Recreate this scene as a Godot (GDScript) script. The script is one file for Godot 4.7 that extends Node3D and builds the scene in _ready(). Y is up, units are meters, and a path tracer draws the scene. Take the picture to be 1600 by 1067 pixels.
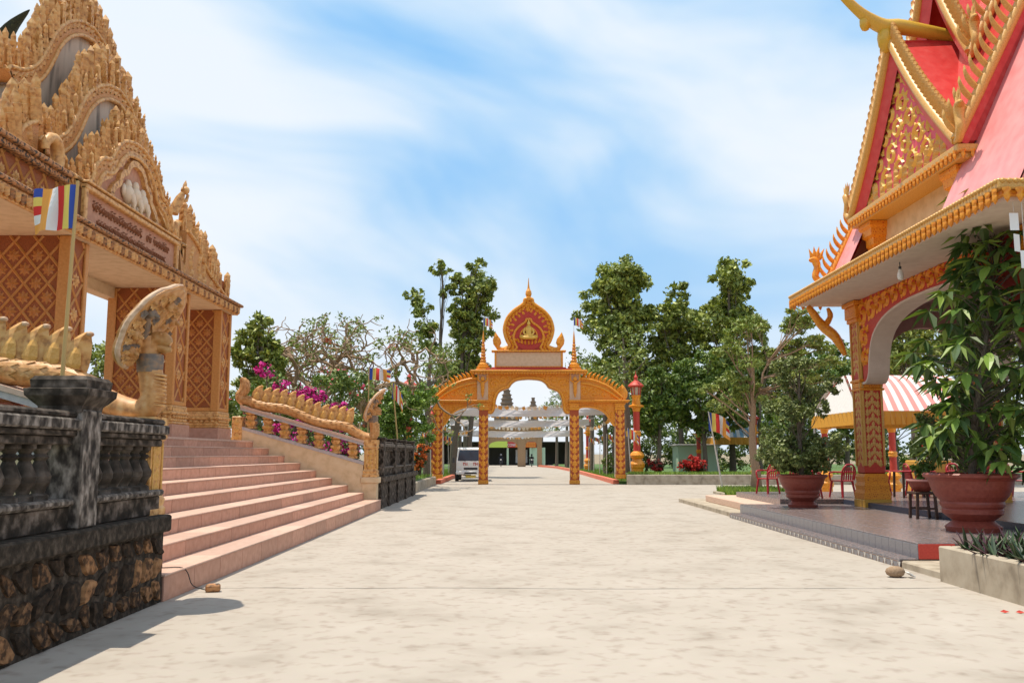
extends Node3D
# A temple forecourt: a naga staircase and carved pavilion on one side, a red and gold pavilion on the other, an arched gate between trees at the end.

class MB:
	var v := PackedVector3Array()
	var n := PackedVector3Array()
	var c := PackedColorArray()
	var col := Color(1, 1, 1)
	func tri(a: Vector3, b: Vector3, d: Vector3) -> void:
		var m := (d - a).cross(b - a).normalized()
		v.append(a); v.append(b); v.append(d)
		n.append(m); n.append(m); n.append(m)
		c.append(col); c.append(col); c.append(col)
	func trin(a: Vector3, b: Vector3, d: Vector3, na: Vector3, nb: Vector3, nd: Vector3) -> void:
		v.append(a); v.append(b); v.append(d)
		n.append(na); n.append(nb); n.append(nd)
		c.append(col); c.append(col); c.append(col)
	func quad(a: Vector3, b: Vector3, d: Vector3, e: Vector3) -> void:
		tri(a, b, d); tri(a, d, e)
	# box with optional chamfer, p = centre
	func box(p: Vector3, s: Vector3, bev := 0.0, bs := Basis()) -> void:
		var h := s * 0.5
		var b := minf(bev, minf(h.x, minf(h.y, h.z)) * 0.9)
		for ax in 3:
			var u := (ax + 1) % 3
			var w := (ax + 2) % 3
			for sg in [-1.0, 1.0]:
				var q := []
				for k in [[-1, -1], [1, -1], [1, 1], [-1, 1]]:
					var x := Vector3()
					x[ax] = h[ax] * sg; x[u] = (h[u] - b) * k[0]; x[w] = (h[w] - b) * k[1]
					q.append(p + bs * x)
				if sg < 0: quad(q[0], q[1], q[2], q[3])
				else: quad(q[3], q[2], q[1], q[0])
		if b <= 0.0: return
		for ax in 3:      # edges along ax
			var u := (ax + 1) % 3
			var w := (ax + 2) % 3
			for su in [-1.0, 1.0]:
				for sw in [-1.0, 1.0]:
					var q := []
					for k in [[-1, 0], [1, 0], [1, 1], [-1, 1]]:
						var x := Vector3()
						x[ax] = (h[ax] - b) * k[0]
						x[u] = (h[u] - b * k[1]) * su
						x[w] = (h[w] - b * (1 - k[1])) * sw
						q.append(p + bs * x)
					if su * sw > 0: quad(q[0], q[1], q[2], q[3])
					else: quad(q[3], q[2], q[1], q[0])
		for sx in [-1.0, 1.0]:
			for sy in [-1.0, 1.0]:
				for sz in [-1.0, 1.0]:
					var a := p + bs * Vector3(h.x * sx, (h.y - b) * sy, (h.z - b) * sz)
					var d := p + bs * Vector3((h.x - b) * sx, h.y * sy, (h.z - b) * sz)
					var e := p + bs * Vector3((h.x - b) * sx, (h.y - b) * sy, h.z * sz)
					if sx * sy * sz > 0: tri(a, e, d)
					else: tri(a, d, e)
	# box from corner to corner
	func span(a: Vector3, b: Vector3, bev := 0.0) -> void:
		box((a + b) * 0.5, (b - a).abs(), bev)
	# lathe round the y axis; profile of (radius, y) from the bottom up
	func lathe(prof: Array, seg := 12, at := Vector3.ZERO, sq := false) -> void:
		for i in prof.size() - 1:
			var p0: Vector2 = prof[i]
			var p1: Vector2 = prof[i + 1]
			var t := p1 - p0
			var nr := Vector2(t.y, -t.x).normalized()
			for k in seg:
				var a0 := TAU * k / seg + (PI / seg if sq else 0.0)
				var a1 := TAU * (k + 1) / seg + (PI / seg if sq else 0.0)
				var c0 := Vector3(cos(a0), 0, sin(a0))
				var c1 := Vector3(cos(a1), 0, sin(a1))
				var A := at + c0 * p0.x + Vector3(0, p0.y, 0)
				var B := at + c1 * p0.x + Vector3(0, p0.y, 0)
				var C := at + c1 * p1.x + Vector3(0, p1.y, 0)
				var D := at + c0 * p1.x + Vector3(0, p1.y, 0)
				if sq:
					quad(A, B, C, D)
				else:
					var n0 := (c0 * nr.x + Vector3(0, nr.y, 0)).normalized()
					var n1 := (c1 * nr.x + Vector3(0, nr.y, 0)).normalized()
					if p0.x > 0.0001: trin(A, B, C, n0, n1, n1)
					if p1.x > 0.0001: trin(A, C, D, n0, n1, n0)
	# smooth tube through points with a radius each
	func tube(pts: Array, rad: Array, seg := 8, flat := Vector2.ONE) -> void:
		var rings := []
		var up := Vector3.UP
		var m := pts.size()
		for i in m:
			var d: Vector3 = (pts[mini(i + 1, m - 1)] - pts[maxi(i - 1, 0)]).normalized()
			if absf(d.dot(up)) > 0.95: up = Vector3.RIGHT if absf(d.x) < 0.9 else Vector3.BACK
			var sx := d.cross(up).normalized()
			var sy := sx.cross(d).normalized()
			up = sy
			var r: float = rad[i]
			var ring := []
			for k in seg:
				var a := TAU * k / seg
				var o := sx * (cos(a) * flat.x) + sy * (sin(a) * flat.y)
				ring.append([pts[i] + o * r, o.normalized()])
			rings.append(ring)
		for i in m - 1:
			for k in seg:
				var k2 := (k + 1) % seg
				var A: Array = rings[i][k]
				var B: Array = rings[i][k2]
				var C: Array = rings[i + 1][k2]
				var D: Array = rings[i + 1][k]
				trin(A[0], B[0], C[0], A[1], B[1], C[1])
				trin(A[0], C[0], D[0], A[1], C[1], D[1])
		for e in [0, m - 1]:
			if rad[e] > 0.004:
				for k in seg:
					var A: Vector3 = rings[e][k][0]
					var B: Vector3 = rings[e][(k + 1) % seg][0]
					if e == 0: tri(pts[e], B, A)
					else: tri(pts[e], A, B)
	func ball(p: Vector3, r: Vector3, seg := 8, lat := 5) -> void:
		for i in lat:
			var t0 := -PI / 2 + PI * i / lat
			var t1 := -PI / 2 + PI * (i + 1) / lat
			for k in seg:
				var q := []
				for z in [[t0, k], [t0, k + 1], [t1, k + 1], [t1, k]]:
					var a: float = TAU * z[1] / seg
					q.append(Vector3(cos(z[0]) * cos(a), sin(z[0]), cos(z[0]) * sin(a)))
				if i > 0: trin(p + q[0] * r, p + q[1] * r, p + q[2] * r, q[0], q[1], q[2])
				if i < lat - 1: trin(p + q[0] * r, p + q[2] * r, p + q[3] * r, q[0], q[2], q[3])
	# ridged leaf or flame in the xy plane: levels of [left x, right x, y] and optional z of the spine
	func blade(lv: Array, th: float, xf := Transform3D()) -> void:
		for i in lv.size() - 1:
			var a: Array = lv[i]
			var b: Array = lv[i + 1]
			var za: float = a[3] if a.size() > 3 else 0.0
			var zb: float = b[3] if b.size() > 3 else 0.0
			var fa := minf(1.0, (a[1] - a[0]) * 8.0)
			var fb := minf(1.0, (b[1] - b[0]) * 8.0)
			for s in [1.0, -1.0]:
				var al := xf * Vector3(a[0], a[2], za)
				var ar := xf * Vector3(a[1], a[2], za)
				var am := xf * Vector3((a[0] + a[1]) * 0.5, a[2], za + th * s * fa)
				var bl := xf * Vector3(b[0], b[2], zb)
				var br := xf * Vector3(b[1], b[2], zb)
				var bm := xf * Vector3((b[0] + b[1]) * 0.5, b[2], zb + th * s * fb)
				if s > 0:
					quad(al, bl, bm, am); quad(am, bm, br, ar)
				else:
					quad(am, bm, bl, al); quad(ar, br, bm, am)
	# strip between two lines of points (2D), extruded from z0 to z1
	func strip(inn: Array, out: Array, z0: float, z1: float, ends := true) -> void:
		for i in inn.size() - 1:
			var a: Vector2 = inn[i]
			var b: Vector2 = inn[i + 1]
			var p: Vector2 = out[i]
			var q: Vector2 = out[i + 1]
			for z in [z0, z1]:
				quad(Vector3(a.x, a.y, z), Vector3(p.x, p.y, z), Vector3(q.x, q.y, z), Vector3(b.x, b.y, z))
			quad(Vector3(a.x, a.y, z0), Vector3(a.x, a.y, z1), Vector3(b.x, b.y, z1), Vector3(b.x, b.y, z0))
			quad(Vector3(p.x, p.y, z0), Vector3(p.x, p.y, z1), Vector3(q.x, q.y, z1), Vector3(q.x, q.y, z0))
		if ends:
			for i in [0, inn.size() - 1]:
				var a: Vector2 = inn[i]
				var p: Vector2 = out[i]
				quad(Vector3(a.x, a.y, z0), Vector3(p.x, p.y, z0), Vector3(p.x, p.y, z1), Vector3(a.x, a.y, z1))
	# bevelled prism of an outline in the xy plane
	func prism(poly: PackedVector2Array, z0: float, z1: float) -> void:
		var t := Geometry2D.triangulate_polygon(poly)
		for i in t.size() / 3:
			var a := poly[t[i * 3]]
			var b := poly[t[i * 3 + 1]]
			var d := poly[t[i * 3 + 2]]
			tri(Vector3(a.x, a.y, z1), Vector3(b.x, b.y, z1), Vector3(d.x, d.y, z1))
			tri(Vector3(a.x, a.y, z0), Vector3(d.x, d.y, z0), Vector3(b.x, b.y, z0))
		for i in poly.size():
			var a := poly[i]
			var b := poly[(i + 1) % poly.size()]
			quad(Vector3(a.x, a.y, z0), Vector3(a.x, a.y, z1), Vector3(b.x, b.y, z1), Vector3(b.x, b.y, z0))
	# ridged ribbon along 2D points lying on the plane z0, w wide and h proud
	func ridge(pts: Array, w: Array, z0: float, h: float) -> void:
		var m := pts.size()
		var L := []
		for i in m:
			var d: Vector2 = (pts[mini(i + 1, m - 1)] - pts[maxi(i - 1, 0)]).normalized()
			var s: Vector2 = Vector2(-d.y, d.x) * w[i] * 0.5
			var p: Vector2 = pts[i]
			L.append([Vector3(p.x + s.x, p.y + s.y, z0), Vector3(p.x, p.y, z0 + h * minf(1.0, w[i] / w.max() + 0.25)), Vector3(p.x - s.x, p.y - s.y, z0)])
		for i in m - 1:
			quad(L[i][0], L[i + 1][0], L[i + 1][1], L[i][1])
			quad(L[i][1], L[i + 1][1], L[i + 1][2], L[i][2])
	func mesh() -> ArrayMesh:
		var a := []
		a.resize(Mesh.ARRAY_MAX)
		a[Mesh.ARRAY_VERTEX] = v
		a[Mesh.ARRAY_NORMAL] = n
		a[Mesh.ARRAY_COLOR] = c
		var m := ArrayMesh.new()
		m.add_surface_from_arrays(Mesh.PRIMITIVE_TRIANGLES, a)
		return m

var M := {}
var rng := RandomNumberGenerator.new()
var taken := {}

func numbered(s: String) -> String:
	taken[s] = taken.get(s, -1) + 1
	return s if taken[s] == 0 else "%s_%03d" % [s, taken[s]]

func thing(called: String, label: String, category: String, at := Vector3.ZERO, turn := 0.0, group := "") -> Node3D:
	var o := Node3D.new()
	o.name = numbered(called)
	add_child(o)
	o.position = at
	o.rotation.y = turn
	o.set_meta("label", label)
	o.set_meta("category", category)
	if group != "": o.set_meta("group", group)
	return o

func part(par: Node, called: String, m, mt: Material, at := Vector3.ZERO, bs := Basis()) -> MeshInstance3D:
	var o := MeshInstance3D.new()
	o.name = called
	o.mesh = m.mesh() if m is MB else m
	o.material_override = mt
	o.transform = Transform3D(bs, at)
	par.add_child(o, true)
	return o

func single(called: String, m, mt: Material, label: String, category: String, at := Vector3.ZERO, bs := Basis(), group := "") -> MeshInstance3D:
	var o := part(self, numbered(called), m, mt, at, bs)
	o.set_meta("label", label)
	o.set_meta("category", category)
	if group != "": o.set_meta("group", group)
	return o

func struct(called: String, m, mt: Material, at := Vector3.ZERO, bs := Basis()) -> MeshInstance3D:
	var o := part(self, called, m, mt, at, bs)
	o.set_meta("kind", "structure")
	return o

func stuff(o: Node) -> Node:
	o.set_meta("kind", "stuff")
	return o

func copy(o: Node3D, at: Vector3, turn: float, label: String) -> Node3D:
	var r: Node3D = o.duplicate()
	r.name = numbered(str(o.name).trim_suffix("_000"))
	add_child(r)
	r.position = at
	r.rotation.y = turn
	r.set_meta("label", label)
	return r

func lin(r: float, g: float, b: float) -> Color:
	return Color(r, g, b).linear_to_srgb()

# ramp: array of [offset, Color]; freq in cycles over a tile of `size` metres
func surf(called: String, ramp: Array, rough := 0.8, size := 2.0, freq := 0.02, kind := 0, bump := 0.0, oct := 4, spec := 0.5) -> StandardMaterial3D:
	var m := StandardMaterial3D.new()
	m.resource_name = called
	m.roughness = rough
	m.metallic_specular = spec
	if ramp.size() == 1:
		m.albedo_color = ramp[0][1]
	else:
		var g := Gradient.new()
		g.offsets = PackedFloat32Array(ramp.map(func(x): return x[0]))
		g.colors = PackedColorArray(ramp.map(func(x): return x[1]))
		m.albedo_texture = noise(freq, kind, oct, g, false)
		if bump > 0.0:
			m.normal_enabled = true
			m.normal_scale = bump
			m.normal_texture = noise(freq, kind, oct, null, true)
		m.uv1_triplanar = true
		m.uv1_world_triplanar = true
		m.uv1_scale = Vector3.ONE / size
	M[called] = m
	return m

func noise(freq: float, kind: int, oct: int, g: Gradient, nm: bool) -> NoiseTexture2D:
	var f := FastNoiseLite.new()
	f.seed = 7 + M.size()
	f.frequency = freq
	f.fractal_octaves = oct
	if kind == 1:
		f.noise_type = FastNoiseLite.TYPE_CELLULAR
		f.cellular_return_type = FastNoiseLite.RETURN_DISTANCE2_SUB
		f.fractal_octaves = mini(oct, 2)
	elif kind == 2:
		f.noise_type = FastNoiseLite.TYPE_SIMPLEX
		f.fractal_type = FastNoiseLite.FRACTAL_RIDGED
	else:
		f.noise_type = FastNoiseLite.TYPE_SIMPLEX_SMOOTH
	var t := NoiseTexture2D.new()
	t.width = 512
	t.height = 512
	t.seamless = true
	t.noise = f
	if nm:
		t.as_normal_map = true
		t.bump_strength = 6.0
	else:
		t.color_ramp = g
	return t

func smooth(pts: Array, sub := 4) -> Array:
	var o := []
	for i in pts.size() - 1:
		var p0 = pts[maxi(i - 1, 0)]
		var p1 = pts[i]
		var p2 = pts[i + 1]
		var p3 = pts[mini(i + 2, pts.size() - 1)]
		for k in sub:
			o.append(p1.cubic_interpolate(p2, p0, p3, float(k) / sub))
	o.append(pts[-1])
	return o

func filled(x: float, k: int) -> Array:
	var a := []
	for i in k: a.append(x)
	return a

# points at equal steps along a line of 2D points: [point, direction]
func along(pts: Array, step: float) -> Array:
	var o := []
	var left := step * 0.5
	for i in pts.size() - 1:
		var a: Vector2 = pts[i]
		var b: Vector2 = pts[i + 1]
		var l := a.distance_to(b)
		while left <= l:
			o.append([a.lerp(b, left / maxf(l, 0.0001)), (b - a).normalized()])
			left += step
		left -= l
	return o

func offset_line(pts: Array, d: float) -> Array:
	var o := []
	for i in pts.size():
		var t: Vector2 = (pts[mini(i + 1, pts.size() - 1)] - pts[maxi(i - 1, 0)]).normalized()
		o.append(pts[i] + Vector2(-t.y, t.x) * d)
	return o

func mirrored(half: Array) -> Array:      # half runs from the left foot to the apex at x = 0
	var o := half.duplicate()
	for i in range(half.size() - 2, -1, -1): o.append(Vector2(-half[i].x, half[i].y))
	return o

var shapes := {}
func make_shapes() -> void:
	var b := MB.new()      # serrated flame, one metre high
	b.blade([[-.15, .15, 0], [-.22, .21, .18], [-.11, .11, .2], [-.2, .19, .38], [-.1, .1, .4], [-.16, .16, .56], [-.08, .08, .58], [-.12, .12, .73], [-.06, .06, .75], [-.08, .08, .86], [0, .01, 1.0]], 0.11)
	b.blade([[-.06, .06, .04, .07], [-.09, .09, .2, .09], [-.05, .05, .42, .08], [0, .01, .6, .05]], 0.05)
	shapes.flame = b.mesh()
	b = MB.new()           # cluster of three tongues
	for k in [[-.13, .72, .18], [.13, .78, -.12], [0, 1.0, .04]]:
		b.blade([[-.1, .1, 0], [-.15, .15, k[1] * .2], [-.08, .08, k[1] * .22], [-.13, .13, k[1] * .44], [-.06, .06, k[1] * .46], [-.1, .1, k[1] * .68], [-.05, .05, k[1] * .7], [-.06, .06, k[1] * .82], [0, .01, k[1]]], 0.1, Transform3D(Basis(Vector3.BACK, k[2]), Vector3(k[0], 0, 0.03 if k[0] == 0 else -.02)))
	shapes.tongues = b.mesh()
	b = MB.new()           # hooked flame leaning to +x, as on Khmer bargeboards
	b.blade([[-.2, .2, 0], [-.22, .2, .14], [-.19, .22, .34], [-.1, .27, .54], [.04, .34, .7], [.2, .42, .82], [.38, .47, .9], [.5, .52, .96]], 0.11)
	shapes.hook = b.mesh()
	b = MB.new()           # rosette, one metre across, rising along +z
	for ring in [[.5, .3, 0.0, .14, 0.0], [.27, .15, .1, .2, .39]]:
		for k in 8:
			var a0: float = TAU * k / 8 + ring[4]
			var a1: float = a0 + TAU / 16
			var a2: float = a0 - TAU / 16
			var tip := Vector3(cos(a0) * ring[0], sin(a0) * ring[0], ring[2])
			var l := Vector3(cos(a1) * ring[1], sin(a1) * ring[1], ring[2])
			var r := Vector3(cos(a2) * ring[1], sin(a2) * ring[1], ring[2])
			var top := Vector3(0, 0, ring[3] + .03)
			b.tri(top, tip, l); b.tri(top, r, tip)
	shapes.rosette = b.mesh()
	b = MB.new()           # pendant of an eave fringe, hanging one metre down
	b.blade([[0, .01, -1.0], [-.2, .2, -.78], [-.3, .3, -.5], [-.22, .22, -.35], [-.38, .38, -.15], [-.34, .34, 0]], 0.18)
	shapes.pendant = b.mesh()
	b = MB.new()           # scroll, about one metre across, on the plane z = 0
	var pts := []
	var w := []
	for i in 23:
		var t := i / 22.0
		var a := t * TAU * 1.35
		pts.append(Vector2(cos(a), sin(a)) * lerpf(.5, .1, t))
		w.append(lerpf(.12, .2, sin(t * PI)))
	b.ridge(pts, w, 0, .12)
	for k in 5:
		var a := 0.4 + k * 0.75
		b.blade([[-.09, .09, 0], [-.11, .09, .1], [0, .02, .27]], .07, Transform3D(Basis(Vector3.BACK, a - PI / 2 + .35), Vector3(cos(a), sin(a), 0) * lerpf(.48, .34, k / 5.0)))
	shapes.scroll = b.mesh()
	b = MB.new()           # little bead
	b.ball(Vector3.ZERO, Vector3(.5, .5, .5), 7, 4)
	shapes.bead = b.mesh()
	b = MB.new()           # carved leaf on a plane, one metre long, up +y
	b.blade([[-.1, .1, 0], [-.28, .28, .22], [-.18, .18, .36], [-.3, .3, .5], [-.16, .16, .66], [-.18, .18, .76], [0, .01, 1.0]], .12)
	shapes.leaf = b.mesh()

func sb(s: float, sy := 0.0, sz := 0.0) -> Basis:
	return Basis.from_scale(Vector3(s, sy if sy != 0 else s, sz if sz != 0 else s))

func rz(a: float, s: Vector3) -> Basis:
	return Basis(Vector3.BACK, a) * Basis.from_scale(s)

func sky_picture() -> ImageTexture:
	var w := 2048
	var h := 1024
	var im := Image.create_empty(w, h, false, Image.FORMAT_RGB8)
	var f := FastNoiseLite.new()
	f.seed = 21
	f.noise_type = FastNoiseLite.TYPE_SIMPLEX_SMOOTH
	f.frequency = 1.0
	f.fractal_octaves = 6
	f.fractal_gain = 0.52
	var g := FastNoiseLite.new()
	g.seed = 5
	g.frequency = 0.8
	g.fractal_octaves = 3
	var zen := Color8(116, 184, 245)
	var hor := Color8(206, 226, 244)
	var white := Color8(244, 247, 251)
	var low := Color8(190, 192, 190)
	for y in h:
		var el := PI / 2 - PI * (y + 0.5) / h
		if el < -0.03:
			im.fill_rect(Rect2i(0, y, w, h - y), low)
			break
		var base := zen.lerp(hor, pow(1.0 - clampf(sin(el), 0, 1), 3.0))
		var ce := cos(el)
		var se := sin(el)
		for x in w:
			var az := TAU * (x + 0.5) / w
			var dx := sin(az) * ce
			var dz := cos(az) * ce
			# thin high cloud drawn out in long streaks
			var lift := se * 4.6 + dx * 0.9
			var wob := g.get_noise_3d(dx * 1.3, se * 2.0, dz * 1.3) * 0.5
			var d := f.get_noise_3d(dx * 1.5 + wob, lift + wob, dz * 1.5) * 0.8 + g.get_noise_3d(dx * 1.9, se * 3.4 + dx * 0.5, dz * 1.9 + 6.0) * 0.7
			var k := smoothstep(-0.75, 0.45, d + 0.1)
			im.set_pixel(x, y, base.lerp(white, k * 0.9))
	return ImageTexture.create_from_image(im)

func set_stage() -> void:
	var cam := Camera3D.new()
	cam.name = "camera"
	add_child(cam)
	cam.position = Vector3(0, 1.6, 0)
	cam.rotation.x = atan(175.5 / 1400.0)
	cam.fov = rad_to_deg(2.0 * atan(533.5 / 1400.0))
	cam.near = 0.05
	cam.far = 4000.0
	cam.current = true
	var we := WorldEnvironment.new()
	we.name = "world"
	var e := Environment.new()
	e.background_mode = Environment.BG_SKY
	var sk := Sky.new()
	var pm := PanoramaSkyMaterial.new()
	pm.panorama = sky_picture()
	pm.energy_multiplier = 1.0
	sk.sky_material = pm
	e.sky = sk
	e.sky_rotation = Vector3(0, SKY_TURN, 0)
	e.tonemap_mode = Environment.TONE_MAPPER_LINEAR
	e.tonemap_exposure = EXPOSURE
	e.sdfgi_enabled = true
	e.ssao_enabled = true
	e.ssil_enabled = true
	we.environment = e
	add_child(we)
	var sun := DirectionalLight3D.new()
	sun.name = "sun"
	sun.light_energy = SUN
	sun.light_color = Color(1.0, 0.955, 0.88)
	sun.light_angular_distance = 0.53
	sun.shadow_enabled = true
	add_child(sun)
	sun.look_at_from_position(Vector3.ZERO, Vector3(0.24, -0.97, 0.07), Vector3.RIGHT)

const SUN := 1.5
const EXPOSURE := 1.06
const SKY_TURN := 0.32

func make_materials() -> void:
	surf("concrete", [[0.0, lin(.31, .272, .228)], [.26, lin(.37, .328, .28)], [.4, lin(.395, .352, .303)], [.7, lin(.408, .364, .314)], [1.0, lin(.428, .384, .335)]], .9, 9.0, .012, 0, .1, 8, .3)
	var fine := noise(.07, 0, 6, Gradient.new(), false)
	fine.color_ramp.colors = PackedColorArray([lin(.70, .68, .65), lin(.90, .87, .86), lin(1, 1, 1), lin(1, 1, 1)])
	fine.color_ramp.offsets = PackedFloat32Array([0.0, .24, .42, 1.0])
	var cm: StandardMaterial3D = M.concrete
	cm.detail_enabled = true
	cm.detail_blend_mode = BaseMaterial3D.BLEND_MODE_MUL
	cm.detail_uv_layer = BaseMaterial3D.DETAIL_UV_1
	cm.detail_albedo = fine
	surf("kerb_concrete", [[0.0, lin(.22, .18, .135)], [.3, lin(.34, .285, .215)], [.5, lin(.40, .34, .262)], [1.0, lin(.47, .41, .32)]], .9, 3.0, .012, 0, .2, 7, .3)
	surf("earth", [[0.0, lin(.16, .12, .08)], [.5, lin(.26, .20, .13)], [1.0, lin(.20, .2, .1)]], .95, 6.0, .02)
	surf("grass_soil", [[0.0, lin(.05, .10, .02)], [1.0, lin(.10, .17, .03)]], .9, 2.0, .04)
	# old plaster blackened by mould in runs and patches
	surf("mould", [[0.0, lin(.016, .013, .010)], [.38, lin(.04, .032, .025)], [.58, lin(.095, .075, .06)], [.8, lin(.18, .147, .122)], [1.0, lin(.26, .22, .19)]], .9, 1.6, .016, 0, .4, 7, .3)
	surf("mould_pale", [[0.0, lin(.018, .015, .013)], [.35, lin(.06, .05, .043)], [.55, lin(.15, .128, .108)], [.75, lin(.26, .225, .195)], [1.0, lin(.40, .35, .31)]], .9, 1.3, .018, 0, .4, 7, .3)
	M.mould_pale.uv1_scale = Vector3(.95, .5, .95)
	surf("mortar", [[0.0, lin(.014, .012, .009)], [.5, lin(.042, .033, .025)], [1.0, lin(.13, .103, .08)]], .95, 1.0, .015, 0, .5, 7, .3)
	surf("stone_dark", [[0.0, lin(.010, .008, .006)], [.5, lin(.032, .022, .015)], [1.0, lin(.12, .075, .045)]], .9, .9, .016, 0, .6, 7, .3)
	surf("stone_brown", [[0.0, lin(.012, .010, .008)], [.45, lin(.045, .028, .018)], [.62, lin(.15, .08, .04)], [1.0, lin(.3, .17, .085)]], .9, .8, .016, 0, .6, 7, .3)
	surf("stone_ochre", [[0.0, lin(.03, .02, .012)], [.36, lin(.10, .055, .03)], [.5, lin(.27, .135, .062)], [1.0, lin(.44, .25, .12)]], .9, .8, .014, 0, .6, 7, .3)
	# painted plaster ornament of the near pavilion: tan gold with worn edges
	surf("tan_gold", [[0.0, lin(.14, .06, .02)], [.2, lin(.36, .15, .04)], [.38, lin(.57, .29, .09)], [.6, lin(.68, .385, .135)], [1.0, lin(.76, .5, .22)]], .5, 1.1, .016, 0, .2, 7)
	surf("tan_carved", [[0.0, lin(.64, .34, .12)], [.35, lin(.52, .23, .07)], [1.0, lin(.30, .10, .03)]], .6, .62, .035, 1, 1.0, 2)
	surf("brown_carved", [[0.0, lin(.36, .11, .022)], [.35, lin(.27, .07, .014)], [1.0, lin(.15, .035, .008)]], .6, .5, .035, 1, 1.0, 2)
	surf("lattice_gold", [[0.0, lin(.48, .20, .045)], [1.0, lin(.60, .29, .08)]], .5, 1.0, .03, 0, .2)
	surf("rosette_gold", [[0.0, lin(.42, .15, .03)], [1.0, lin(.56, .25, .06)]], .45, 1.0, .02)
	surf("tan_stained", [[0.0, lin(.02, .015, .012)], [.36, lin(.06, .04, .025)], [.46, lin(.42, .19, .07)], [1.0, lin(.56, .29, .12)]], .7, 1.4, .03, 0, .3, 5)
	surf("salmon_plaster", [[0.0, lin(.44, .215, .13)], [1.0, lin(.56, .30, .19)]], .75, 1.5, .02)
	surf("cream_plaster", [[0.0, lin(.54, .40, .23)], [.5, lin(.66, .50, .31)], [1.0, lin(.70, .55, .36)]], .8, 2.5, .015, 0, .15, 5)
	surf("grey_plaster", [[0.0, lin(.13, .115, .095)], [.2, lin(.30, .26, .21)], [.42, lin(.52, .445, .35)], [1.0, lin(.64, .56, .45)]], .85, 1.0, .008, 0, .1, 6)
	M.grey_plaster.uv1_scale = Vector3(.55, .11, .55)
	surf("moss_black", [[0.0, lin(.008, .009, .006)], [.6, lin(.03, .035, .015)], [1.0, lin(.10, .11, .04)]], .9, .8, .03, 0, .5)
	for k in 3:
		var f := [1.0, .9, 1.1][k] as float
		surf("step_tile_%d" % k, [[0.0, lin(.45 * f, .225 * f, .15 * f)], [.5, lin(.52 * f, .275 * f, .19 * f)], [1.0, lin(.58 * f, .32 * f, .23 * f)]], .55, 1.7, .02, 0, .1, 5)
		surf("tread_tile_%d" % k, [[0.0, lin(.50 * f, .32 * f, .24 * f)], [1.0, lin(.60 * f, .41 * f, .32 * f)]], .55, 1.7, .02, 0, .1, 5)
	surf("grout", [[0.0, lin(.12, .08, .06)], [1.0, lin(.2, .13, .1)]], .95, .5, .03)
	surf("rail_grey", [[0.0, lin(.36, .33, .34)], [1.0, lin(.52, .47, .45)]], .7, 1.0, .02)
	surf("rail_pink", [[0.0, lin(.52, .34, .25)], [1.0, lin(.66, .47, .36)]], .7, 1.0, .02)
	surf("baluster_red", [[0.0, lin(.36, .10, .06)], [1.0, lin(.52, .19, .11)]], .6, .4, .03)
	surf("naga_skin", [[0.0, lin(.28, .11, .03)], [.45, lin(.54, .26, .08)], [1.0, lin(.66, .42, .2)]], .5, .9, .014, 0, .2, 7)
	surf("naga_pale", [[0.0, lin(.3, .16, .09)], [.5, lin(.56, .38, .24)], [1.0, lin(.7, .54, .4)]], .6, .8, .014, 0, .2, 6)
	surf("naga_grey", [[0.0, lin(.09, .08, .075)], [.5, lin(.2, .16, .13)], [1.0, lin(.5, .25, .1)]], .6, .8, .014, 0, .2, 6)
	# red and gold of the gate and the far pavilion
	surf("gate_gold", [[0.0, lin(.34, .09, .01)], [.2, lin(.62, .18, .010)], [.5, lin(.80, .31, .018)], [1.0, lin(.86, .42, .05)]], .4, .8, .016, 0, .2, 6)
	surf("gate_carved", [[0.0, lin(.84, .36, .03)], [.35, lin(.74, .25, .014)], [.65, lin(.50, .07, .008)], [1.0, lin(.36, .03, .008)]], .5, .75, .03, 1, 1.0, 2)
	surf("gate_red", [[0.0, lin(.42, .024, .010)], [1.0, lin(.56, .045, .018)]], .5, 1.0, .03)
	surf("gate_brown", [[0.0, lin(.34, .05, .006)], [1.0, lin(.44, .08, .01)]], .5, .8, .03)
	surf("gate_cream", [[0.0, lin(.62, .40, .24)], [1.0, lin(.72, .49, .32)]], .7, 2.0, .02)
	surf("roof_red", [[0.0, lin(.52, .03, .03)], [.5, lin(.62, .05, .045)], [1.0, lin(.64, .10, .09)]], .4, 2.5, .02, 0, .1, 5)
	surf("roof_pink", [[0.0, lin(.66, .20, .2)], [.5, lin(.74, .29, .29)], [1.0, lin(.78, .37, .36)]], .45, 3.0, .015, 0, .1, 5)
	surf("deep_pink", [[0.0, lin(.66, .05, .085)], [1.0, lin(.76, .09, .13)]], .5, 1.0, .03)
	surf("ochre_gold", [[0.0, lin(.46, .22, .04)], [.5, lin(.62, .34, .08)], [1.0, lin(.70, .44, .15)]], .42, .6, .03, 0, .25, 5)
	surf("horn_gold", [[0.0, lin(.56, .33, .03)], [1.0, lin(.68, .45, .06)]], .35, .7, .03)
	surf("ceiling_cream", [[0.0, lin(.56, .44, .36)], [1.0, lin(.66, .54, .45)]], .8, 3.0, .02)
	surf("mauve_wall", [[0.0, lin(.26, .14, .13)], [1.0, lin(.33, .19, .17)]], .8, 3.0, .02)
	surf("marble_tile", [[0.0, lin(.08, .075, .08)], [.4, lin(.16, .15, .155)], [.6, lin(.22, .15, .14)], [1.0, lin(.34, .32, .32)]], .25, .9, .02, 0, 0.0, 5)
	surf("riser_tile", [[0.0, lin(.12, .12, .14)], [1.0, lin(.26, .25, .27)]], .25, .35, .03)
	surf("tile_pale", [[0, lin(.55, .53, .5)]], .3)
	surf("tile_brown", [[0, lin(.2, .11, .075)]], .3)
	surf("blue_tile", [[0.0, lin(.03, .04, .07)], [1.0, lin(.09, .1, .14)]], .25, .4, .03)
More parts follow.
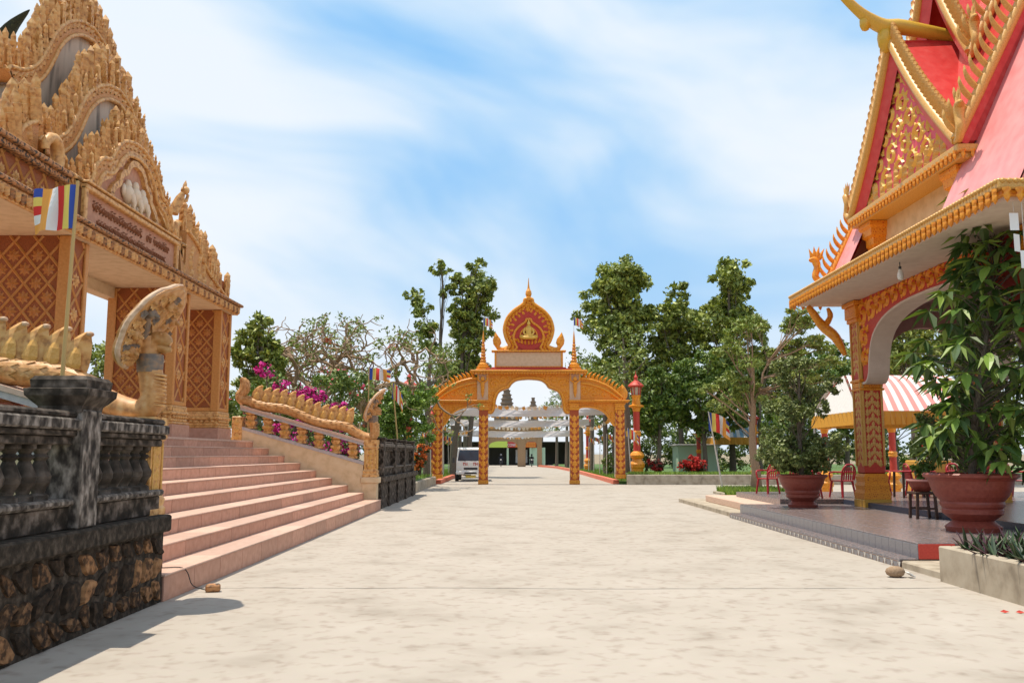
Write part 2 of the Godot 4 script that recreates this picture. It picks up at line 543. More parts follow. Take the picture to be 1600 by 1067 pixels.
	surf("red_paint", [[0.0, lin(.46, .035, .02)], [1.0, lin(.56, .06, .035)]], .55, .8, .03)
	surf("coral_paint", [[0.0, lin(.56, .13, .07)], [1.0, lin(.70, .22, .13)]], .75, 1.2, .03)
	surf("terracotta", [[0.0, lin(.17, .03, .018)], [.5, lin(.235, .047, .03)], [1.0, lin(.3, .075, .048)]], .5, .8, .02, 0, .2, 5)
	surf("yellow_paint", [[0.0, lin(.5, .26, .03)], [1.0, lin(.6, .34, .06)]], .6, .6, .03)
	surf("bark", [[0.0, lin(.09, .07, .055)], [.5, lin(.17, .14, .11)], [1.0, lin(.28, .24, .19)]], .95, .7, .03, 0, .8, 5, .2)
	M.bark.uv1_scale = Vector3(2.2, .6, 2.2)
	surf("bark_tan", [[0.0, lin(.20, .13, .08)], [.5, lin(.33, .23, .15)], [1.0, lin(.46, .34, .24)]], .95, .7, .03, 0, .6, 5, .2)
	surf("soil", [[0.0, lin(.03, .02, .014)], [1.0, lin(.07, .05, .035)]], .95, .4, .05)
	surf("khmer_stone", [[0.0, lin(.10, .075, .055)], [.5, lin(.2, .15, .11)], [1.0, lin(.30, .24, .18)]], .95, 3.0, .05, 0, .6)
	surf("tan_gate", [[0.0, lin(.36, .22, .12)], [1.0, lin(.48, .31, .18)]], .8, 2.0, .03)
	surf("canvas_white", [[0.0, lin(.66, .64, .62)], [1.0, lin(.78, .76, .74)]], .8, 1.5, .02)
	surf("banner_cloth", [[0.0, lin(.66, .60, .60)], [1.0, lin(.76, .70, .69)]], .85, 1.0, .03)
	for k in [["white_paint", .78, .78, .76, .35], ["black_rubber", .02, .02, .02, .8], ["dark_metal", .05, .05, .055, .5], ["steel", .5, .5, .5, .35], ["truck_glass", .03, .05, .08, .08], ["red_plastic", .36, .012, .018, .35], ["dark_wood", .055, .022, .012, .5], ["bamboo", .5, .33, .12, .6], ["pole_white", .6, .56, .5, .6], ["flag_blue", .03, .07, .36, .8], ["flag_yellow", .72, .56, .12, .8], ["flag_red", .60, .03, .025, .8], ["flag_white", .72, .72, .72, .8], ["flag_orange", .74, .33, .06, .8], ["stripe_pink", .74, .27, .25, .75], ["valance_gold", .62, .3, .03, .6], ["stripe_blue", .2, .36, .5, .8], ["sign_red", .5, .03, .03, .5], ["sign_orange", .6, .14, .02, .5], ["green_awning", .34, .44, .06, .7], ["mint_wall", .42, .56, .42, .8], ["grille_black", .02, .02, .022, .7], ["shop_wall", .2, .19, .18, .9], ["lamp_glass", .5, .42, .3, .3], ["skin", .35, .2, .13, .6], ["cloth_dark", .02, .022, .035, .9], ["cloth_grey", .3, .3, .34, .9], ["letter_tan", .27, .10, .04, .7], ["letter_gold", .75, .45, .08, .4], ["ivory", .72, .58, .42, .6], ["pink_rim", .62, .3, .27, .5], ["bulb_white", .75, .74, .7, .15], ["tag_white", .8, .8, .78, .7], ["tarp_blue", .4, .5, .62, .6]]:
		surf(k[0], [[0, lin(k[1], k[2], k[3])]], k[4])
	var lf := StandardMaterial3D.new()
	lf.resource_name = "foliage"
	lf.vertex_color_use_as_albedo = true
	lf.roughness = .5
	lf.backlight_enabled = true
	lf.backlight = Color(.42, .46, .12)
	M.foliage = lf
	var pt := StandardMaterial3D.new()
	pt.resource_name = "petals"
	pt.vertex_color_use_as_albedo = true
	pt.roughness = .8
	M.petals = pt

# ---------------------------------------------------------------- ground

func make_ground() -> void:
	var b := MB.new()
	b.quad(Vector3(-1500, -.06, 200), Vector3(-1500, -.06, -2500), Vector3(1500, -.06, -2500), Vector3(1500, -.06, 200))
	struct("ground", b, M.earth)
	# two concrete slabs with a ragged joint between them
	var line := []
	var r := RandomNumberGenerator.new()
	r.seed = 4
	for i in 121:
		var x := -9.0 + i * 0.5
		line.append(Vector2(x, -11.02 + 0.03 * sin(x * .7) + r.randf_range(-.028, .028) - .004 * (x - 1.0) * (x - 1.0) * (0.2 if absf(x) < 9 else 0.0)))
	b = MB.new()
	var c := MB.new()
	for i in 120:
		var p: Vector2 = line[i]
		var q: Vector2 = line[i + 1]
		var g := 0.009 + 0.008 * absf(sin(i * 1.7))
		b.quad(Vector3(p.x, 0, 8), Vector3(p.x, 0, p.y + g), Vector3(q.x, 0, q.y + g), Vector3(q.x, 0, 8))
		b.quad(Vector3(p.x, 0, p.y + g), Vector3(p.x, -.05, p.y + g), Vector3(q.x, -.05, q.y + g), Vector3(q.x, 0, q.y + g))
		c.quad(Vector3(p.x, 0, p.y - g), Vector3(p.x, 0, -48.0), Vector3(q.x, 0, -48.0), Vector3(q.x, 0, q.y - g))
		c.quad(Vector3(p.x, 0, p.y - g), Vector3(p.x, -.05, p.y - g), Vector3(q.x, -.05, q.y - g), Vector3(q.x, 0, q.y - g))
	struct("forecourt_pavement", b, M.concrete)
	struct("forecourt_pavement_001", c, M.concrete)
	b = MB.new()
	b.quad(Vector3(-4.4, -.002, -48), Vector3(-4.4, -.002, -135), Vector3(6.6, -.002, -135), Vector3(6.6, -.002, -48))
	struct("avenue", b, M.concrete)

# ---------------------------------------------------------------- near stone wall
func stone_shape(ring: Array, r: RandomNumberGenerator) -> ArrayMesh:
	var b := MB.new()
	var k := ring.size()
	var cz := r.randf_range(.02, .045)
	var top := []
	for i in k: top.append(Vector3(ring[i].x * .8, ring[i].y * .8, cz + r.randf_range(-.012, .008)))
	for i in k:
		var p: Vector2 = ring[i]
		var q: Vector2 = ring[(i + 1) % k]
		b.quad(Vector3(q.x, q.y, -.02), Vector3(p.x, p.y, -.02), top[i], top[(i + 1) % k])
		b.tri(top[(i + 1) % k], top[i], Vector3(0, 0, cz + .006))
	return b.mesh()

func bal_profile() -> Array:
	return [Vector2(.085, 0), Vector2(.085, .04), Vector2(.05, .06), Vector2(.06, .09), Vector2(.095, .15), Vector2(.1, .2), Vector2(.07, .27), Vector2(.045, .33), Vector2(.075, .36), Vector2(.045, .39), Vector2(.07, .42), Vector2(.085, .43), Vector2(.085, .47)]

func stone_wall(z0: float, z1: float, near: bool) -> void:     # z0 nearer
	var L := z0 - z1
	var zc := (z0 + z1) * .5
	var t := thing("stone_wall", "low blackened rubble stone wall with ochre stones beside the near end of the steps" if near else "soot black plinth wall with pale streaks beyond the far end of the steps", "wall", Vector3(-3.8, 0, zc))
	var b := MB.new()
	b.span(Vector3(-.5, -.05, -L / 2), Vector3(-.03, .76, L / 2))
	part(t, "core", b, M.mortar if near else M.mould)
	b = MB.new()
	b.span(Vector3(-.55, .76, -L / 2), Vector3(.06, .94, L / 2), .02)
	part(t, "ledge", b, M.mortar if near else M.mould)
	if near:
		# fitted rubble: jittered grid cells with rounded corners
		var r := RandomNumberGenerator.new()
		r.seed = 12
		var cols := 22
		var rows := 3
		var grid := []
		for i in cols + 1:
			var line := []
			for j in rows + 1:
				line.append(Vector2(-4.2 - i * .265 + r.randf_range(-.075, .075) + (.12 if j % 2 == 1 else 0.0), clampf(j * .25 + r.randf_range(-.06, .06), .0, .75)))
			grid.append(line)
		for i in cols:
			for j in rows:
				var q := [grid[i][j], grid[i + 1][j], grid[i + 1][j + 1], grid[i][j + 1]]
				var c := Vector2.ZERO
				for p in q: c += p * .25
				var ring := []
				for e in 4:
					var p0: Vector2 = q[e]
					var p1: Vector2 = q[(e + 1) % 4]
					for f in [.2, .5, .8]: ring.append((p0.lerp(p1, f) - c) * r.randf_range(.80, .95))
				for e in ring.size(): ring[e].x = -ring[e].x
				var ochre := c.x < -8.0
				var u := r.randf()
				var mt: Material = M.stone_ochre if u < (.3 if ochre else .07) else (M.stone_brown if u < (.66 if ochre else .4) else M.stone_dark)
				part(t, "stone", stone_shape(ring, r), mt, Vector3(-.03, c.y, c.x - zc), Basis(Vector3.UP, PI / 2))
	else:
		for z in [-3.4, -1.2, 1.1, 3.2]:
			b = MB.new()
			b.span(Vector3(-.03, 0, z - .16), Vector3(.03, .758, z + .16), .01)
			part(t, "buttress", b, M.mould)
	# balustrade standing on the ledge
	t = thing("balustrade", "black mould stained balustrade with turned balusters and wide capped pedestal on near wall" if near else "dark weathered balustrade with closed panels on the wall past the steps", "balustrade", Vector3(-3.98, .943, zc))
	b = MB.new()
	b.span(Vector3(-.2, 0, -L / 2), Vector3(.09, .2, L / 2), .012)
	part(t, "plinth", b, M.mould)
	b = MB.new()
	b.span(Vector3(-.2, .203, -L / 2), Vector3(.14, .27, L / 2), .02)
	part(t, "lower_rail", b, M.mould_pale)
	b = MB.new()
	b.span(Vector3(-.15, .735, -L / 2), Vector3(.09, .81, L / 2), .01)
	b.span(Vector3(-.19, .812, -L / 2), Vector3(.13, .862, L / 2), .01)
	part(t, "moulding", b, M.mould)
	b = MB.new()
	b.span(Vector3(-.24, .864, -L / 2), Vector3(.17, .965, L / 2), .015)
	part(t, "coping", b, M.mould_pale)
	b = MB.new()
	b.span(Vector3(-.2, .967, -L / 2), Vector3(.12, 1.03, L / 2), .02)
	part(t, "cap_rail", b, M.mould)
	var posts := [-8.15, -5.0, -1.9] if near else [-26.9, -29.6, -32.2, -34.9]
	if near:
		b = MB.new()
		b.lathe(bal_profile(), 9)
		var bm := b.mesh()
		var z := z0 - .1
		while z > z1 + .1:
			var ok := z < -3.0
			for p in posts:
				if absf(z - p) < .3: ok = false
			if ok: part(t, "baluster", bm, M.mould, Vector3(-.03, .268, z - zc))
			z -= .238
	else:
		b = MB.new()
		b.span(Vector3(-.08, .272, -L / 2), Vector3(.02, .733, L / 2))
		part(t, "panel", b, M.mould)
	for p in posts:
		var q := Vector3(0, 0, p - zc)
		b = MB.new()
		var h := 1.05 if near else 1.06
		b.box(q + Vector3(-.03, h / 2, 0), Vector3(.42, h, .36), .015)
		var ped := part(t, "pedestal", b, M.mould_pale if near else M.mould)
		b = MB.new()
		if near:
			b.lathe([Vector2(.27, 1.02), Vector2(.285, 1.08), Vector2(.34, 1.12), Vector2(.40, 1.17), Vector2(.41, 1.23), Vector2(.35, 1.24), Vector2(.36, 1.31), Vector2(.32, 1.345), Vector2(.0, 1.35)], 4, q + Vector3(-.03, 0, 0), true)
		else:
			b.box(q + Vector3(-.03, 1.1, 0), Vector3(.5, .08, .5), .02)
		part(ped, "cap", b, M.mould)

# ---------------------------------------------------------------- the great staircase
const SZ0 := -10.02
const SZ1 := -26.3
func step_x(k: int) -> float: return -3.8 - k * .4625
func step_y(k: int) -> float: return .29 + k * .21     # top of step k

func staircase() -> void:
	var t := thing("staircase", "wide flight of nine salmon tiled steps up to the carved pavilion", "stairs", Vector3(0, 0, 0))
	var b := MB.new()
	for k in 9:
		var x0 := step_x(k) - .02
		b.span(Vector3(-7.9, (step_y(k - 1) - .02 if k > 0 else -.05), SZ1 + .01), Vector3(x0, step_y(k) - .02, SZ0 - .01))
	part(t, "core", b, M.grout)
	var n := 17
	var w := (SZ0 - SZ1) / n
	var r := RandomNumberGenerator.new()
	r.seed = 31
	var rs := []
	for k in 2:
		var m := MB.new()
		m.box(Vector3.ZERO, Vector3(.022, ([.266, .186][k]), w - .014), .004)
		rs.append(m.mesh())
	var tm := MB.new()
	tm.box(Vector3.ZERO, Vector3(.474, .022, w - .012), .004)
	var tmesh := tm.mesh()
	for k in 9:
		for i in n:
			var z := SZ0 - (i + .5) * w
			var h := .266 if k == 0 else .186
			part(t, "riser_tile", rs[0 if k == 0 else 1], M["step_tile_%d" % (r.randi() % 3)], Vector3(step_x(k) - .011 + r.randf_range(-.001, .001), step_y(k) - .024 - h / 2, z))
			if k < 8: part(t, "tread_tile", tmesh, M["tread_tile_%d" % (r.randi() % 3)], Vector3(step_x(k) - .228, step_y(k) - .011, z))
	b = MB.new()
	b.span(Vector3(-16, 1.92, -30.0), Vector3(step_x(8) + .012, 1.97, -6.6), .004)
	b.span(Vector3(-16, -.05, -30.0), Vector3(-8.0, 1.918, -6.6))
	struct("landing", b, M.tread_tile_0)
	b = MB.new()
	b.span(Vector3(-8.0, -.05, -9.75), Vector3(-4.3, .9, 4.0))
	struct("terrace", b, M.grass_soil)
	b = MB.new()
	b.span(Vector3(-8.0, -.05, -38.0), Vector3(-4.3, .9, -26.6))
	struct("terrace_001", b, M.grass_soil)

func rail_y(x: float) -> float:        # top of the sloping rail
	return 1.97 + (-4.1 - x) * .285

func stair_side(z: float, near: bool) -> void:
	var w := .17
	var t := thing("stair_balustrade", ("sloping stair rail with salmon vase balusters behind the blackened pedestal" if near else "sloping stair rail with seven gold vase balusters and carved newel at far end of steps"), "balustrade", Vector3(0, 0, z))
	# solid side wall under the rail
	var b := MB.new()
	var poly := PackedVector2Array([Vector2(-4.3, .28), Vector2(-4.3, 1.28), Vector2(-7.9, 2.32), Vector2(-7.9, .28)])
	b.prism(poly, -w, w)
	part(t, "side_wall", b, M.cream_plaster)
	for k in [[1.28, 1.37, .02, "lower_rail", "rail_grey"], [1.83, 1.91, .03, "rail", "rail_grey"], [1.912, 1.975, .05, "rail_cap", "rail_pink"]]:
		b = MB.new()
		b.prism(PackedVector2Array([Vector2(-4.28, k[0]), Vector2(-4.28, k[1]), Vector2(-7.9, k[1] + 3.62 * .285), Vector2(-7.9, k[0] + 3.62 * .285)]), -w - k[2], w + k[2])
		part(t, k[3], b, M[k[4]])
	b = MB.new()
	b.lathe([Vector2(.2, 0), Vector2(.2, .05), Vector2(.13, .08), Vector2(.2, .17), Vector2(.2, .22), Vector2(.12, .26), Vector2(.18, .34), Vector2(.18, .38), Vector2(.13, .41), Vector2(.2, .44), Vector2(.2, .47)], 4, Vector3.ZERO, true)
	var bm := b.mesh()
	b = MB.new()
	for i in 7:
		var x := -4.62 - i * .5
		var ba := part(t, "baluster", bm, M.baluster_red if near else M.tan_gold, Vector3(x, 1.37 + (-4.28 - x) * .285, 0))
		part(ba, "rosette", shapes.rosette, M.ochre_gold, Vector3(0, .19, .142), sb(.14, .14, .2))
	# newel post: cream foot, carved gold shaft
	var p := Vector3(-4.1, 0, 0)
	b = MB.new()
	b.span(p + Vector3(-.22, .28, -.19), p + Vector3(.2, .76, .19), .012)
	part(t, "newel_foot", b, M.cream_plaster)
	b = MB.new()
	b.span(p + Vector3(-.26, .762, -.23), p + Vector3(.27, .93, .23), .02)
	part(t, "newel_band", b, M.cream_plaster)
	b = MB.new()
	b.lathe([Vector2(.3, .932), Vector2(.3, 1.0), Vector2(.27, 1.03), Vector2(.29, 1.1), Vector2(.25, 1.15), Vector2(.25, 1.74), Vector2(.29, 1.78), Vector2(.27, 1.84), Vector2(.29, 1.9), Vector2(.29, 2.0), Vector2(.0, 2.01)], 4, p, true)
	var nw := part(t, "newel", b, M.tan_gold)
	b = MB.new()
	for s in [[Vector3(.178, 1.44, 0), PI / 2], [Vector3(0, 1.44, .178), 0.0]]:
		var bs := Basis(Vector3.UP, s[1])
		for k in [-1, 1]: b.box(p + s[0] + bs * Vector3(k * .12, 0, .006), Vector3(.03, .56, .02), .006, bs)
		for i in 4: b.blade([[-.02, .02, 0], [-.085, .085, .05], [-.05, .05, .09], [0, .01, .15]], .025, Transform3D(bs, p + s[0] + Vector3(0, -.28 + i * .14, 0)))
	part(nw, "carving", b, M.ochre_gold)
	# top post
	b = MB.new()
	b.box(Vector3(-7.98, 2.32, 0), Vector3(.3, .72, .42), .02)
	var tp := part(t, "top_post", b, M.tan_gold)
	b = MB.new()
	for i in 3: b.blade([[-.02, .02, 0], [-.09, .09, .08], [-.05, .05, .14], [0, .01, .22]], .025, Transform3D(Basis(), Vector3(-7.98, 2.0 + i * .21, .21)))
	part(tp, "carving", b, M.ochre_gold)

func naga(z: float, near: bool) -> void:
	var t := thing("naga_statue", ("many headed stone naga with spread hood on the near stair rail" if near else "many headed stone naga on the far stair rail below the bougainvillea"), "statue", Vector3(-4.1, 2.0, z))
	var o := Vector3(-4.1, 2.0, 0)
	var pts := []
	var x := -9.4 if near else -7.75
	while x < -4.5:
		pts.append(Vector3(x, rail_y(x) + .15 + .055 * sin(x * 3.6 + (.6 if near else 0.0)) - .1 * smoothstep(-4.9, -4.4, x), 0) - o)
		x += .16
	if not near:
		var tail := []
		for k in [Vector2(-7.98, 3.75), Vector2(-7.86, 3.62), Vector2(-7.86, 3.42), Vector2(-7.97, 3.25), Vector2(-7.93, 3.12)]: tail.append(Vector3(k.x, k.y + .05, 0) - o)
		pts = smooth(tail, 3) + pts
	var nb := pts.size()
	var neck := smooth([pts[-1], Vector3(-.26, .1, 0), Vector3(-.03, .06, 0), Vector3(.09, .2, 0), Vector3(.07, .42, 0), Vector3(.02, .68, 0), Vector3(.0, .9, 0)], 5)
	neck.pop_front()
	var rad := []
	for i in nb: rad.append(.155 if near else minf(.15, .05 + .03 * i))
	pts += neck
	for i in neck.size(): rad.append(lerpf(.15, .125, float(i) / neck.size()))
	var b := MB.new()
	b.tube(pts, rad, 12)
	# overlapping scales: raised ridged half rings along the back
	for i in range(2, nb - 1):
		var d: Vector3 = (pts[i + 1] - pts[i - 1]).normalized()
		for k in 7:
			var a := (k - 3) * .62 + (.31 if i % 2 == 0 else 0.0)
			var nrm := Vector3(-d.y, d.x, 0) * cos(a) + Vector3(0, 0, 1) * sin(a)
			var sd := d.cross(nrm)
			var rr: float = rad[i]
			var c0: Vector3 = pts[i] + nrm * (rr - .006)
			var tip := c0 + d * .11 + nrm * .022
			var l := c0 + sd * rr * .36
			var r := c0 - sd * rr * .36
			b.tri(c0 - d * .06 + nrm * .004, l, tip); b.tri(c0 - d * .06 + nrm * .004, tip, r)
	part(t, "body", b, M.naga_skin)
	b = MB.new()
	for i in 9:
		var y := .14 + i * .042
		var cx := .09 - .03 * absf(y - .2)
		var ring := []
		for k in 7:
			var a := (k - 3) * .36
			ring.append(Vector3(cx + .135 * cos(a), y - .012 * cos(a), .135 * sin(a)))
		b.tube(ring, [.004, .012, .016, .018, .016, .012, .004], 5)
	part(t, "belly_scales", b, M.tan_gold)
	b = MB.new()
	b.lathe([Vector2(.137, .5), Vector2(.142, .56), Vector2(.145, .64), Vector2(.14, .7)], 12, Vector3(.045, 0, 0))
	part(t, "collar", b, M.naga_grey)
	# spread hood: scalloped fan, leaning forward at the top
	var hood := MB.new()
	var rim := []
	var m := 36
	for i in m + 1:
		var a := lerpf(-2.1, 2.1, float(i) / m)
		var R := (.62 + .66 * pow(maxf(cos(a), 0.0), 2.2)) * (1.0 if absf(a) < 1.6 else lerpf(1.0, .62, (absf(a) - 1.6) / .5)) * (1.0 + .035 * absf(sin(i * PI / 4)))
		rim.append([a, R])
	var at := func(a: float, rr: float, off: float) -> Vector3:
		var yy := cos(a) * rr
		return Vector3(-.12 + .30 * pow(maxf(yy, 0.0), 1.6) + off, .66 + yy * .62, sin(a) * rr * .78)
	for i in m:
		for k in 4:
			var q := []
			for e in [[i, k], [i + 1, k], [i + 1, k + 1], [i, k + 1]]:
				q.append([rim[e[0]][0], rim[e[0]][1] * e[1] / 4.0])
			for s in [.05, -.05]:
				hood.quad(at.call(q[0][0], q[0][1], s), at.call(q[1][0], q[1][1], s), at.call(q[2][0], q[2][1], s), at.call(q[3][0], q[3][1], s))
		hood.quad(at.call(rim[i][0], rim[i][1], .05), at.call(rim[i + 1][0], rim[i + 1][1], .05), at.call(rim[i + 1][0], rim[i + 1][1], -.05), at.call(rim[i][0], rim[i][1], -.05))
	var hd := part(t, "hood", hood, M.naga_skin)
	b = MB.new()
	var edge := []
	for i in m + 1: edge.append(at.call(rim[i][0], rim[i][1] * .99, .01))
	b.tube(edge, filled(.034, m + 1), 7)
	part(hd, "rim", b, M.naga_pale)
	# seven flat necks fan out over the hood, each ending in a small head
	for k in 7:
		var a := (k - 3) * .48
		var R := .58 + .6 * pow(maxf(cos(a), 0.0), 2.2)
		b = MB.new()
		var pts2 := []
		for i in 6: pts2.append(at.call(a * (.35 + .65 * i / 5.0), R * (.05 + .72 * i / 5.0), .055))
		b.tube(pts2, [.05, .05, .05, .05, .05, .04], 7)
		var tp: Vector3 = at.call(a, R * .8, .07)
		b.ball(tp + Vector3(.02, 0, 0), Vector3(.065, .06, .055), 8, 5)
		b.tube([tp + Vector3(.06, -.01, 0), tp + Vector3(.11, -.04, 0)], [.035, .015], 6)
		part(t, "head", b, M.naga_grey if k % 3 == 1 else M.naga_skin)
	for row in 4:
		for i in 11 + row * 3:
			var a: float = lerpf(-1.8, 1.8, (i + .5) / (11 + row * 3))
			var R := .6 + .62 * pow(maxf(cos(a), 0.0), 2.2)
			var p: Vector3 = at.call(a, R * (.42 + .16 * row), .048)
			part(hd, "scale", shapes.rosette, M.tan_gold if (i + row) % 4 else M.naga_grey, p, Basis(Vector3.UP, PI / 2) * sb(.15, .15, .3))
	# the leading head
	b = MB.new()
	b.tube(smooth([Vector3(.04, .62, 0), Vector3(.04, .76, 0), Vector3(.09, .86, 0), Vector3(.18, .87, 0), Vector3(.27, .82, 0)], 3), [.125, .12, .115, .11, .108, .105, .1, .1, .095, .09, .075, .06, .03], 9)
	b.tube([Vector3(.12, .79, 0), Vector3(.22, .76, 0), Vector3(.28, .75, 0)], [.07, .05, .02], 8)
	for e in [-1.0, 1.0]: b.ball(Vector3(.17, .92, e * .06), Vector3(.025, .022, .022), 6, 4)
	b.blade([[-.06, .06, 0], [-.09, .09, .1], [-.05, .05, .2], [0, .01, .3]], .04, Transform3D(Basis(Vector3.UP, PI / 2), Vector3(.08, .93, 0)))
	part(t, "head", b, M.naga_skin)
	# crest of fins along the back
	var fb := MB.new()
	fb.blade([[-.14, .14, 0], [-.16, .16, .1], [-.15, .16, .24], [-.1, .15, .35], [-.03, .13, .42], [.04, .13, .47]], .05)
	var fm := fb.mesh()
	fb = MB.new()
	fb.blade([[-.06, .06, 0, .045], [-.09, .09, .1, .055], [-.06, .07, .22, .05], [0, .02, .32, .03]], .03)
	var im := fb.mesh()
	fb = MB.new()
	fb.ball(Vector3(.1, .455, 0), Vector3(.055, .032, .045), 7, 4)
	var tm := fb.mesh()
	var fx := -7.6 if near else -7.5
	while fx < -4.75:
		var fin := part(t, "fin", fm, M.tan_gold, Vector3(fx, rail_y(fx) + .24 + .055 * sin(fx * 3.6 + (.6 if near else 0.0)), 0) - o, Basis(Vector3.BACK, -.12))
		part(fin, "inner_leaf", im, M.ochre_gold)
		part(fin, "tip", tm, M.naga_pale if near else M.ochre_gold)
		fx += .245

# ---------------------------------------------------------------- buddhist flag, its hoist along +y at x = 0, flying to -x
func flag(parent: Node, w: float, h: float, at: Vector3, turn: float, droop := .1) -> void:
	var cs := ["flag_blue", "flag_yellow", "flag_red", "flag_white", "flag_orange"]
	var pos := func(u: float, v: float) -> Vector3:
		return Vector3(-u * w, -v * h - droop * u * u * h, (.10 * sin(u * 8.0 + v * 1.8) + .05 * sin(u * 15.0 - v * 3.0)) * w * minf(1.0, u * 2.0))
	var f := Node3D.new()
	f.name = "flag"
	parent.add_child(f, true)
	f.position = at
	f.rotation.y = turn
	for k in 6:
		for j in (5 if k == 5 else 1):
			var b := MB.new()
			for a in 3:
				for c in (2 if k == 5 else 8):
					var u0 := (k + a / 3.0) / 6.0
					var u1 := (k + (a + 1) / 3.0) / 6.0
					var v0 := (j + c / 2.0) / 5.0 if k == 5 else c / 8.0
					var v1 := (j + (c + 1) / 2.0) / 5.0 if k == 5 else (c + 1) / 8.0
					b.quad(pos.call(u0, v0), pos.call(u1, v0), pos.call(u1, v1), pos.call(u0, v1))
			part(f, "stripe", b, M[cs[j] if k == 5 else cs[k]])

func flag_pole(label: String, foot: Vector3, top: Vector3, r: float, w: float, h: float, turn: float, mt: Material, droop := .1) -> Node3D:
	var t := thing("flag_pole", label, "flag", foot, 0.0, "five coloured flags on poles")
	var b := MB.new()
	b.tube([Vector3.ZERO, (top - foot) * .5, top - foot], [r, r * .9, r * .7], 7)
	part(t, "pole", b, mt)
	flag(t, w, h, top - foot - Vector3(0, .04, 0), turn, droop)
	return t

func left_side() -> void:
	stone_wall(1.0, SZ0, true)
	stone_wall(SZ1 - .3, -36.0, false)
	staircase()
	stair_side(-9.98, true)
	stair_side(-26.25, false)
	naga(-9.98, true)
	naga(-26.25, false)
	flag_pole("striped flag on a slim bamboo pole behind the blackened pedestal cap", Vector3(-4.36, .9, -8.6), Vector3(-4.3, 4.28, -8.6), .022, .40, .44, .0, M.bamboo, .14)

# ---------------------------------------------------------------- carved pavilion above the steps
# diamond lattice with a rosette in each diamond, on a face of w by h, centred at x = 0 with its foot at y = 0, rising along +z
func lattice(par: Node, xf: Transform3D, w: float, h: float, dx: float, dy: float, mt: Material, rm: Material, bar := .04) -> void:
	var b := MB.new()
	var e := Vector2(dx, dy).normalized()
	var clip := PackedVector2Array([Vector2(-w / 2, 0), Vector2(w / 2, 0), Vector2(w / 2, h), Vector2(-w / 2, h)])
	for s in [-1.0, 1.0]:
		var k := -int(h / dy) - 6
		while k * dx < w + h / dy * dx + dx:
			var x0: float = (k + .5) * dx
			var a := Vector2(x0 * s, 0)
			var d := Vector2(-s * dx * .5, dy * .5)
			var seg := Geometry2D.intersect_polyline_with_polygon(PackedVector2Array([a - d * 40, a + d * 40]), clip)
			for q in seg:
				if q[0].distance_to(q[1]) > .05:
					b.ridge([q[0], q[1]], [bar, bar], .0, .03)
			k += 1
	part(par, "lattice", b, mt, xf.origin, xf.basis)
	# rosettes in the middles of the diamonds
	var nx := int(w / dx) + 2
	var ny := int(h / dy) + 2
	var sc := sb(minf(dx, dy) * .62, minf(dx, dy) * .62, .26)
	for j in range(0, ny * 2):
		for i in range(-nx, nx + 1):
			var x := (i + (.5 if j % 2 == 1 else 0.0)) * dx
			var y := j * dy * .5
			if absf(x) < w / 2 - dx * .2 and y > dy * .2 and y < h - dy * .2:
				part(par, "rosette", shapes.rosette, rm, xf * Vector3(x, y, .0), xf.basis * sc)

func pier(par: Node, x0: float, x1: float) -> void:
	var pv := Node3D.new()
	pv.name = "pier"
	par.add_child(pv, true)
	var w := x1 - x0
	var dp := 1.55
	pv.position = Vector3((x0 + x1) / 2, 0, 0)
	var b := MB.new()
	b.span(Vector3(-w / 2 - .1, 0, -dp - .1), Vector3(w / 2 + .1, .3, .1), .01)
	part(pv, "plinth", b, M.step_tile_1)
	b = MB.new()
	for k in [[.302, .36, .1], [.36, .44, .06], [.52, .6, .09], [.6, .74, .05]]:
		b.span(Vector3(-w / 2 - k[2], k[0], -dp - k[2]), Vector3(w / 2 + k[2], k[1] - .002, k[2]), .025)
	b.span(Vector3(-w / 2 - .03, .44, -dp - .03), Vector3(w / 2 + .03, .518, .03))
	# overlapping lotus leaves
	for i in 14:
		var f := (i + .5) / 14.0
		b.blade([[-.05, .05, 0], [-.06, .06, .05], [0, .01, .13]], .02, Transform3D(Basis(Vector3.UP, -PI / 2), Vector3(-w / 2 - .06, .6, -dp * f)))
		if i < 8: b.blade([[-.05, .05, 0], [-.06, .06, .05], [0, .01, .13]], .02, Transform3D(Basis(), Vector3(-w / 2 + w * (i + .5) / 8.0, .6, .06)))
	# beads in the hollow
	for i in 11: b.ball(Vector3(-w / 2 - .05, .48, -dp * (i + .5) / 11.0), Vector3(.04, .04, .045), 6, 4)
	for i in 6: b.ball(Vector3(-w / 2 + w * (i + .5) / 6.0, .48, .05), Vector3(.045, .04, .04), 6, 4)
	part(pv, "base_moulding", b, M.tan_gold)
	b = MB.new()
	b.span(Vector3(-w / 2 + .015, .74, -dp + .015), Vector3(w / 2 - .015, 3.45, -.015))
	part(pv, "shaft", b, M.brown_carved)
	# frames round the two faces that show
	b = MB.new()
	for q in [[-w / 2, .12], [w / 2 - .12, .12]]:
		b.span(Vector3(q[0], .742, -.02), Vector3(q[0] + q[1], 3.44, .035), .015)
	b.span(Vector3(-w / 2 + .12, .742, -.02), Vector3(w / 2 - .12, .84, .03), .012)
	for q in [[-.16, .05], [-dp, -dp + .2]]:
		b.span(Vector3(-w / 2 - .035, .742, q[0] if q[0] < q[1] else q[1]), Vector3(-w / 2 + .02, 3.44, q[1] if q[0] < q[1] else q[0]), .015)
	b.span(Vector3(-w / 2 - .03, .742, -dp + .2), Vector3(-w / 2 + .02, .84, -.16), .012)
	part(pv, "frame", b, M.lattice_gold)
	lattice(pv, Transform3D(Basis(), Vector3(0, .84, -.014)), w - .24, 2.6, .5, .62, M.lattice_gold, M.tan_gold)
	lattice(pv, Transform3D(Basis(Vector3.UP, -PI / 2), Vector3(-w / 2 + .014, .84, -dp / 2 + .02)), dp - .36, 2.6, .42, .5, M.lattice_gold, M.rosette_gold, .05)

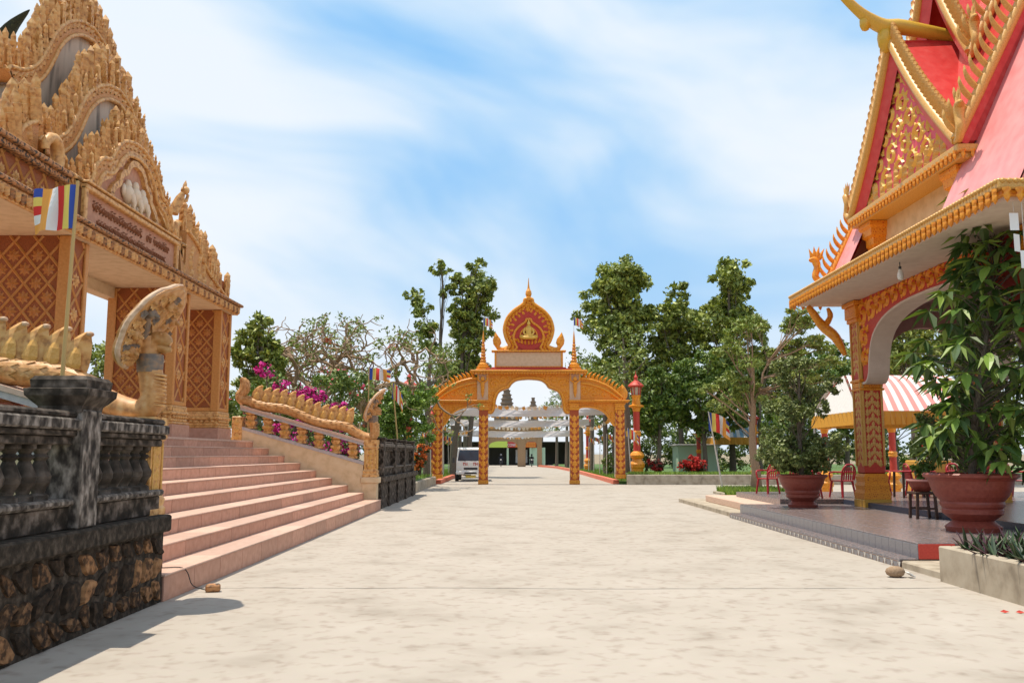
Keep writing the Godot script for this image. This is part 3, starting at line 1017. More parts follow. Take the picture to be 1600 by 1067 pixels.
func pediment_line(hw: float, y0: float, h: float, lobed: bool) -> Array:
	var c := [Vector2(-1.0, 0), Vector2(-.97, .05), Vector2(-.84, .1), Vector2(-.7, .22), Vector2(-.6, .4), Vector2(-.5, .63), Vector2(-.36, .82), Vector2(-.18, .95), Vector2(0, 1.0)]
	if lobed:
		c = [Vector2(-.98, 0), Vector2(-1.04, .1), Vector2(-.96, .24), Vector2(-.82, .36), Vector2(-.72, .42), Vector2(-.69, .54), Vector2(-.58, .66), Vector2(-.46, .7), Vector2(-.4, .8), Vector2(-.27, .93), Vector2(-.12, .985), Vector2(0, 1.0)]
	var half := []
	for p in smooth(c, 3): half.append(Vector2(p.x * hw, y0 + p.y * h))
	return mirrored(half)

func pediment(par: Node, z: float, y0: float, yb: float, h: float, hw: float, lobed: bool, sd: int, fh: float) -> Node3D:
	var g := Node3D.new()
	g.name = "pediment"
	par.add_child(g, true)
	g.position = Vector3(0, 0, z)
	var out := pediment_line(hw, y0, h, lobed)
	var inn := offset_line(out, -.34)
	for i in inn.size(): inn[i].y = maxf(inn[i].y, yb)
	var b := MB.new()
	b.strip(inn, out, -.3, .02)
	part(g, "band", b, M.tan_carved)
	b = MB.new()
	for k in [-.03, -.31]:
		var ln := offset_line(out, k)
		var p3 := []
		for p in ln: p3.append(Vector3(p.x, maxf(p.y, yb), .03))
		b.tube(p3, filled(.045, p3.size()), 6)
	part(g, "rim", b, M.tan_gold)
	# scrolling leaves carved along the band
	var mid := offset_line(out, -.17)
	for q in along(mid, .2):
		if q[0].y > yb + .05: part(g, "carved_leaf", shapes.leaf, M.tan_gold, Vector3(q[0].x, q[0].y, .02), rz(q[1].angle() - PI / 2 + .5, Vector3(.22, .26, .25)))
	b = MB.new()
	var poly := PackedVector2Array()
	for p in inn: poly.append(p)
	poly.append(Vector2(inn[-1].x, yb)); poly.append(Vector2(inn[0].x, yb))
	b.strip(inn.map(func(p): return Vector2(p.x, yb - .02)), inn, -.28, -.06)
	part(g, "field", b, M.grey_plaster if not lobed else M.salmon_plaster)
	var r := RandomNumberGenerator.new()
	r.seed = sd
	for row in 2:
		for q in along(out, .25 if row == 0 else .31):
			var p: Vector2 = q[0]
			var t: float = clampf((p.y - y0) / h, 0, 1)
			var hh: float = fh * 1.2 * (.8 + .35 * t) * r.randf_range(.85, 1.12) * (1.0 if row == 0 else .62)
			var tilt: float = clampf(-p.x / hw, -1, 1) * .16 + r.randf_range(-.05, .05)
			part(g, "flame_finial", shapes.tongues if r.randf() < .55 else shapes.flame, M.tan_gold, Vector3(p.x, p.y - .06, -.16 if row == 0 else .0), rz(tilt, Vector3(hh * .85, hh, hh)) * Basis(Vector3.UP, r.randf_range(-.8, .8)))
	return g

func half_gable(par: Node, x0: float, x1: float, ht: float, z: float, sd: int) -> void:
	var g := Node3D.new()
	g.name = "wing_gable"
	par.add_child(g, true)
	g.position = Vector3(0, 0, z)
	var s := signf(x1 - x0)
	var line := []
	for k in smooth([Vector2(0, 1.0), Vector2(.25, .82), Vector2(.42, .5), Vector2(.7, .28), Vector2(1.0, .08)], 3):
		line.append(Vector2(lerpf(x0, x1, k.x), 3.76 + ht * k.y))
	var b := MB.new()
	b.strip(line.map(func(p): return Vector2(p.x, 3.74)), line, -.5, .0)
	part(g, "field", b, M.tan_carved)
	for j in 5:
		var jj := line[1 + j * 2] as Vector2
		for e in maxi(1, int((jj.y - 3.8) / .3)): part(g, "carved_leaf", shapes.leaf, M.tan_gold, Vector3(jj.x + s * .12, 3.82 + e * .3, .0), rz(-s * .3 + .5 * (e % 2), Vector3(.34, .36, .5)))
	b = MB.new()
	var p3 := []
	for p in line: p3.append(Vector3(p.x, p.y, .02))
	b.tube(p3, filled(.05, p3.size()), 6)
	part(g, "rim", b, M.tan_gold)
	var r := RandomNumberGenerator.new()
	r.seed = sd
	for q in along(line, .17):
		var hh := r.randf_range(.6, .95)
		part(g, "flame_finial", shapes.tongues if r.randf() < .5 else shapes.flame, M.tan_gold, Vector3(q[0].x, q[0].y - .05, -.1 + r.randf_range(-.12, .1)), rz(-s * .15, Vector3(hh * .65, hh, hh)) * Basis(Vector3.UP, r.randf_range(-.6, .6)))

func carved_pavilion() -> void:
	var t := thing("carved_pavilion", "tan gold carved entrance pavilion with three stacked flame edged pediments above the steps", "pavilion", Vector3(-7.8, 1.97, -18.3), PI / 2)
	for k in [[-6.1, -5.3], [-2.88, -2.18], [2.15, 3.05], [5.35, 6.25]]: pier(t, k[0], k[1])
	# flat roof slab with its fringed eave
	var b := MB.new()
	b.span(Vector3(-6.35, 3.45, -1.75), Vector3(6.35, 3.6, .1))
	part(t, "soffit", b, M.cream_plaster)
	b = MB.new()
	b.span(Vector3(-3.0, 3.2, -1.7), Vector3(6.2, 3.449, -1.4))
	part(t, "back_beam", b, M.cream_plaster)
	b = MB.new()
	b.span(Vector3(-6.45, 3.602, -1.85), Vector3(6.45, 3.68, .2), .02)
	b.span(Vector3(-6.4, 3.45, .102), Vector3(6.4, 3.6, .15), .01)
	part(t, "eave", b, M.tan_gold)
	b = MB.new()
	b.span(Vector3(-6.52, 3.682, -1.9), Vector3(6.52, 3.76, .27), .025)
	part(t, "eave_top", b, M.tan_stained)
	var i := 0
	var x := -6.3
	while x < 6.35:
		part(t, "pendant", shapes.pendant, M.tan_stained if (i * 7) % 5 < 2 else M.tan_gold, Vector3(x, 3.62, .19), sb(.2, .17, .3))
		x += .155
		i += 1
	# lettered tablet
	b = MB.new()
	b.span(Vector3(-2.35, 3.762, -.3), Vector3(2.15, 4.5, -.06), .01)
	var tab := part(t, "tablet", b, M.salmon_plaster)
	b = MB.new()
	for k in [[-2.42, -2.3], [2.08, 2.2]]: b.span(Vector3(k[0], 3.764, -.08), Vector3(k[1], 4.5, .02), .02)
	b.span(Vector3(-2.42, 4.44, -.1), Vector3(2.2, 4.54, .04), .02)
	b.span(Vector3(-2.42, 4.56, -.12), Vector3(2.2, 4.6, .07), .01)
	part(tab, "tablet_frame", b, M.tan_gold)
	var r := RandomNumberGenerator.new()
	r.seed = 8
	for row in 2:
		b = MB.new()
		var lx := -1.95 + row * .2
		while lx < 1.8 - row * .25:
			if not (row == 0 and (absf(lx - .35) < .1 or absf(lx - .82) < .08)):
				var a := r.randi() % 3
				var pts := []
				for q in 7:
					var f := q / 6.0
					if a == 0: pts.append(Vector2(lx + .05 * cos(f * 5.0), 4.22 - row * .27 + .06 * sin(f * 5.0)))
					elif a == 1: pts.append(Vector2(lx - .05 + .1 * f, 4.22 - row * .27 + .06 * sin(f * 7.5)))
					else: pts.append(Vector2(lx + .045 * sin(f * 8.0), 4.15 - row * .27 + .15 * f))
				b.ridge(pts, filled(.035, 7), -.058, .035)
				if r.randf() < .4: b.ridge([Vector2(lx - .03, 4.32 - row * .27), Vector2(lx + .04, 4.34 - row * .27)], [.03, .03], -.058, .03)
			lx += .125
		stuff(part(tab, "inscription", b, M.letter_tan))
	# three pediments, each one higher and further back
	var p1 := pediment(t, -.12, 3.76, 4.6, 2.35, 2.8, true, 3, .52)
	var p2 := pediment(t, -.62, 5.15, 3.75, 2.2, 3.0, false, 4, .66)
	var p3 := pediment(t, -1.25, 6.45, 3.75, 2.3, 3.05, false, 5, .72)
	# inner arches and the white three headed elephant
	for k in [[1.75, 1.35, .0], [1.15, 1.1, .25]]:
		var o := pediment_line(k[0], 4.56 + k[2] * .3, k[1], true)
		var nn := offset_line(o, -.13)
		for j in nn.size(): nn[j].y = maxf(nn[j].y, 4.5)
		b = MB.new()
		b.strip(nn, o, -.08, .03)
		part(p1, "inner_arch", b, M.tan_gold)
	for k in 22:
		var a := PI * (k + .5) / 22.0
		var rr := 1.35 if k % 2 == 0 else 1.5
		part(p1, "carved_leaf", shapes.leaf, M.tan_gold, Vector3(-cos(a) * rr, 4.62 + sin(a) * 1.05, -.06), rz(atan2(sin(a) * .8, -cos(a)) - PI / 2, Vector3(.3, .3, .3)))
	b = MB.new()
	for k in [[-.36, -.5], [.36, .5], [0, 0]]:
		var px: float = k[0]
		b.ball(Vector3(px, 4.98 if px == 0 else 4.93, .0), Vector3(.17, .21, .12), 8, 6)
		b.ball(Vector3(px, 5.18 if px == 0 else 5.12, -.01), Vector3(.1, .13, .08), 8, 5)
		for e in [-1, 1]: b.ball(Vector3(px + e * .15, 4.98, -.02), Vector3(.1, .15, .04), 8, 5)
		b.tube([Vector3(px, 4.9, .08), Vector3(px + .02, 4.75, .13), Vector3(px + .05, 4.64, .1), Vector3(px + .12, 4.66, .1)], [.07, .055, .04, .02], 7)
	b.ball(Vector3(0, 4.68, -.03), Vector3(.45, .14, .07), 10, 5)
	part(p1, "elephant_relief", b, M.ivory)
	# body of the roof behind the pediments
	b = MB.new()
	b.strip([Vector2(-2.6, 3.76), Vector2(-1.6, 3.76), Vector2(0, 3.76), Vector2(1.6, 3.76), Vector2(2.6, 3.76)], [Vector2(-2.6, 5.8), Vector2(-1.6, 6.5), Vector2(0, 7.9), Vector2(1.6, 6.5), Vector2(2.6, 5.8)], -3.6, -1.5)
	part(t, "roof_body", b, M.grey_plaster)
	# wings with lattice frieze, gables and guardian figures
	for s in [-1.0, 1.0]:
		b = MB.new()
		b.span(Vector3(s * 2.95, 3.762, -1.4), Vector3(s * 6.2, 4.35, -.16))
		var fr := part(t, "frieze", b, M.brown_carved)
		if s < 0: lattice(fr, Transform3D(Basis(), Vector3(s * 4.6, 3.78, -.158)), 3.1, .56, .42, .5, M.lattice_gold, M.tan_gold)
		b = MB.new()
		b.span(Vector3(s * 2.95, 4.352, -1.5), Vector3(s * 6.25, 4.46, -.02), .02)
		b.span(Vector3(s * 2.95, 4.462, -1.55), Vector3(s * 6.3, 4.55, .05), .02)
		if s < 0: part(t, "cornice", b, M.tan_stained)
		half_gable(t, s * (2.95 if s > 0 else 3.1), s * (6.2 if s > 0 else 5.2), 1.25 if s > 0 else 1.7, -.1 if s > 0 else -.55, 21 + int(s))
		# naga scroll at the foot of the upper pediments
		b = MB.new()
		var sp := []
		var sw := []
		for k in 20:
			var f := k / 19.0
			sp.append(Vector3(s * (3.05 + .32 * cos(f * 5.2 + 1.2) * (1.1 - f * .6)), 4.75 + f * .25 + .4 * sin(f * 5.2 - 1.6) * (1.0 - f * .5), -.35))
			sw.append(lerpf(.16, .07, f))
		b.tube(sp, sw, 7)
		part(t, "scroll", b, M.tan_gold)
		# guardian with raised arms
		b = MB.new()
		if s < 0: continue
		var gx := 2.75
		b.tube([Vector3(gx, 5.0, -.5), Vector3(gx + s * .08, 5.35, -.45), Vector3(gx + s * .16, 5.65, -.36), Vector3(gx + s * .24, 5.9, -.3)], [.16, .19, .17, .09], 8)
		b.ball(Vector3(gx + s * .3, 6.02, -.24), Vector3(.16, .17, .17), 8, 6)
		b.blade([[-.13, .13, 0], [-.1, .1, .14], [-.05, .05, .24], [0, .01, .4]], .08, Transform3D(Basis(Vector3.BACK, -s * .3), Vector3(gx + s * .26, 6.08, -.26)))
		b.tube([Vector3(gx + s * .1, 5.6, -.3), Vector3(gx + s * .34, 5.62, -.2), Vector3(gx + s * .4, 5.88, -.16)], [.09, .07, .05], 6)
		b.tube([Vector3(gx + s * .42, 5.96, -.24), Vector3(gx + s * .5, 5.92, -.24), Vector3(gx + s * .52, 5.86, -.24)], [.05, .04, .015], 6)
		part(t, "guardian_figure", b, M.tan_gold, Vector3(.85, 2.25, 0), sb(.66, .62, .66))
	# columns of the rear porch seen through the bay
	b = MB.new()
	b.span(Vector3(-.05, 0, -4.6), Vector3(.35, 3.5, -4.2), .02)
	part(t, "rear_column", b, M.mould_pale)
	b = MB.new()
	b.span(Vector3(5.0, 0, -4.6), Vector3(5.4, 3.5, -4.2), .02)
	part(t, "rear_column", b, M.mould_pale)

func old_hall() -> void:
	# mossy roof end of an older hall rising behind the pavilion
	var t := thing("temple_hall", "old temple hall with black mossy roof horn rising behind the carved pavilion", "temple", Vector3(-17.0, 1.97, -29.0))
	var b := MB.new()
	b.span(Vector3(-6, 0, -1.5), Vector3(1.2, 8.2, 5), .05)
	part(t, "wall", b, M.grey_plaster)
	b = MB.new()
	b.strip([Vector2(-7, 8.21), Vector2(-2.3, 8.21), Vector2(2.2, 8.21)], [Vector2(-7, 8.3), Vector2(-2.3, 11.6), Vector2(2.2, 8.3)], -2.0, 5.5)
	part(t, "roof", b, M.tan_gate)
	b = MB.new()
	b.tube(smooth([Vector3(1.2, 8.6, 5.3), Vector3(2.2, 9.3, 5.3), Vector3(2.7, 10.1, 5.3), Vector3(2.75, 10.8, 5.3), Vector3(3.0, 11.4, 5.3), Vector3(3.5, 11.95, 5.3)], 4), [.4, .4, .4, .4, .4, .4, .38, .37, .36, .36, .36, .36, .35, .34, .32, .29, .25, .2, .14, .08, .02], 8, Vector2(1, .5))
	part(t, "roof_horn", b, M.moss_black)
	b = MB.new()
	b.tube(smooth([Vector3(.4, 9.6, 5.4), Vector3(1.4, 10.0, 5.4), Vector3(2.1, 10.6, 5.4), Vector3(2.5, 11.4, 5.4)], 4), [.4, .4, .4, .4, .4, .39, .38, .36, .33, .28, .2, .12, .03], 8, Vector2(1, .6))
	part(t, "roof_horn", b, M.moss_black)

# ---------------------------------------------------------------- the arched gate
func gate_pillar(par: Node, x: float, y0: float, y1: float) -> void:
	var n := Node3D.new()
	n.name = "pillar"
	par.add_child(n, true)
	n.position = Vector3(x, 0, 0)
	var b := MB.new()
	b.span(Vector3(-.24, y0, -.24), Vector3(.24, y1, .22), .01)
	part(n, "shaft", b, M.gate_brown)
	b = MB.new()
	b.span(Vector3(-.25, y0 + .3, -.2), Vector3(-.241, y1 - .2, .2))
	b.span(Vector3(.241, y0 + .3, -.2), Vector3(.25, y1 - .2, .2))
	part(n, "side_face", b, M.gate_cream)
	b = MB.new()
	b.span(Vector3(-.27, y0, -.26), Vector3(.27, y0 + .22, .25), .02)
	part(n, "base", b, M.gate_gold)
	b = MB.new()
	b.span(Vector3(-.28, y1 - .02, -.27), Vector3(.28, y1 + .09, .27), .02)
	b.span(Vector3(-.25, y1 + .09, -.25), Vector3(.25, y1 + .27, .25), .01)
	b.span(Vector3(-.3, y1 + .27, -.28), Vector3(.3, y1 + .36, .29), .02)
	part(n, "capital", b, M.gate_gold)
	b = MB.new()
	var y := y0 + .24
	while y < y1 - .3:
		b.blade([[-.02, .02, 0], [-.15, .15, .1], [-.1, .1, .16], [-.13, .13, .21], [0, .01, .36]], .035, Transform3D(Basis(), Vector3(0, y, .22)))
		for s in [-1, 1]: b.blade([[-.01, .01, 0], [-.06, .06, .1], [0, .01, .22]], .03, Transform3D(Basis(Vector3.BACK, -s * .25), Vector3(s * .165, y + .14, .22)))
		y += .34
	stuff(part(n, "carved_diamonds", b, M.gate_gold))

func spire(par: Node, x: float, y0: float) -> void:
	var b := MB.new()
	b.lathe([Vector2(.4, 0), Vector2(.4, .1), Vector2(.33, .12), Vector2(.36, .2), Vector2(.27, .24), Vector2(.29, .32), Vector2(.2, .36), Vector2(.17, .44)], 12, Vector3.ZERO, false)
	for k in 6:
		var y := .5 + k * .17
		var r := .16 - k * .014
		b.lathe([Vector2(r * .7, y - .06), Vector2(r, y - .02), Vector2(r, y + .04), Vector2(r * .7, y + .09)], 10)
	b.lathe([Vector2(.07, 1.5), Vector2(.05, 1.8), Vector2(.012, 2.15)], 8)
	var s := part(par, "spire", b, M.gate_gold, Vector3(x, y0, 0))
	b = MB.new()
	b.lathe([Vector2(.12, .42), Vector2(.1, .9), Vector2(.06, 1.5)], 10)
	part(s, "core", b, M.gate_red)

func arch_gate() -> void:
	var t := thing("arched_gate", "orange and gold carved gate with central arch and domed seated figure panel across the road", "gate", Vector3(.9, 0, -48))
	for x in [-2.42, 2.42]: gate_pillar(t, x, 0.0, 3.93)
	for x in [-4.85, 4.85]: gate_pillar(t, x, .3, 3.93)
	# central arch and spandrels
	var half := smooth([Vector2(-2.19, 3.72), Vector2(-1.98, 3.72), Vector2(-1.82, 3.95), Vector2(-1.76, 4.45), Vector2(-1.6, 4.84), Vector2(-1.32, 5.0), Vector2(-1.06, 5.1), Vector2(-.9, 5.32), Vector2(-.6, 5.5), Vector2(0, 5.56)], 3)
	var inn := mirrored(half)
	var b := MB.new()
	b.strip(inn, inn.map(func(p): return Vector2(p.x, 5.85)), -.22, .14)
	var sp := part(t, "arch_spandrel", b, M.gate_carved)
	b = MB.new()
	var rim := []
	for p in offset_line(inn, .1): rim.append(Vector3(p.x, p.y, .15))
	b.tube(rim, filled(.075, rim.size()), 6)
	part(sp, "rim", b, M.gate_gold)
	b = MB.new()
	var soff := offset_line(inn, -.012)
	b.strip(soff, inn, -.24, .17)
	part(sp, "soffit", b, M.gate_cream)
	for s in [-1.0, 1.0]:
		for k in [[-1.85, 5.3, .55], [-1.98, 4.7, .42], [-1.35, 5.52, .5], [-.8, 5.67, .34], [-2.0, 4.2, .34], [-.35, 5.7, .26]]:
			part(sp, "scroll", shapes.scroll, M.gate_gold, Vector3(k[0] * -s if s > 0 else k[0], k[1], .14), sb(k[2] * -s, k[2], k[2] * .6))
	# cornices
	b = MB.new()
	b.span(Vector3(-3.05, 5.852, -.4), Vector3(3.05, 5.93, .38), .02)
	b.span(Vector3(-3.12, 5.932, -.46), Vector3(3.12, 6.05, .46), .02)
	var mc := part(t, "main_cornice", b, M.gate_gold)
	b = MB.new()
	for i in 40: b.blade([[0, .01, -.12], [-.06, .06, -.05], [-.06, .06, 0]], .03, Transform3D(Basis(), Vector3(-3.0 + i * .1538, 5.92, .4)))
	stuff(part(mc, "fringe", b, M.gate_gold))
	b = MB.new()
	b.span(Vector3(-2.5, 6.052, -.4), Vector3(2.5, 6.13, .36), .01)
	b.span(Vector3(-2.0, 6.132, -.32), Vector3(2.0, 6.2, .3), .01)
	part(t, "plinth", b, M.gate_red)
	# blank name board
	b = MB.new()
	b.span(Vector3(-1.78, 6.2, -.22), Vector3(1.78, 7.02, .16), .01)
	var bd := part(t, "name_board", b, M.gate_cream)
	b = MB.new()
	for k in [[-1.84, -1.74], [1.74, 1.84]]: b.span(Vector3(k[0], 6.2, -.2), Vector3(k[1], 7.03, .2), .01)
	b.span(Vector3(-2.0, 7.032, -.3), Vector3(2.0, 7.12, .3), .02)
	b.span(Vector3(-1.74, 6.202, .1), Vector3(1.74, 6.26, .2), .01)
	part(bd, "frame", b, M.gate_gold)
	# domed panel with the seated figure
	var dome := mirrored(smooth([Vector2(-1.3, 7.12), Vector2(-1.12, 7.25), Vector2(-1.05, 7.4), Vector2(-1.18, 7.65), Vector2(-1.3, 8.0), Vector2(-1.33, 8.35), Vector2(-1.18, 8.85), Vector2(-.85, 9.25), Vector2(-.5, 9.5), Vector2(-.25, 9.7), Vector2(-.2, 9.9), Vector2(0, 9.92)], 3))
	b = MB.new()
	b.strip(dome.map(func(p): return Vector2(p.x * .2, 7.1)), dome, -.16, .1)
	var dm := part(t, "dome_panel", b, M.gate_red)
	var ring := []
	for q in [[1.0, .1, .12], [.62, .07, .1], [.34, .05, .08]]:
		b = MB.new()
		var o := []
		for p in dome: o.append(Vector2(p.x * q[0] * .985, 7.12 + (p.y - 7.12) * (q[0] if q[0] == 1.0 else q[0] * .98) + (0.0 if q[0] == 1.0 else (.0 if q[0] > .5 else .42))))
		var p3 := []
		for p in o: p3.append(Vector3(p.x, p.y, .12))
		b.tube(p3, filled(q[1], p3.size()), 6)
		part(dm, "rim", b, M.gate_gold)
		if q[0] == 1.0: ring = o
	for q in along(offset_line(ring, -.24), .23):
		part(dm, "carved_leaf", shapes.leaf, M.gate_gold, Vector3(q[0].x, q[0].y, .1), rz(q[1].angle() - PI / 2 + .5, Vector3(.34, .32, .5)))
	for q in along(offset_line(ring, -.5), .27):
		if q[0].y > 7.5: part(dm, "carved_leaf", shapes.leaf, M.gate_gold, Vector3(q[0].x, q[0].y, .1), rz(q[1].angle(), Vector3(.26, .26, .4)))
	for k in 9:
		part(dm, "lotus_petal", shapes.leaf, M.gate_gold, Vector3((k - 4) * .17, 7.42 + .012 * (k - 4) * (k - 4), .12), rz(-(k - 4) * .13, Vector3(.22, .3, .5)))
	b = MB.new()
	b.tube([Vector3(0, 7.85, .16), Vector3(0, 8.1, .17), Vector3(0, 8.32, .17), Vector3(0, 8.42, .17), Vector3(0, 8.47, .17)], [.19, .16, .2, .08, .06], 9)
	b.ball(Vector3(0, 8.56, .18), Vector3(.1, .13, .1), 8, 6)
	b.lathe([Vector2(.05, 8.66), Vector2(.05, 8.72), Vector2(.0, 8.8)], 7, Vector3(0, 0, .18))
	for s in [-1.0, 1.0]:
		b.tube([Vector3(0, 7.83, .14), Vector3(s * .22, 7.82, .2), Vector3(s * .4, 7.84, .22), Vector3(s * .2, 7.8, .3), Vector3(-s * .1, 7.8, .32)], [.12, .13, .11, .09, .06], 8)
		b.tube([Vector3(s * .18, 8.32, .17), Vector3(s * .27, 8.1, .18), Vector3(s * .2, 7.95, .26), Vector3(0, 7.9, .32)], [.07, .065, .055, .04], 7)
	part(dm, "seated_figure", b, M.letter_gold)
	b = MB.new()
	b.lathe([Vector2(.2, 9.9), Vector2(.22, 10.0), Vector2(.12, 10.06), Vector2(.17, 10.2), Vector2(.15, 10.36), Vector2(.07, 10.5), Vector2(.04, 10.7), Vector2(.012, 11.1)], 10)
	part(dm, "finial", b, M.gate_gold)
	# curled horns beside the dome
	for s in [-1.0, 1.0]:
		b = MB.new()
		b.tube(smooth([Vector3(s * 1.1, 7.3, 0), Vector3(s * 1.4, 7.2, 0), Vector3(s * 1.62, 7.25, 0), Vector3(s * 1.72, 7.5, 0)], 4), [.12, .12, .12, .12, .12, .12, .12, .12, .12, .12, .1, .08, .06], 7)
		b.blade([[-.1, .1, 0], [-.2, .24, .2], [-.2, .22, .42], [-.12, .12, .6], [.0, .02, .82]], .12, Transform3D(Basis(Vector3.UP, 0 if s < 0 else PI) * Basis(Vector3.BACK, .15), Vector3(s * 1.68, 7.3, 0)))
		part(t, "horn", b, M.gate_gold)
		spire(t, s * 2.45, 6.05)
		# winged guardian bracket on a cream block
		b = MB.new()
		b.span(Vector3(s * 2.18, 4.42, -.22), Vector3(s * 2.76, 5.85, .17), .01)
		var gb := part(t, "bracket_block", b, M.gate_cream)
		b = MB.new()
		b.tube([Vector3(s * 2.47, 4.6, .2), Vector3(s * 2.47, 4.85, .24), Vector3(s * 2.47, 5.15, .27), Vector3(s * 2.47, 5.4, .27)], [.03, .09, .1, .12], 8)
		b.ball(Vector3(s * 2.47, 5.56, .32), Vector3(.11, .13, .12), 8, 6)
		for e in [-1.0, 1.0]: b.tube([Vector3(s * 2.47 + e * .08, 5.4, .28), Vector3(s * 2.47 + e * .24, 5.5, .3), Vector3(s * 2.47 + e * .25, 5.78, .3)], [.06, .05, .04], 6)
		part(gb, "winged_figure", b, M.gate_gold)
		# side arch, its cornice and curved wing
		var side := smooth([Vector2(-4.6, 3.05), Vector2(-4.5, 3.1), Vector2(-4.34, 3.32), Vector2(-4.18, 3.6), Vector2(-3.9, 3.85), Vector2(-3.5, 4.0), Vector2(-3.0, 4.05), Vector2(-2.68, 3.98)], 3)
		for i in side.size(): side[i].x *= -s
		b = MB.new()
		b.strip(side, side.map(func(p): return Vector2(p.x, 4.3)), -.2, .14)
		var sa := part(t, "side_spandrel", b, M.gate_carved)
		b = MB.new()
		var sr := []
		for p in side: sr.append(Vector3(p.x, p.y + .05, .15))
		b.tube(sr, filled(.06, sr.size()), 6)
		part(sa, "rim", b, M.gate_gold)
		for k in [[4.45, 3.6, .4], [4.1, 4.0, .36], [3.6, 4.14, .24]]:
			part(sa, "scroll", shapes.scroll, M.gate_gold, Vector3(s * k[0], k[1], .14), sb(k[2] * -s, k[2], k[2] * .6))
		b = MB.new()
		b.span(Vector3(s * 2.14, 4.302, -.34), Vector3(s * 5.3, 4.36, .34), .015)
		b.span(Vector3(s * 2.12, 4.362, -.4), Vector3(s * 5.36, 4.44, .42), .015)
		part(t, "side_cornice", b, M.gate_gold)
		b = MB.new()
		var top := smooth([Vector2(-5.0, 4.62), Vector2(-4.7, 4.9), Vector2(-4.2, 5.25), Vector2(-3.6, 5.5), Vector2(-3.1, 5.62), Vector2(-2.77, 5.66)], 3)
		for i in top.size(): top[i].x *= -s
		b.strip(top.map(func(p): return Vector2(p.x, 4.445)), top, -.2, .08)
		var wg := part(t, "wing", b, M.gate_carved)
		b = MB.new()
		for off in [-.04, -.3]:
			var w3 := []
			for p in top: w3.append(Vector3(p.x, maxf(4.5, p.y + off), .1))
			b.tube(w3, filled(.07, w3.size()), 6)
		part(wg, "rim", b, M.gate_gold)
		for q in along(top, .22):
			part(wg, "flame_finial", shapes.hook, M.gate_gold, Vector3(q[0].x, q[0].y - .04, .0), sb(.48 * s, .44, .7))
		for k in [[4.45, 4.74, .36], [4.0, 4.8, .44], [3.5, 4.85, .5], [3.0, 4.9, .46], [3.75, 5.1, .3], [3.2, 5.18, .3]]:
			part(wg, "scroll", shapes.scroll, M.gate_gold, Vector3(s * k[0], k[1], .08), sb(k[2] * -s, k[2], k[2] * .6))
		b = MB.new()
		b.blade([[-.12, .12, 0], [-.24, .24, .2], [-.26, .2, .45], [-.14, .16, .66], [.02, .04, .86]], .1, Transform3D(Basis(Vector3.UP, PI if s > 0 else 0.0), Vector3(s * 5.05, 4.44, 0)))
		part(t, "end_horn", b, M.gate_gold)
	# little flags on the spires
	for s in [-1.0, 1.0]:
		var fp := flag_pole("small striped flag above the %s spire of the arched gate" % ("left" if s < 0 else "right"), Vector3(.9 + s * 2.45, 8.12, -48), Vector3(.9 + s * 2.45, 8.95, -48), .012, .5, .42, PI, M.pole_white, .5)

# ---------------------------------------------------------------- lamp posts
func lamp_post(label: String, at: Vector3, s := 1.0) -> void:
	var t := thing("lamp_post", label, "lamp post", at, 0.0, "red and gold lamp posts")
	t.scale = Vector3.ONE * s
	var b := MB.new()
	b.lathe([Vector2(.34, 0), Vector2(.34, .28), Vector2(.4, .36), Vector2(.42, .55), Vector2(.3, .72), Vector2(.26, .82), Vector2(.36, .9), Vector2(.4, 1.02), Vector2(.32, 1.16), Vector2(.2, 1.24)], 14)
	part(t, "base", b, M.gate_gold)
	b = MB.new()
	b.lathe([Vector2(.2, 1.22), Vector2(.18, 2.4), Vector2(.18, 3.6)], 12)
	part(t, "shaft", b, M.red_paint)
	b = MB.new()
	b.lathe([Vector2(.2, 2.05), Vector2(.25, 2.12), Vector2(.22, 2.2), Vector2(.25, 2.28), Vector2(.2, 2.36)], 12)
	b.lathe([Vector2(.19, 3.4), Vector2(.24, 3.6), Vector2(.42, 3.66), Vector2(.42, 3.74), Vector2(.24, 3.8), Vector2(.22, 4.1), Vector2(.27, 4.3)], 12)
	part(t, "gold_band", b, M.gate_gold)
	b = MB.new()
	b.lathe([Vector2(.2, 4.3), Vector2(.26, 4.75), Vector2(.0, 4.76)], 6)
	part(t, "lantern", b, M.lamp_glass)
	b = MB.new()
	for k in 6: b.tube([Vector3(cos(k * PI / 3) * .22, 4.28, sin(k * PI / 3) * .22), Vector3(cos(k * PI / 3) * .29, 4.77, sin(k * PI / 3) * .29)], [.03, .03], 5)
	b.lathe([Vector2(.29, 4.74), Vector2(.44, 4.78), Vector2(.44, 4.84), Vector2(.3, 4.98), Vector2(.13, 5.1), Vector2(.09, 5.22), Vector2(.12, 5.3), Vector2(.03, 5.45), Vector2(.01, 5.65)], 12)
	part(t, "cap", b, M.red_paint)

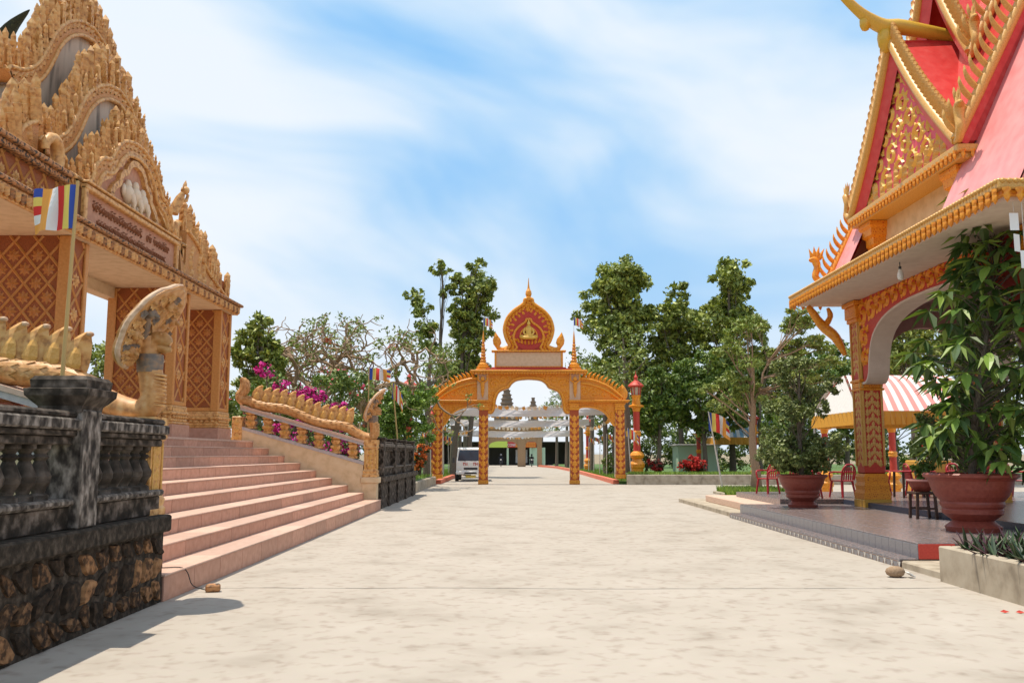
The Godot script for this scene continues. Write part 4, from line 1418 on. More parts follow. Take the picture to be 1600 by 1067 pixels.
# ---------------------------------------------------------------- truck
func truck() -> void:
	var t := thing("light_truck", "white cab-over light truck parked behind the left gate pillar", "truck", Vector3(-2.42, 0, -52.9))
	# side profile of the cab (z, y), front at z = 0
	var b := MB.new()
	var w := .84
	var prof := [Vector2(0, .45), Vector2(.02, .62), Vector2(.03, 1.12), Vector2(-.22, 1.88), Vector2(-.34, 1.96), Vector2(-1.6, 1.98), Vector2(-1.66, 1.9), Vector2(-1.68, .45)]
	for i in prof.size():
		var p: Vector2 = prof[i]
		var q: Vector2 = prof[(i + 1) % prof.size()]
		var wp := w if p.y < 1.3 else w - .07
		var wq := w if q.y < 1.3 else w - .07
		b.quad(Vector3(-wp, p.y, p.x), Vector3(-wq, q.y, q.x), Vector3(wq, q.y, q.x), Vector3(wp, p.y, p.x))
	for s in [-1.0, 1.0]:
		for i in prof.size() - 2:
			var a: Vector2 = prof[0]
			var p: Vector2 = prof[i + 1]
			var q: Vector2 = prof[i + 2]
			b.tri(Vector3(s * w, a.y, a.x), Vector3(s * (w if p.y < 1.3 else w - .07), p.y, p.x), Vector3(s * (w if q.y < 1.3 else w - .07), q.y, q.x))
	var cab := part(t, "cab", b, M.white_paint)
	b = MB.new()
	b.quad(Vector3(-.76, 1.2, .02), Vector3(-.68, 1.82, -.19), Vector3(.68, 1.82, -.19), Vector3(.76, 1.2, .02))
	part(cab, "windscreen", b, M.truck_glass)
	b = MB.new()
	for s in [-1, 1]: b.tube([Vector3(s * .3, 1.18, .05), Vector3(s * .3 - .36, 1.25, .045)], [.012, .01], 5)
	part(cab, "wiper", b, M.dark_metal)
	b = MB.new()
	b.span(Vector3(-.4, .68, .0), Vector3(.4, .8, .045), .01)
	part(cab, "grille", b, M.grille_black)
	for s in [-1, 1]:
		b = MB.new()
		b.span(Vector3(s * .5, .62, .0), Vector3(s * .78, .8, .05), .02)
		part(cab, "headlight", b, M.bulb_white)
		b = MB.new()
		b.tube([Vector3(s * .84, 1.3, -.1), Vector3(s * 1.0, 1.35, .05), Vector3(s * 1.0, 1.1, .05)], [.012, .012, .012], 5)
		b.box(Vector3(s * 1.0, 1.22, .05), Vector3(.13, .3, .04), .015)
		part(cab, "mirror", b, M.dark_metal)
		b = MB.new()
		b.tube([Vector3(s * .83 - .1, .3, -.55), Vector3(s * .83 + .1, .3, -.55)], [.3, .3], 16)
		part(t, "wheel", b, M.black_rubber)
		b = MB.new()
		b.tube([Vector3(s * .83 - .1, .3, -3.3), Vector3(s * .83 + .1, .3, -3.3)], [.3, .3], 16)
		part(t, "wheel", b, M.black_rubber)
		# red painted characters on the front
		b = MB.new()
		var cx := -.43 if s < 0 else .17
		for k in [[0, .03, .03, .2], [.1, .03, .03, .2], [.2, .03, .03, .2]]:
			b.span(Vector3(cx + k[0], .92, .032), Vector3(cx + k[0] + k[1], 1.1, .04))
		b.span(Vector3(cx - .02, 1.04, .033), Vector3(cx + .11, 1.07, .041))
		b.span(Vector3(cx + .12, .96 if s < 0 else 1.0, .033), Vector3(cx + .25, .99 if s < 0 else 1.03, .041))
		part(cab, "painted_character", b, M.sign_red)
	b = MB.new()
	b.span(Vector3(-.86, .4, -.1), Vector3(.86, .6, .1), .04)
	part(t, "bumper", b, M.white_paint)
	b = MB.new()
	b.span(Vector3(-.36, .44, .095), Vector3(.36, .53, .11), .005)
	part(t, "bumper_vent", b, M.grille_black)
	b = MB.new()
	b.span(Vector3(-.3, .2, -.05), Vector3(.3, .36, -.03), .005)
	part(t, "number_plate", b, M.flag_yellow)
	b = MB.new()
	b.span(Vector3(-.86, .72, -4.2), Vector3(.86, .8, -1.75), .01)
	for s in [-1, 1]: b.span(Vector3(s * .82, .8, -4.2), Vector3(s * .86, 1.2, -1.75), .01)
	b.span(Vector3(-.86, .8, -1.78), Vector3(.86, 1.5, -1.74), .01)
	b.span(Vector3(-.35, .4, -4.1), Vector3(.35, .7, -.3))
	part(t, "load_bed", b, M.steel)

func rider(label: String, blabel: String, at: Vector3, shirt: Material) -> void:
	var t := thing("motorbike", blabel, "motorbike", at)
	var b := MB.new()
	for z in [-.6, .6]:
		var pts := []
		for k in 13: pts.append(Vector3(0, .3 + .25 * sin(k * TAU / 12), z + .25 * cos(k * TAU / 12)))
		var wb := MB.new()
		wb.tube(pts, filled(.05, 13), 6)
		part(t, "wheel", wb, M.black_rubber)
	b.tube([Vector3(0, .35, -.6), Vector3(0, .6, -.5), Vector3(0, .5, .1), Vector3(0, .75, .45), Vector3(0, .98, .4)], [.08, .16, .13, .12, .05], 8)
	b.tube([Vector3(-.3, 1.0, .3), Vector3(0, .98, .42), Vector3(.3, 1.0, .3)], [.02, .025, .02], 6)
	b.tube([Vector3(0, .8, .5), Vector3(0, .3, .62)], [.05, .04], 6)
	part(t, "frame", b, M.cloth_dark)
	b = MB.new()
	b.ball(Vector3(0, .86, .5), Vector3(.09, .09, .06), 8, 5)
	part(t, "headlight", b, M.bulb_white)
	var p := thing("person", label, "person", at + Vector3(0, .72, -.15))
	b = MB.new()
	b.tube([Vector3(0, 0, 0), Vector3(0, .25, .02), Vector3(0, .46, .05), Vector3(0, .55, .06), Vector3(0, .62, .07)], [.17, .17, .19, .1, .06], 9)
	b.ball(Vector3(0, .73, .09), Vector3(.09, .12, .1), 8, 6)
	for s in [-1.0, 1.0]:
		b.tube([Vector3(s * .17, .48, .05), Vector3(s * .27, .28, .2), Vector3(s * .27, .28, .46)], [.065, .055, .04], 7)
		b.tube([Vector3(s * .09, .02, .02), Vector3(s * .17, .05, .36), Vector3(s * .16, -.35, .32), Vector3(s * .16, -.4, .42)], [.1, .085, .06, .04], 7)
	part(p, "body", b, shirt)
	b = MB.new()
	b.ball(Vector3(0, .76, .08), Vector3(.13, .12, .14), 9, 6)
	part(p, "helmet", b, M.cloth_grey if shirt == M.cloth_dark else M.cloth_dark)

# ---------------------------------------------------------------- avenue behind the gate
func kerb(called: String, pts: Array, w: float, h: float, mt: Material, label: String) -> void:
	var b := MB.new()
	for i in pts.size() - 1:
		var a: Vector2 = pts[i]
		var c: Vector2 = pts[i + 1]
		var d := (c - a).normalized()
		var nrm := Vector2(-d.y, d.x) * w * .5
		var q := [a + nrm, c + nrm, c - nrm, a - nrm]
		b.quad(Vector3(q[0].x, h, q[0].y), Vector3(q[1].x, h, q[1].y), Vector3(q[2].x, h, q[2].y), Vector3(q[3].x, h, q[3].y))
		b.quad(Vector3(q[0].x, -.05, q[0].y), Vector3(q[1].x, -.05, q[1].y), Vector3(q[1].x, h, q[1].y), Vector3(q[0].x, h, q[0].y))
		b.quad(Vector3(q[3].x, -.05, q[3].y), Vector3(q[2].x, -.05, q[2].y), Vector3(q[2].x, h, q[2].y), Vector3(q[3].x, h, q[3].y))
	b.quad(Vector3(pts[0].x - w * .5, -.05, pts[0].y), Vector3(pts[0].x - w * .5, h, pts[0].y), Vector3(pts[0].x + w * .5, h, pts[0].y), Vector3(pts[0].x + w * .5, -.05, pts[0].y))
	single(called, b, mt, label, "kerb")

func avenue() -> void:
	kerb("kerb", [Vector2(5.55, -48.3), Vector2(5.55, -80), Vector2(5.0, -100), Vector2(3.4, -112)], .3, .22, M.coral_paint, "coral red kerb along the right of the avenue behind the gate")
	kerb("kerb", [Vector2(-3.95, -48.3), Vector2(-3.95, -112)], .3, .22, M.coral_paint, "coral red kerb along the left of the avenue behind the gate")
	for s in [[5.7, 60.0, "verge"], [-60.0, -4.1, "verge_001"]]:
		var b := MB.new()
		b.span(Vector3(s[0], -.05, -128), Vector3(s[1], .16, -47.9))
		struct(s[2], b, M.grass_soil)
	# slim trunks along both sides
	var k := 0
	for s in [1.0, -1.0]:
		for i in 11:
			var z := -51.0 - i * 5.6 - (1.6 if s < 0 else 0.0)
			var x := (6.5 + .5 * (i % 2) if s > 0 else -5.0 - .4 * (i % 2)) - (maxf(0.0, i - 6) * .3 if s > 0 else 0.0)
			avenue_tree(x, z, s, i, k)
			k += 1
	# white poles with little flags, and a few red lamp posts
	var words := ["first", "second", "third", "fourth", "fifth", "sixth"]
	for s in [1.0, -1.0]:
		for i in 6:
			var z := -49.6 - i * 4.6
			var x := 6.15 if s > 0 else -4.45
			flag_pole("%s pale flag staff from the gate along the %s kerb of the avenue" % [words[i], "right" if s > 0 else "left"], Vector3(x, .16, z), Vector3(x + .05 * s, 2.9, z), .03, .6, .3, (PI if s > 0 else 0.0) + .5, M.pole_white, .9)
	lamp_post("gilded lamp post nearest the gate among the right hand avenue trunks", Vector3(7.0, .16, -58), .86)
	lamp_post("gilded lamp post halfway down the right hand side of the avenue", Vector3(6.4, .16, -76), .86)
	lamp_post("gilded lamp post among the left hand avenue trunks", Vector3(-5.6, .16, -62), .86)
	# banners hung across
	var bn := ["nearest pale cloth banner strung across the avenue behind the gate", "second pale cloth banner across the avenue, above the far gate", "lowest and farthest pale cloth banner across the avenue"]
	for i in 3:
		var z: float = [-58.0, -72.0, -86.0][i]
		var y: float = [4.4, 4.1, 3.55][i]
		var h: float = [.58, .48, .55][i]
		var t := thing("banner", bn[i], "banner", Vector3(.6, y, z), 0.0, "cloth banners across the avenue")
		var b := MB.new()
		var n := 30
		for j in n:
			for r in 3:
				var q := []
				for e in [[j, r], [j + 1, r], [j + 1, r + 1], [j, r + 1]]:
					var u: float = e[0] / float(n) * 2.0 - 1.0
					q.append(Vector3(u * 5.6, h * .5 - h * e[1] / 3.0 - .14 * (1.0 - u * u), .09 * sin(u * 9.0 + e[1] * .8)))
				b.quad(q[0], q[1], q[2], q[3])
		part(t, "cloth", b, M.banner_cloth)
		b = MB.new()
		b.tube([Vector3(-6.4, h * .5 + .2, 0), Vector3(-5.6, h * .5, 0), Vector3(0, h * .5 - .14, 0), Vector3(5.6, h * .5, 0), Vector3(6.4, h * .5 + .2, 0)], filled(.015, 5), 5)
		part(t, "cord", b, M.pole_white)
	# strings of paper pennants
	var r := RandomNumberGenerator.new()
	r.seed = 77
	var pl := ["nearest string of small orange and white pennants behind the gate", "pennant string between the first and second banners", "pennant string just behind the second banner", "farthest pennant string before the far gate", "pennant string across the left trunks above the truck", "pennant string across the right avenue trunks"]
	for i in 6:
		var ends := [[Vector3(-4.8, 5.0, -52), Vector3(6.4, 5.0, -52)], [Vector3(-4.8, 4.9, -63), Vector3(6.4, 4.9, -63)], [Vector3(-4.8, 4.4, -75), Vector3(6.4, 4.5, -75)], [Vector3(-4.8, 4.0, -92), Vector3(5.4, 4.0, -92)], [Vector3(-5.2, 4.2, -54), Vector3(-3.2, 3.6, -74)], [Vector3(6.6, 4.4, -54), Vector3(6.0, 4.2, -80)]][i] as Array
		var t := thing("pennant_string", pl[i], "bunting", ends[0], 0.0, "strings of paper pennants")
		var d: Vector3 = ends[1] - ends[0]
		var b := MB.new()
		var pts := []
		for j in 11: pts.append(d * (j / 10.0) - Vector3(0, .7 * sin(PI * j / 10.0), 0))
		b.tube(pts, filled(.008, 11), 4)
		part(t, "cord", b, M.pole_white)
		for j in 34:
			var f := (j + .5) / 34.0
			var pb := MB.new()
			var c := d * f - Vector3(0, .7 * sin(PI * f), 0)
			pb.quad(Vector3(-.13, 0, 0), Vector3(-.1, -.2, .04), Vector3(.12, -.22, .0), Vector3(.13, 0, 0))
			part(t, "pennant", pb, [M.flag_orange, M.flag_white, M.flag_orange, M.ivory][r.randi() % 4], c, Basis(Vector3.UP, r.randf_range(-1.2, 1.2)) * Basis(Vector3.BACK, r.randf_range(-.6, .6)))
	# far gate
	var fg := thing("far_gate", "plain tan gate with rounded arches at the far end of the avenue", "gate", Vector3(.7, 0, -113))
	for x in [-3.9, .5, 2.75]:
		var b := MB.new()
		b.span(Vector3(x - (.5 if x == .5 else .3), 0, -.4), Vector3(x + (.5 if x == .5 else .3), 4.6, .4), .03)
		part(fg, "pillar", b, M.tan_gate)
	for k2 in [[-3.6, 0.0], [1.0, 2.45]]:
		var b := MB.new()
		var cc := []
		for j in 15:
			var a := PI * j / 14.0
			cc.append(Vector2(lerpf(k2[0], k2[1], .5 - .5 * cos(a)), 2.35 + .85 * pow(sin(a), .6)))
		b.strip(cc, cc.map(func(p): return Vector2(p.x, 4.6)), -.3, .3)
		part(fg, "arch", b, M.tan_gate)
	var gb := MB.new()
	gb.span(Vector3(-4.4, 4.6, -.6), Vector3(3.3, 4.95, .6), .05)
	gb.span(Vector3(-3.4, 4.95, -.4), Vector3(2.4, 5.6, .4), .05)
	part(fg, "lintel", gb, M.tan_gate)
	# shops across the end
	var sh := thing("shop_row", "low row of open fronted shops behind the far gate", "shop", Vector3(0, 0, -126))
	gb = MB.new()
	gb.span(Vector3(-10, 0, -9), Vector3(10, 3.2, -8.6))
	for sx in [-10.0, 9.8]: gb.span(Vector3(sx, 0, -8.6), Vector3(sx + .2, 3.2, 0))
	gb.span(Vector3(-10, 3.2, -9), Vector3(10, 3.3, 0))
	part(sh, "back_wall", gb, M.shop_wall)
	for x in [-4.2, -.6, 2.6, 4.5]:
		gb = MB.new()
		gb.span(Vector3(x - .14, 0, -.2), Vector3(x + .14, 2.45, .1), .01)
		part(sh, "post", gb, M.mint_wall)
	gb = MB.new()
	gb.span(Vector3(2.74, 0, -.3), Vector3(4.36, 2.45, -.1))
	part(sh, "mint_wall", gb, M.mint_wall)
	gb = MB.new()
	gb.box(Vector3(-2.5, 2.9, .3), Vector3(3.7, .9, .06), .0, Basis(Vector3.RIGHT, -.3))
	part(sh, "awning", gb, M.green_awning)
	gb = MB.new()
	gb.span(Vector3(-.62, 2.47, .12), Vector3(3.4, 3.25, .22), .01)
	var sg := part(sh, "signboard", gb, M.sign_orange)
	gb = MB.new()
	gb.span(Vector3(-.6, 2.49, .222), Vector3(.42, 3.23, .24), .0)
	part(sg, "red_panel", gb, M.sign_red)
	var tx := TextMesh.new()
	tx.text = "COM"
	tx.font_size = 40
	tx.pixel_size = .0125
	tx.depth = .02
	part(sg, "lettering", tx, M.flag_white, Vector3(-.08, 2.84, .255))
	gb = MB.new()
	for row in 2:
		for j in 9: gb.span(Vector3(.6 + j * .3, 2.62 + row * .32, .222), Vector3(.8 + j * .3, 2.78 + row * .32, .235))
	stuff(part(sg, "small_print", gb, M.flag_orange))
	gb = MB.new()
	gb.span(Vector3(.5, .3, -2.2), Vector3(2.2, 1.3, -1.4), .05)
	gb.span(Vector3(.5, 1.3, -2.1), Vector3(2.2, 2.2, -1.5), .05)
	single("food_cart", gb, M.steel, "grey glass fronted stall standing inside the shop with the red sign", "stall", Vector3(0, 0, -126))
	rider("rider in dark shirt and pale helmet coming up the avenue on the left", "motorbike under the rider with the pale helmet far up the avenue", Vector3(-1.37, 0, -112.2), M.cloth_dark)
	rider("rider in black seen right of the far gate pillar", "motorbike under the rider in black right of far gate pillar", Vector3(2.45, 0, -112.2), M.grille_black)
	# far stupas
	for q in [[-1.75, -300.0, 24.2, 2.6, "taller brown stepped stone tower far behind the gate, on the left"], [7.8, -330.0, 22.2, 2.2, "smaller brown stepped stone tower far behind the gate, on the right"]]:
		var t := thing("stone_tower", q[4], "tower", Vector3(q[0], 0, q[1]))
		var b := MB.new()
		b.span(Vector3(-q[3] * 1.6, 0, -q[3] * 1.6), Vector3(q[3] * 1.6, q[2] - 10.0, q[3] * 1.6))
		part(t, "base", b, M.khmer_stone)
		for j in 7:
			b = MB.new()
			var rr: float = q[3] * [1.0, .97, .9, .8, .66, .5, .32][j]
			var y: float = q[2] - 10.0 + j * 1.42
			b.lathe([Vector2(rr, 0), Vector2(rr * 1.04, .15), Vector2(rr * .88, .3), Vector2(rr * .86, 1.05), Vector2(rr * 1.02, 1.2), Vector2(rr * 1.0, 1.42), Vector2(0, 1.43)], 12, Vector3(0, y, 0), true)
			part(t, "tier", b, M.khmer_stone)

func avenue_tree(x: float, z: float, s: float, i: int, k: int) -> void:
	var ord := ["first", "second", "third", "fourth", "fifth", "sixth", "seventh", "eighth", "ninth", "tenth", "eleventh"]
	var t := thing("slim_tree", "%s slim grey trunk from the gate in the row %s of the avenue" % [ord[i], "right" if s > 0 else "left"], "tree", Vector3(x, .1, z), 0.0, "slim trees lining the avenue")
	var b := MB.new()
	var r := RandomNumberGenerator.new()
	r.seed = 100 + k
	var h := r.randf_range(7.0, 9.0)
	b.tube([Vector3.ZERO, Vector3(r.randf_range(-.1, .1), h * .4, 0), Vector3(r.randf_range(-.15, .15), h * .75, 0), Vector3(r.randf_range(-.2, .2), h, 0)], [.2, .16, .12, .04], 8)
	for j in 5:
		var a := r.randf() * TAU
		var y0 := h * r.randf_range(.55, .85)
		b.tube([Vector3(0, y0, 0), Vector3(cos(a) * .7, y0 + .5, sin(a) * .7), Vector3(cos(a) * 1.3, y0 + 1.2, sin(a) * 1.3)], [.06, .045, .02], 5)
	part(t, "trunk", b, M.bark)
	var cl := []
	for j in 9: cl.append([Vector3(r.randf_range(-1.2, 1.2), h * r.randf_range(.62, 1.12), r.randf_range(-1.2, 1.2)), r.randf_range(.6, 1.1)])
	part(t, "crown", leaves(cl, 900, .26, k, Color(.11, .16, .03), Color(.36, .42, .09)), M.foliage)

# ---------------------------------------------------------------- red and gold pavilion on the right
# bargeboard from foot to top (points in the local frame), gold rail with hooked flames, and a red board under it
func barge(par: Node, a: Vector3, c: Vector3, up: Vector3, fl: float, step: float, board: Vector3, gold: Material) -> void:
	var n := 10
	var line := []
	for i in n + 1:
		var f := i / float(n)
		line.append(a.lerp(c, f) - up * (.12 * sin(PI * f)))
	var g := MB.new()
	g.tube(line, filled(.1, n + 1), 8)
	var rail := part(par, "bargeboard", g, gold)
	var b := MB.new()
	for i in n:
		b.quad(line[i], line[i + 1], line[i + 1] + board, line[i] + board)
		if board.normalized().cross(up).length() > .1: b.quad(line[i] - up * .06, line[i + 1] - up * .06, line[i + 1] + board - up * .06, line[i] + board - up * .06)
	part(rail, "red_board", b, M.roof_red)
	var L := a.distance_to(c)
	var k := int(L / step)
	var d := (c - a).normalized()
	var side := d.cross(up).normalized()
	var w := .34 if fl > 0 else .34
	for i in k:
		var f := (i + .6) / k
		var p := a.lerp(c, f) - up * (.12 * sin(PI * f))
		var y := (up + Vector3.UP * .4).normalized()
		var x := (d - y * d.dot(y)).normalized()
		part(rail, "flame_finial", shapes.hook, gold, p + up * .07, Basis(x * absf(fl) * .72, y * absf(fl), x.cross(y) * .5))

func naga_end(par: Node, p: Vector3, out: Vector3, s: float, gold: Material) -> void:
	# curled naga head with crest at the foot of a bargeboard
	var b := MB.new()
	var u := Vector3.UP
	b.tube(smooth([p + out * -.1 * s, p + out * .3 * s - u * .05 * s, p + out * .5 * s + u * .15 * s, p + out * .42 * s + u * .5 * s, p + out * .5 * s + u * .78 * s, p + out * .72 * s + u * .8 * s], 4), [.11 * s, .115 * s, .12 * s, .12 * s, .12 * s, .12 * s, .125 * s, .13 * s, .13 * s, .13 * s, .13 * s, .13 * s, .13 * s, .14 * s, .15 * s, .15 * s, .15 * s, .14 * s, .11 * s, .08 * s, .03 * s], 8)
	var side := out.cross(u)
	for k in 4:
		b.blade([[-.1, .1, 0], [-.13, .13, .15], [-.06, .07, .35], [0, .01, .6]], .05, Transform3D(Basis(out, u, side) * Basis(Vector3.BACK, .5 - k * .28) * sb(s * .8), p + out * (.36 + .06 * k) * s + u * (.78 + .05 * (2 - absf(k - 1.5))) * s))
	part(par, "naga_head", b, gold)

# gable that faces local +z: foot corners (xf far, xn near) at y0, apex (xa, y1); front plane z, running back to zb
func road_gable(par: Node, called: String, xf: float, xn: float, xa: float, y0: float, y1: float, z: float, zb: float, zb0: float, carved: bool) -> void:
	var g := Node3D.new()
	g.name = called
	par.add_child(g, true)
	var th := .1
	var b := MB.new()
	for s in [[xf, -1.0], [xn, 1.0]]:
		var n := Vector3(y1 - y0, absf(xa - s[0]), 0).normalized()
		n.x *= s[1]
		var A := Vector3(s[0], y0, z)
		var B := Vector3(xa, y1, z)
		var C := Vector3(xa, y1, zb)
		var D := Vector3(s[0], y0, zb0)
		b.quad(A, B, C, D)
		b.quad(A - n * th, B - n * th, C - n * th, D - n * th)
		b.quad(A, B, B - n * th, A - n * th)
		b.quad(A, D, D - n * th, A - n * th)
	part(g, "roof_slope", b, M.roof_red)
	for s in [[xf, -1.0], [xn, 1.0]]:
		var n := Vector3(y1 - y0, absf(xa - s[0]), 0).normalized()
		n.x *= s[1]
		barge(g, Vector3(s[0], y0, z), Vector3(xa, y1, z), n, .34, .17, Vector3(0, 0, -.12) - n * .3, M.ochre_gold)
	if carved:
		b = MB.new()
		b.strip([Vector2(xf + .1, y0 - .1), Vector2(xa, y0 - .1), Vector2(xn - .1, y0 - .1)], [Vector2(xf + .2, y0), Vector2(xa, y1 - .15), Vector2(xn - .2, y0)], z - .5, z - .2)
		part(g, "tympanum", b, M.deep_pink)
		var r := RandomNumberGenerator.new()
		r.seed = 6
		for row in 6:
			var y := y0 + .36 + row * .44
			var hw := (y1 - y) / (y1 - y0)
			var nn := int((xn - xf) * hw / .62)
			for i in nn:
				var x: float = lerpf(lerpf(xf, xa, 1.0 - hw) + .25, lerpf(xn, xa, 1.0 - hw) - .25, (i + .5) / nn)
				var sgn := 1.0 if x < xa else -1.0
				part(g, "scroll", shapes.scroll, M.letter_gold, Vector3(x, y, z - .2), Basis(Vector3.BACK, r.randf_range(-.6, .6)) * sb(.48 * sgn, .48, .45))
		for i in 12:
			part(g, "carved_leaf", shapes.leaf, M.ochre_gold, Vector3(lerpf(xf + .4, xn - .4, (i + .5) / 12.0), y0 - .02, z - .2), rz(r.randf_range(-.4, .4), Vector3(.45, .5, .6)))
	naga_end(g, Vector3(xf, y0, z), Vector3(-1, 0, 0), .62, M.ochre_gold)
	naga_end(g, Vector3(xn, y0, z), Vector3(.75, .1, .2).normalized(), .62, M.ochre_gold)

func fringe(par: Node, a: Vector3, c: Vector3, step: float, sc: float, mt: Material, bead: bool) -> void:
	var n := int(a.distance_to(c) / step)
	var ang := atan2(-(c - a).z, (c - a).x)
	for i in n:
		var p := a.lerp(c, (i + .5) / n)
		part(par, "pendant", shapes.pendant, mt, p, Basis(Vector3.UP, ang) * sb(sc * .8, sc, sc))
	if bead:
		var b := MB.new()
		for i in n * 2: b.ball(a.lerp(c, (i + .5) / (n * 2)) + Vector3(0, .1, 0), Vector3.ONE * step * .22, 6, 4)
		stuff(part(par, "bead_row", b, M.ochre_gold))

func red_pillar(par: Node, x: float, z: float, y1: float) -> void:
	var p := Node3D.new()
	p.name = "pillar"
	par.add_child(p, true)
	p.position = Vector3(x, .33, z)
	var b := MB.new()
	b.span(Vector3(-.33, 0, -.33), Vector3(.33, .2, .33), .02)
	part(p, "foot", b, M.yellow_paint)
	b = MB.new()
	b.lathe([Vector2(.45, .202), Vector2(.45, .34), Vector2(.41, .42), Vector2(.43, .52), Vector2(.38, .6), Vector2(.41, .72), Vector2(.36, .8)], 4, Vector3.ZERO, true)
	part(p, "base_moulding", b, M.gate_carved)
	b = MB.new()
	b.span(Vector3(-.25, .8, -.25), Vector3(.25, 3.0, .25), .03)
	b.span(Vector3(-.25, 3.0, -.25), Vector3(.25, y1 - .33, .25), .03)
	part(p, "shaft", b, M.gate_red)
	b = MB.new()
	for s in [[Vector3(0, 0, .25), 0.0], [Vector3(.25, 0, 0), PI / 2]]:
		var bs := Basis(Vector3.UP, s[1])
		var yy := .96
		var i := 0
		while yy < y1 - .85:
			if not (yy > 2.75 and yy < 3.05):
				for e in [-1, 0, 1]: b.blade([[-.01, .01, 0], [-.055, .055, .05], [-.03, .03, .09], [-.045, .045, .12], [0, .01, .19]], .022, Transform3D(bs, s[0] + bs * Vector3(e * .13, yy + (.1 if e == 0 else 0.0), 0)))
				for e in [-1, 1]: b.blade([[-.01, .01, 0], [-.04, .04, .05], [0, .01, .12]], .02, Transform3D(bs, s[0] + bs * Vector3(e * .065, yy + .06, 0)))
			yy += .2
			i += 1
		for e in [-1, 1]: b.box(s[0] + bs * Vector3(e * .225, (y1 - .33 + .9) / 2, .01), Vector3(.05, y1 - 1.4, .05), .01, bs)
	stuff(part(p, "carved_diamonds", b, M.ochre_gold))
	b = MB.new()
	for k in [[2.78, 2.84, .3], [2.84, 2.98, .275], [2.98, 3.05, .31]]:
		b.span(Vector3(-k[2], k[0], -k[2]), Vector3(k[2], k[1], k[2]), .02)
	part(p, "band", b, M.gate_carved)
	b = MB.new()
	for k in [[y1 - .85, y1 - .75, .32], [y1 - .75, y1 - .45, .35], [y1 - .45, y1 - .34, .4]]:
		b.span(Vector3(-k[2], k[0], -k[2]), Vector3(k[2], k[1], k[2]), .02)
	part(p, "capital", b, M.gate_carved)

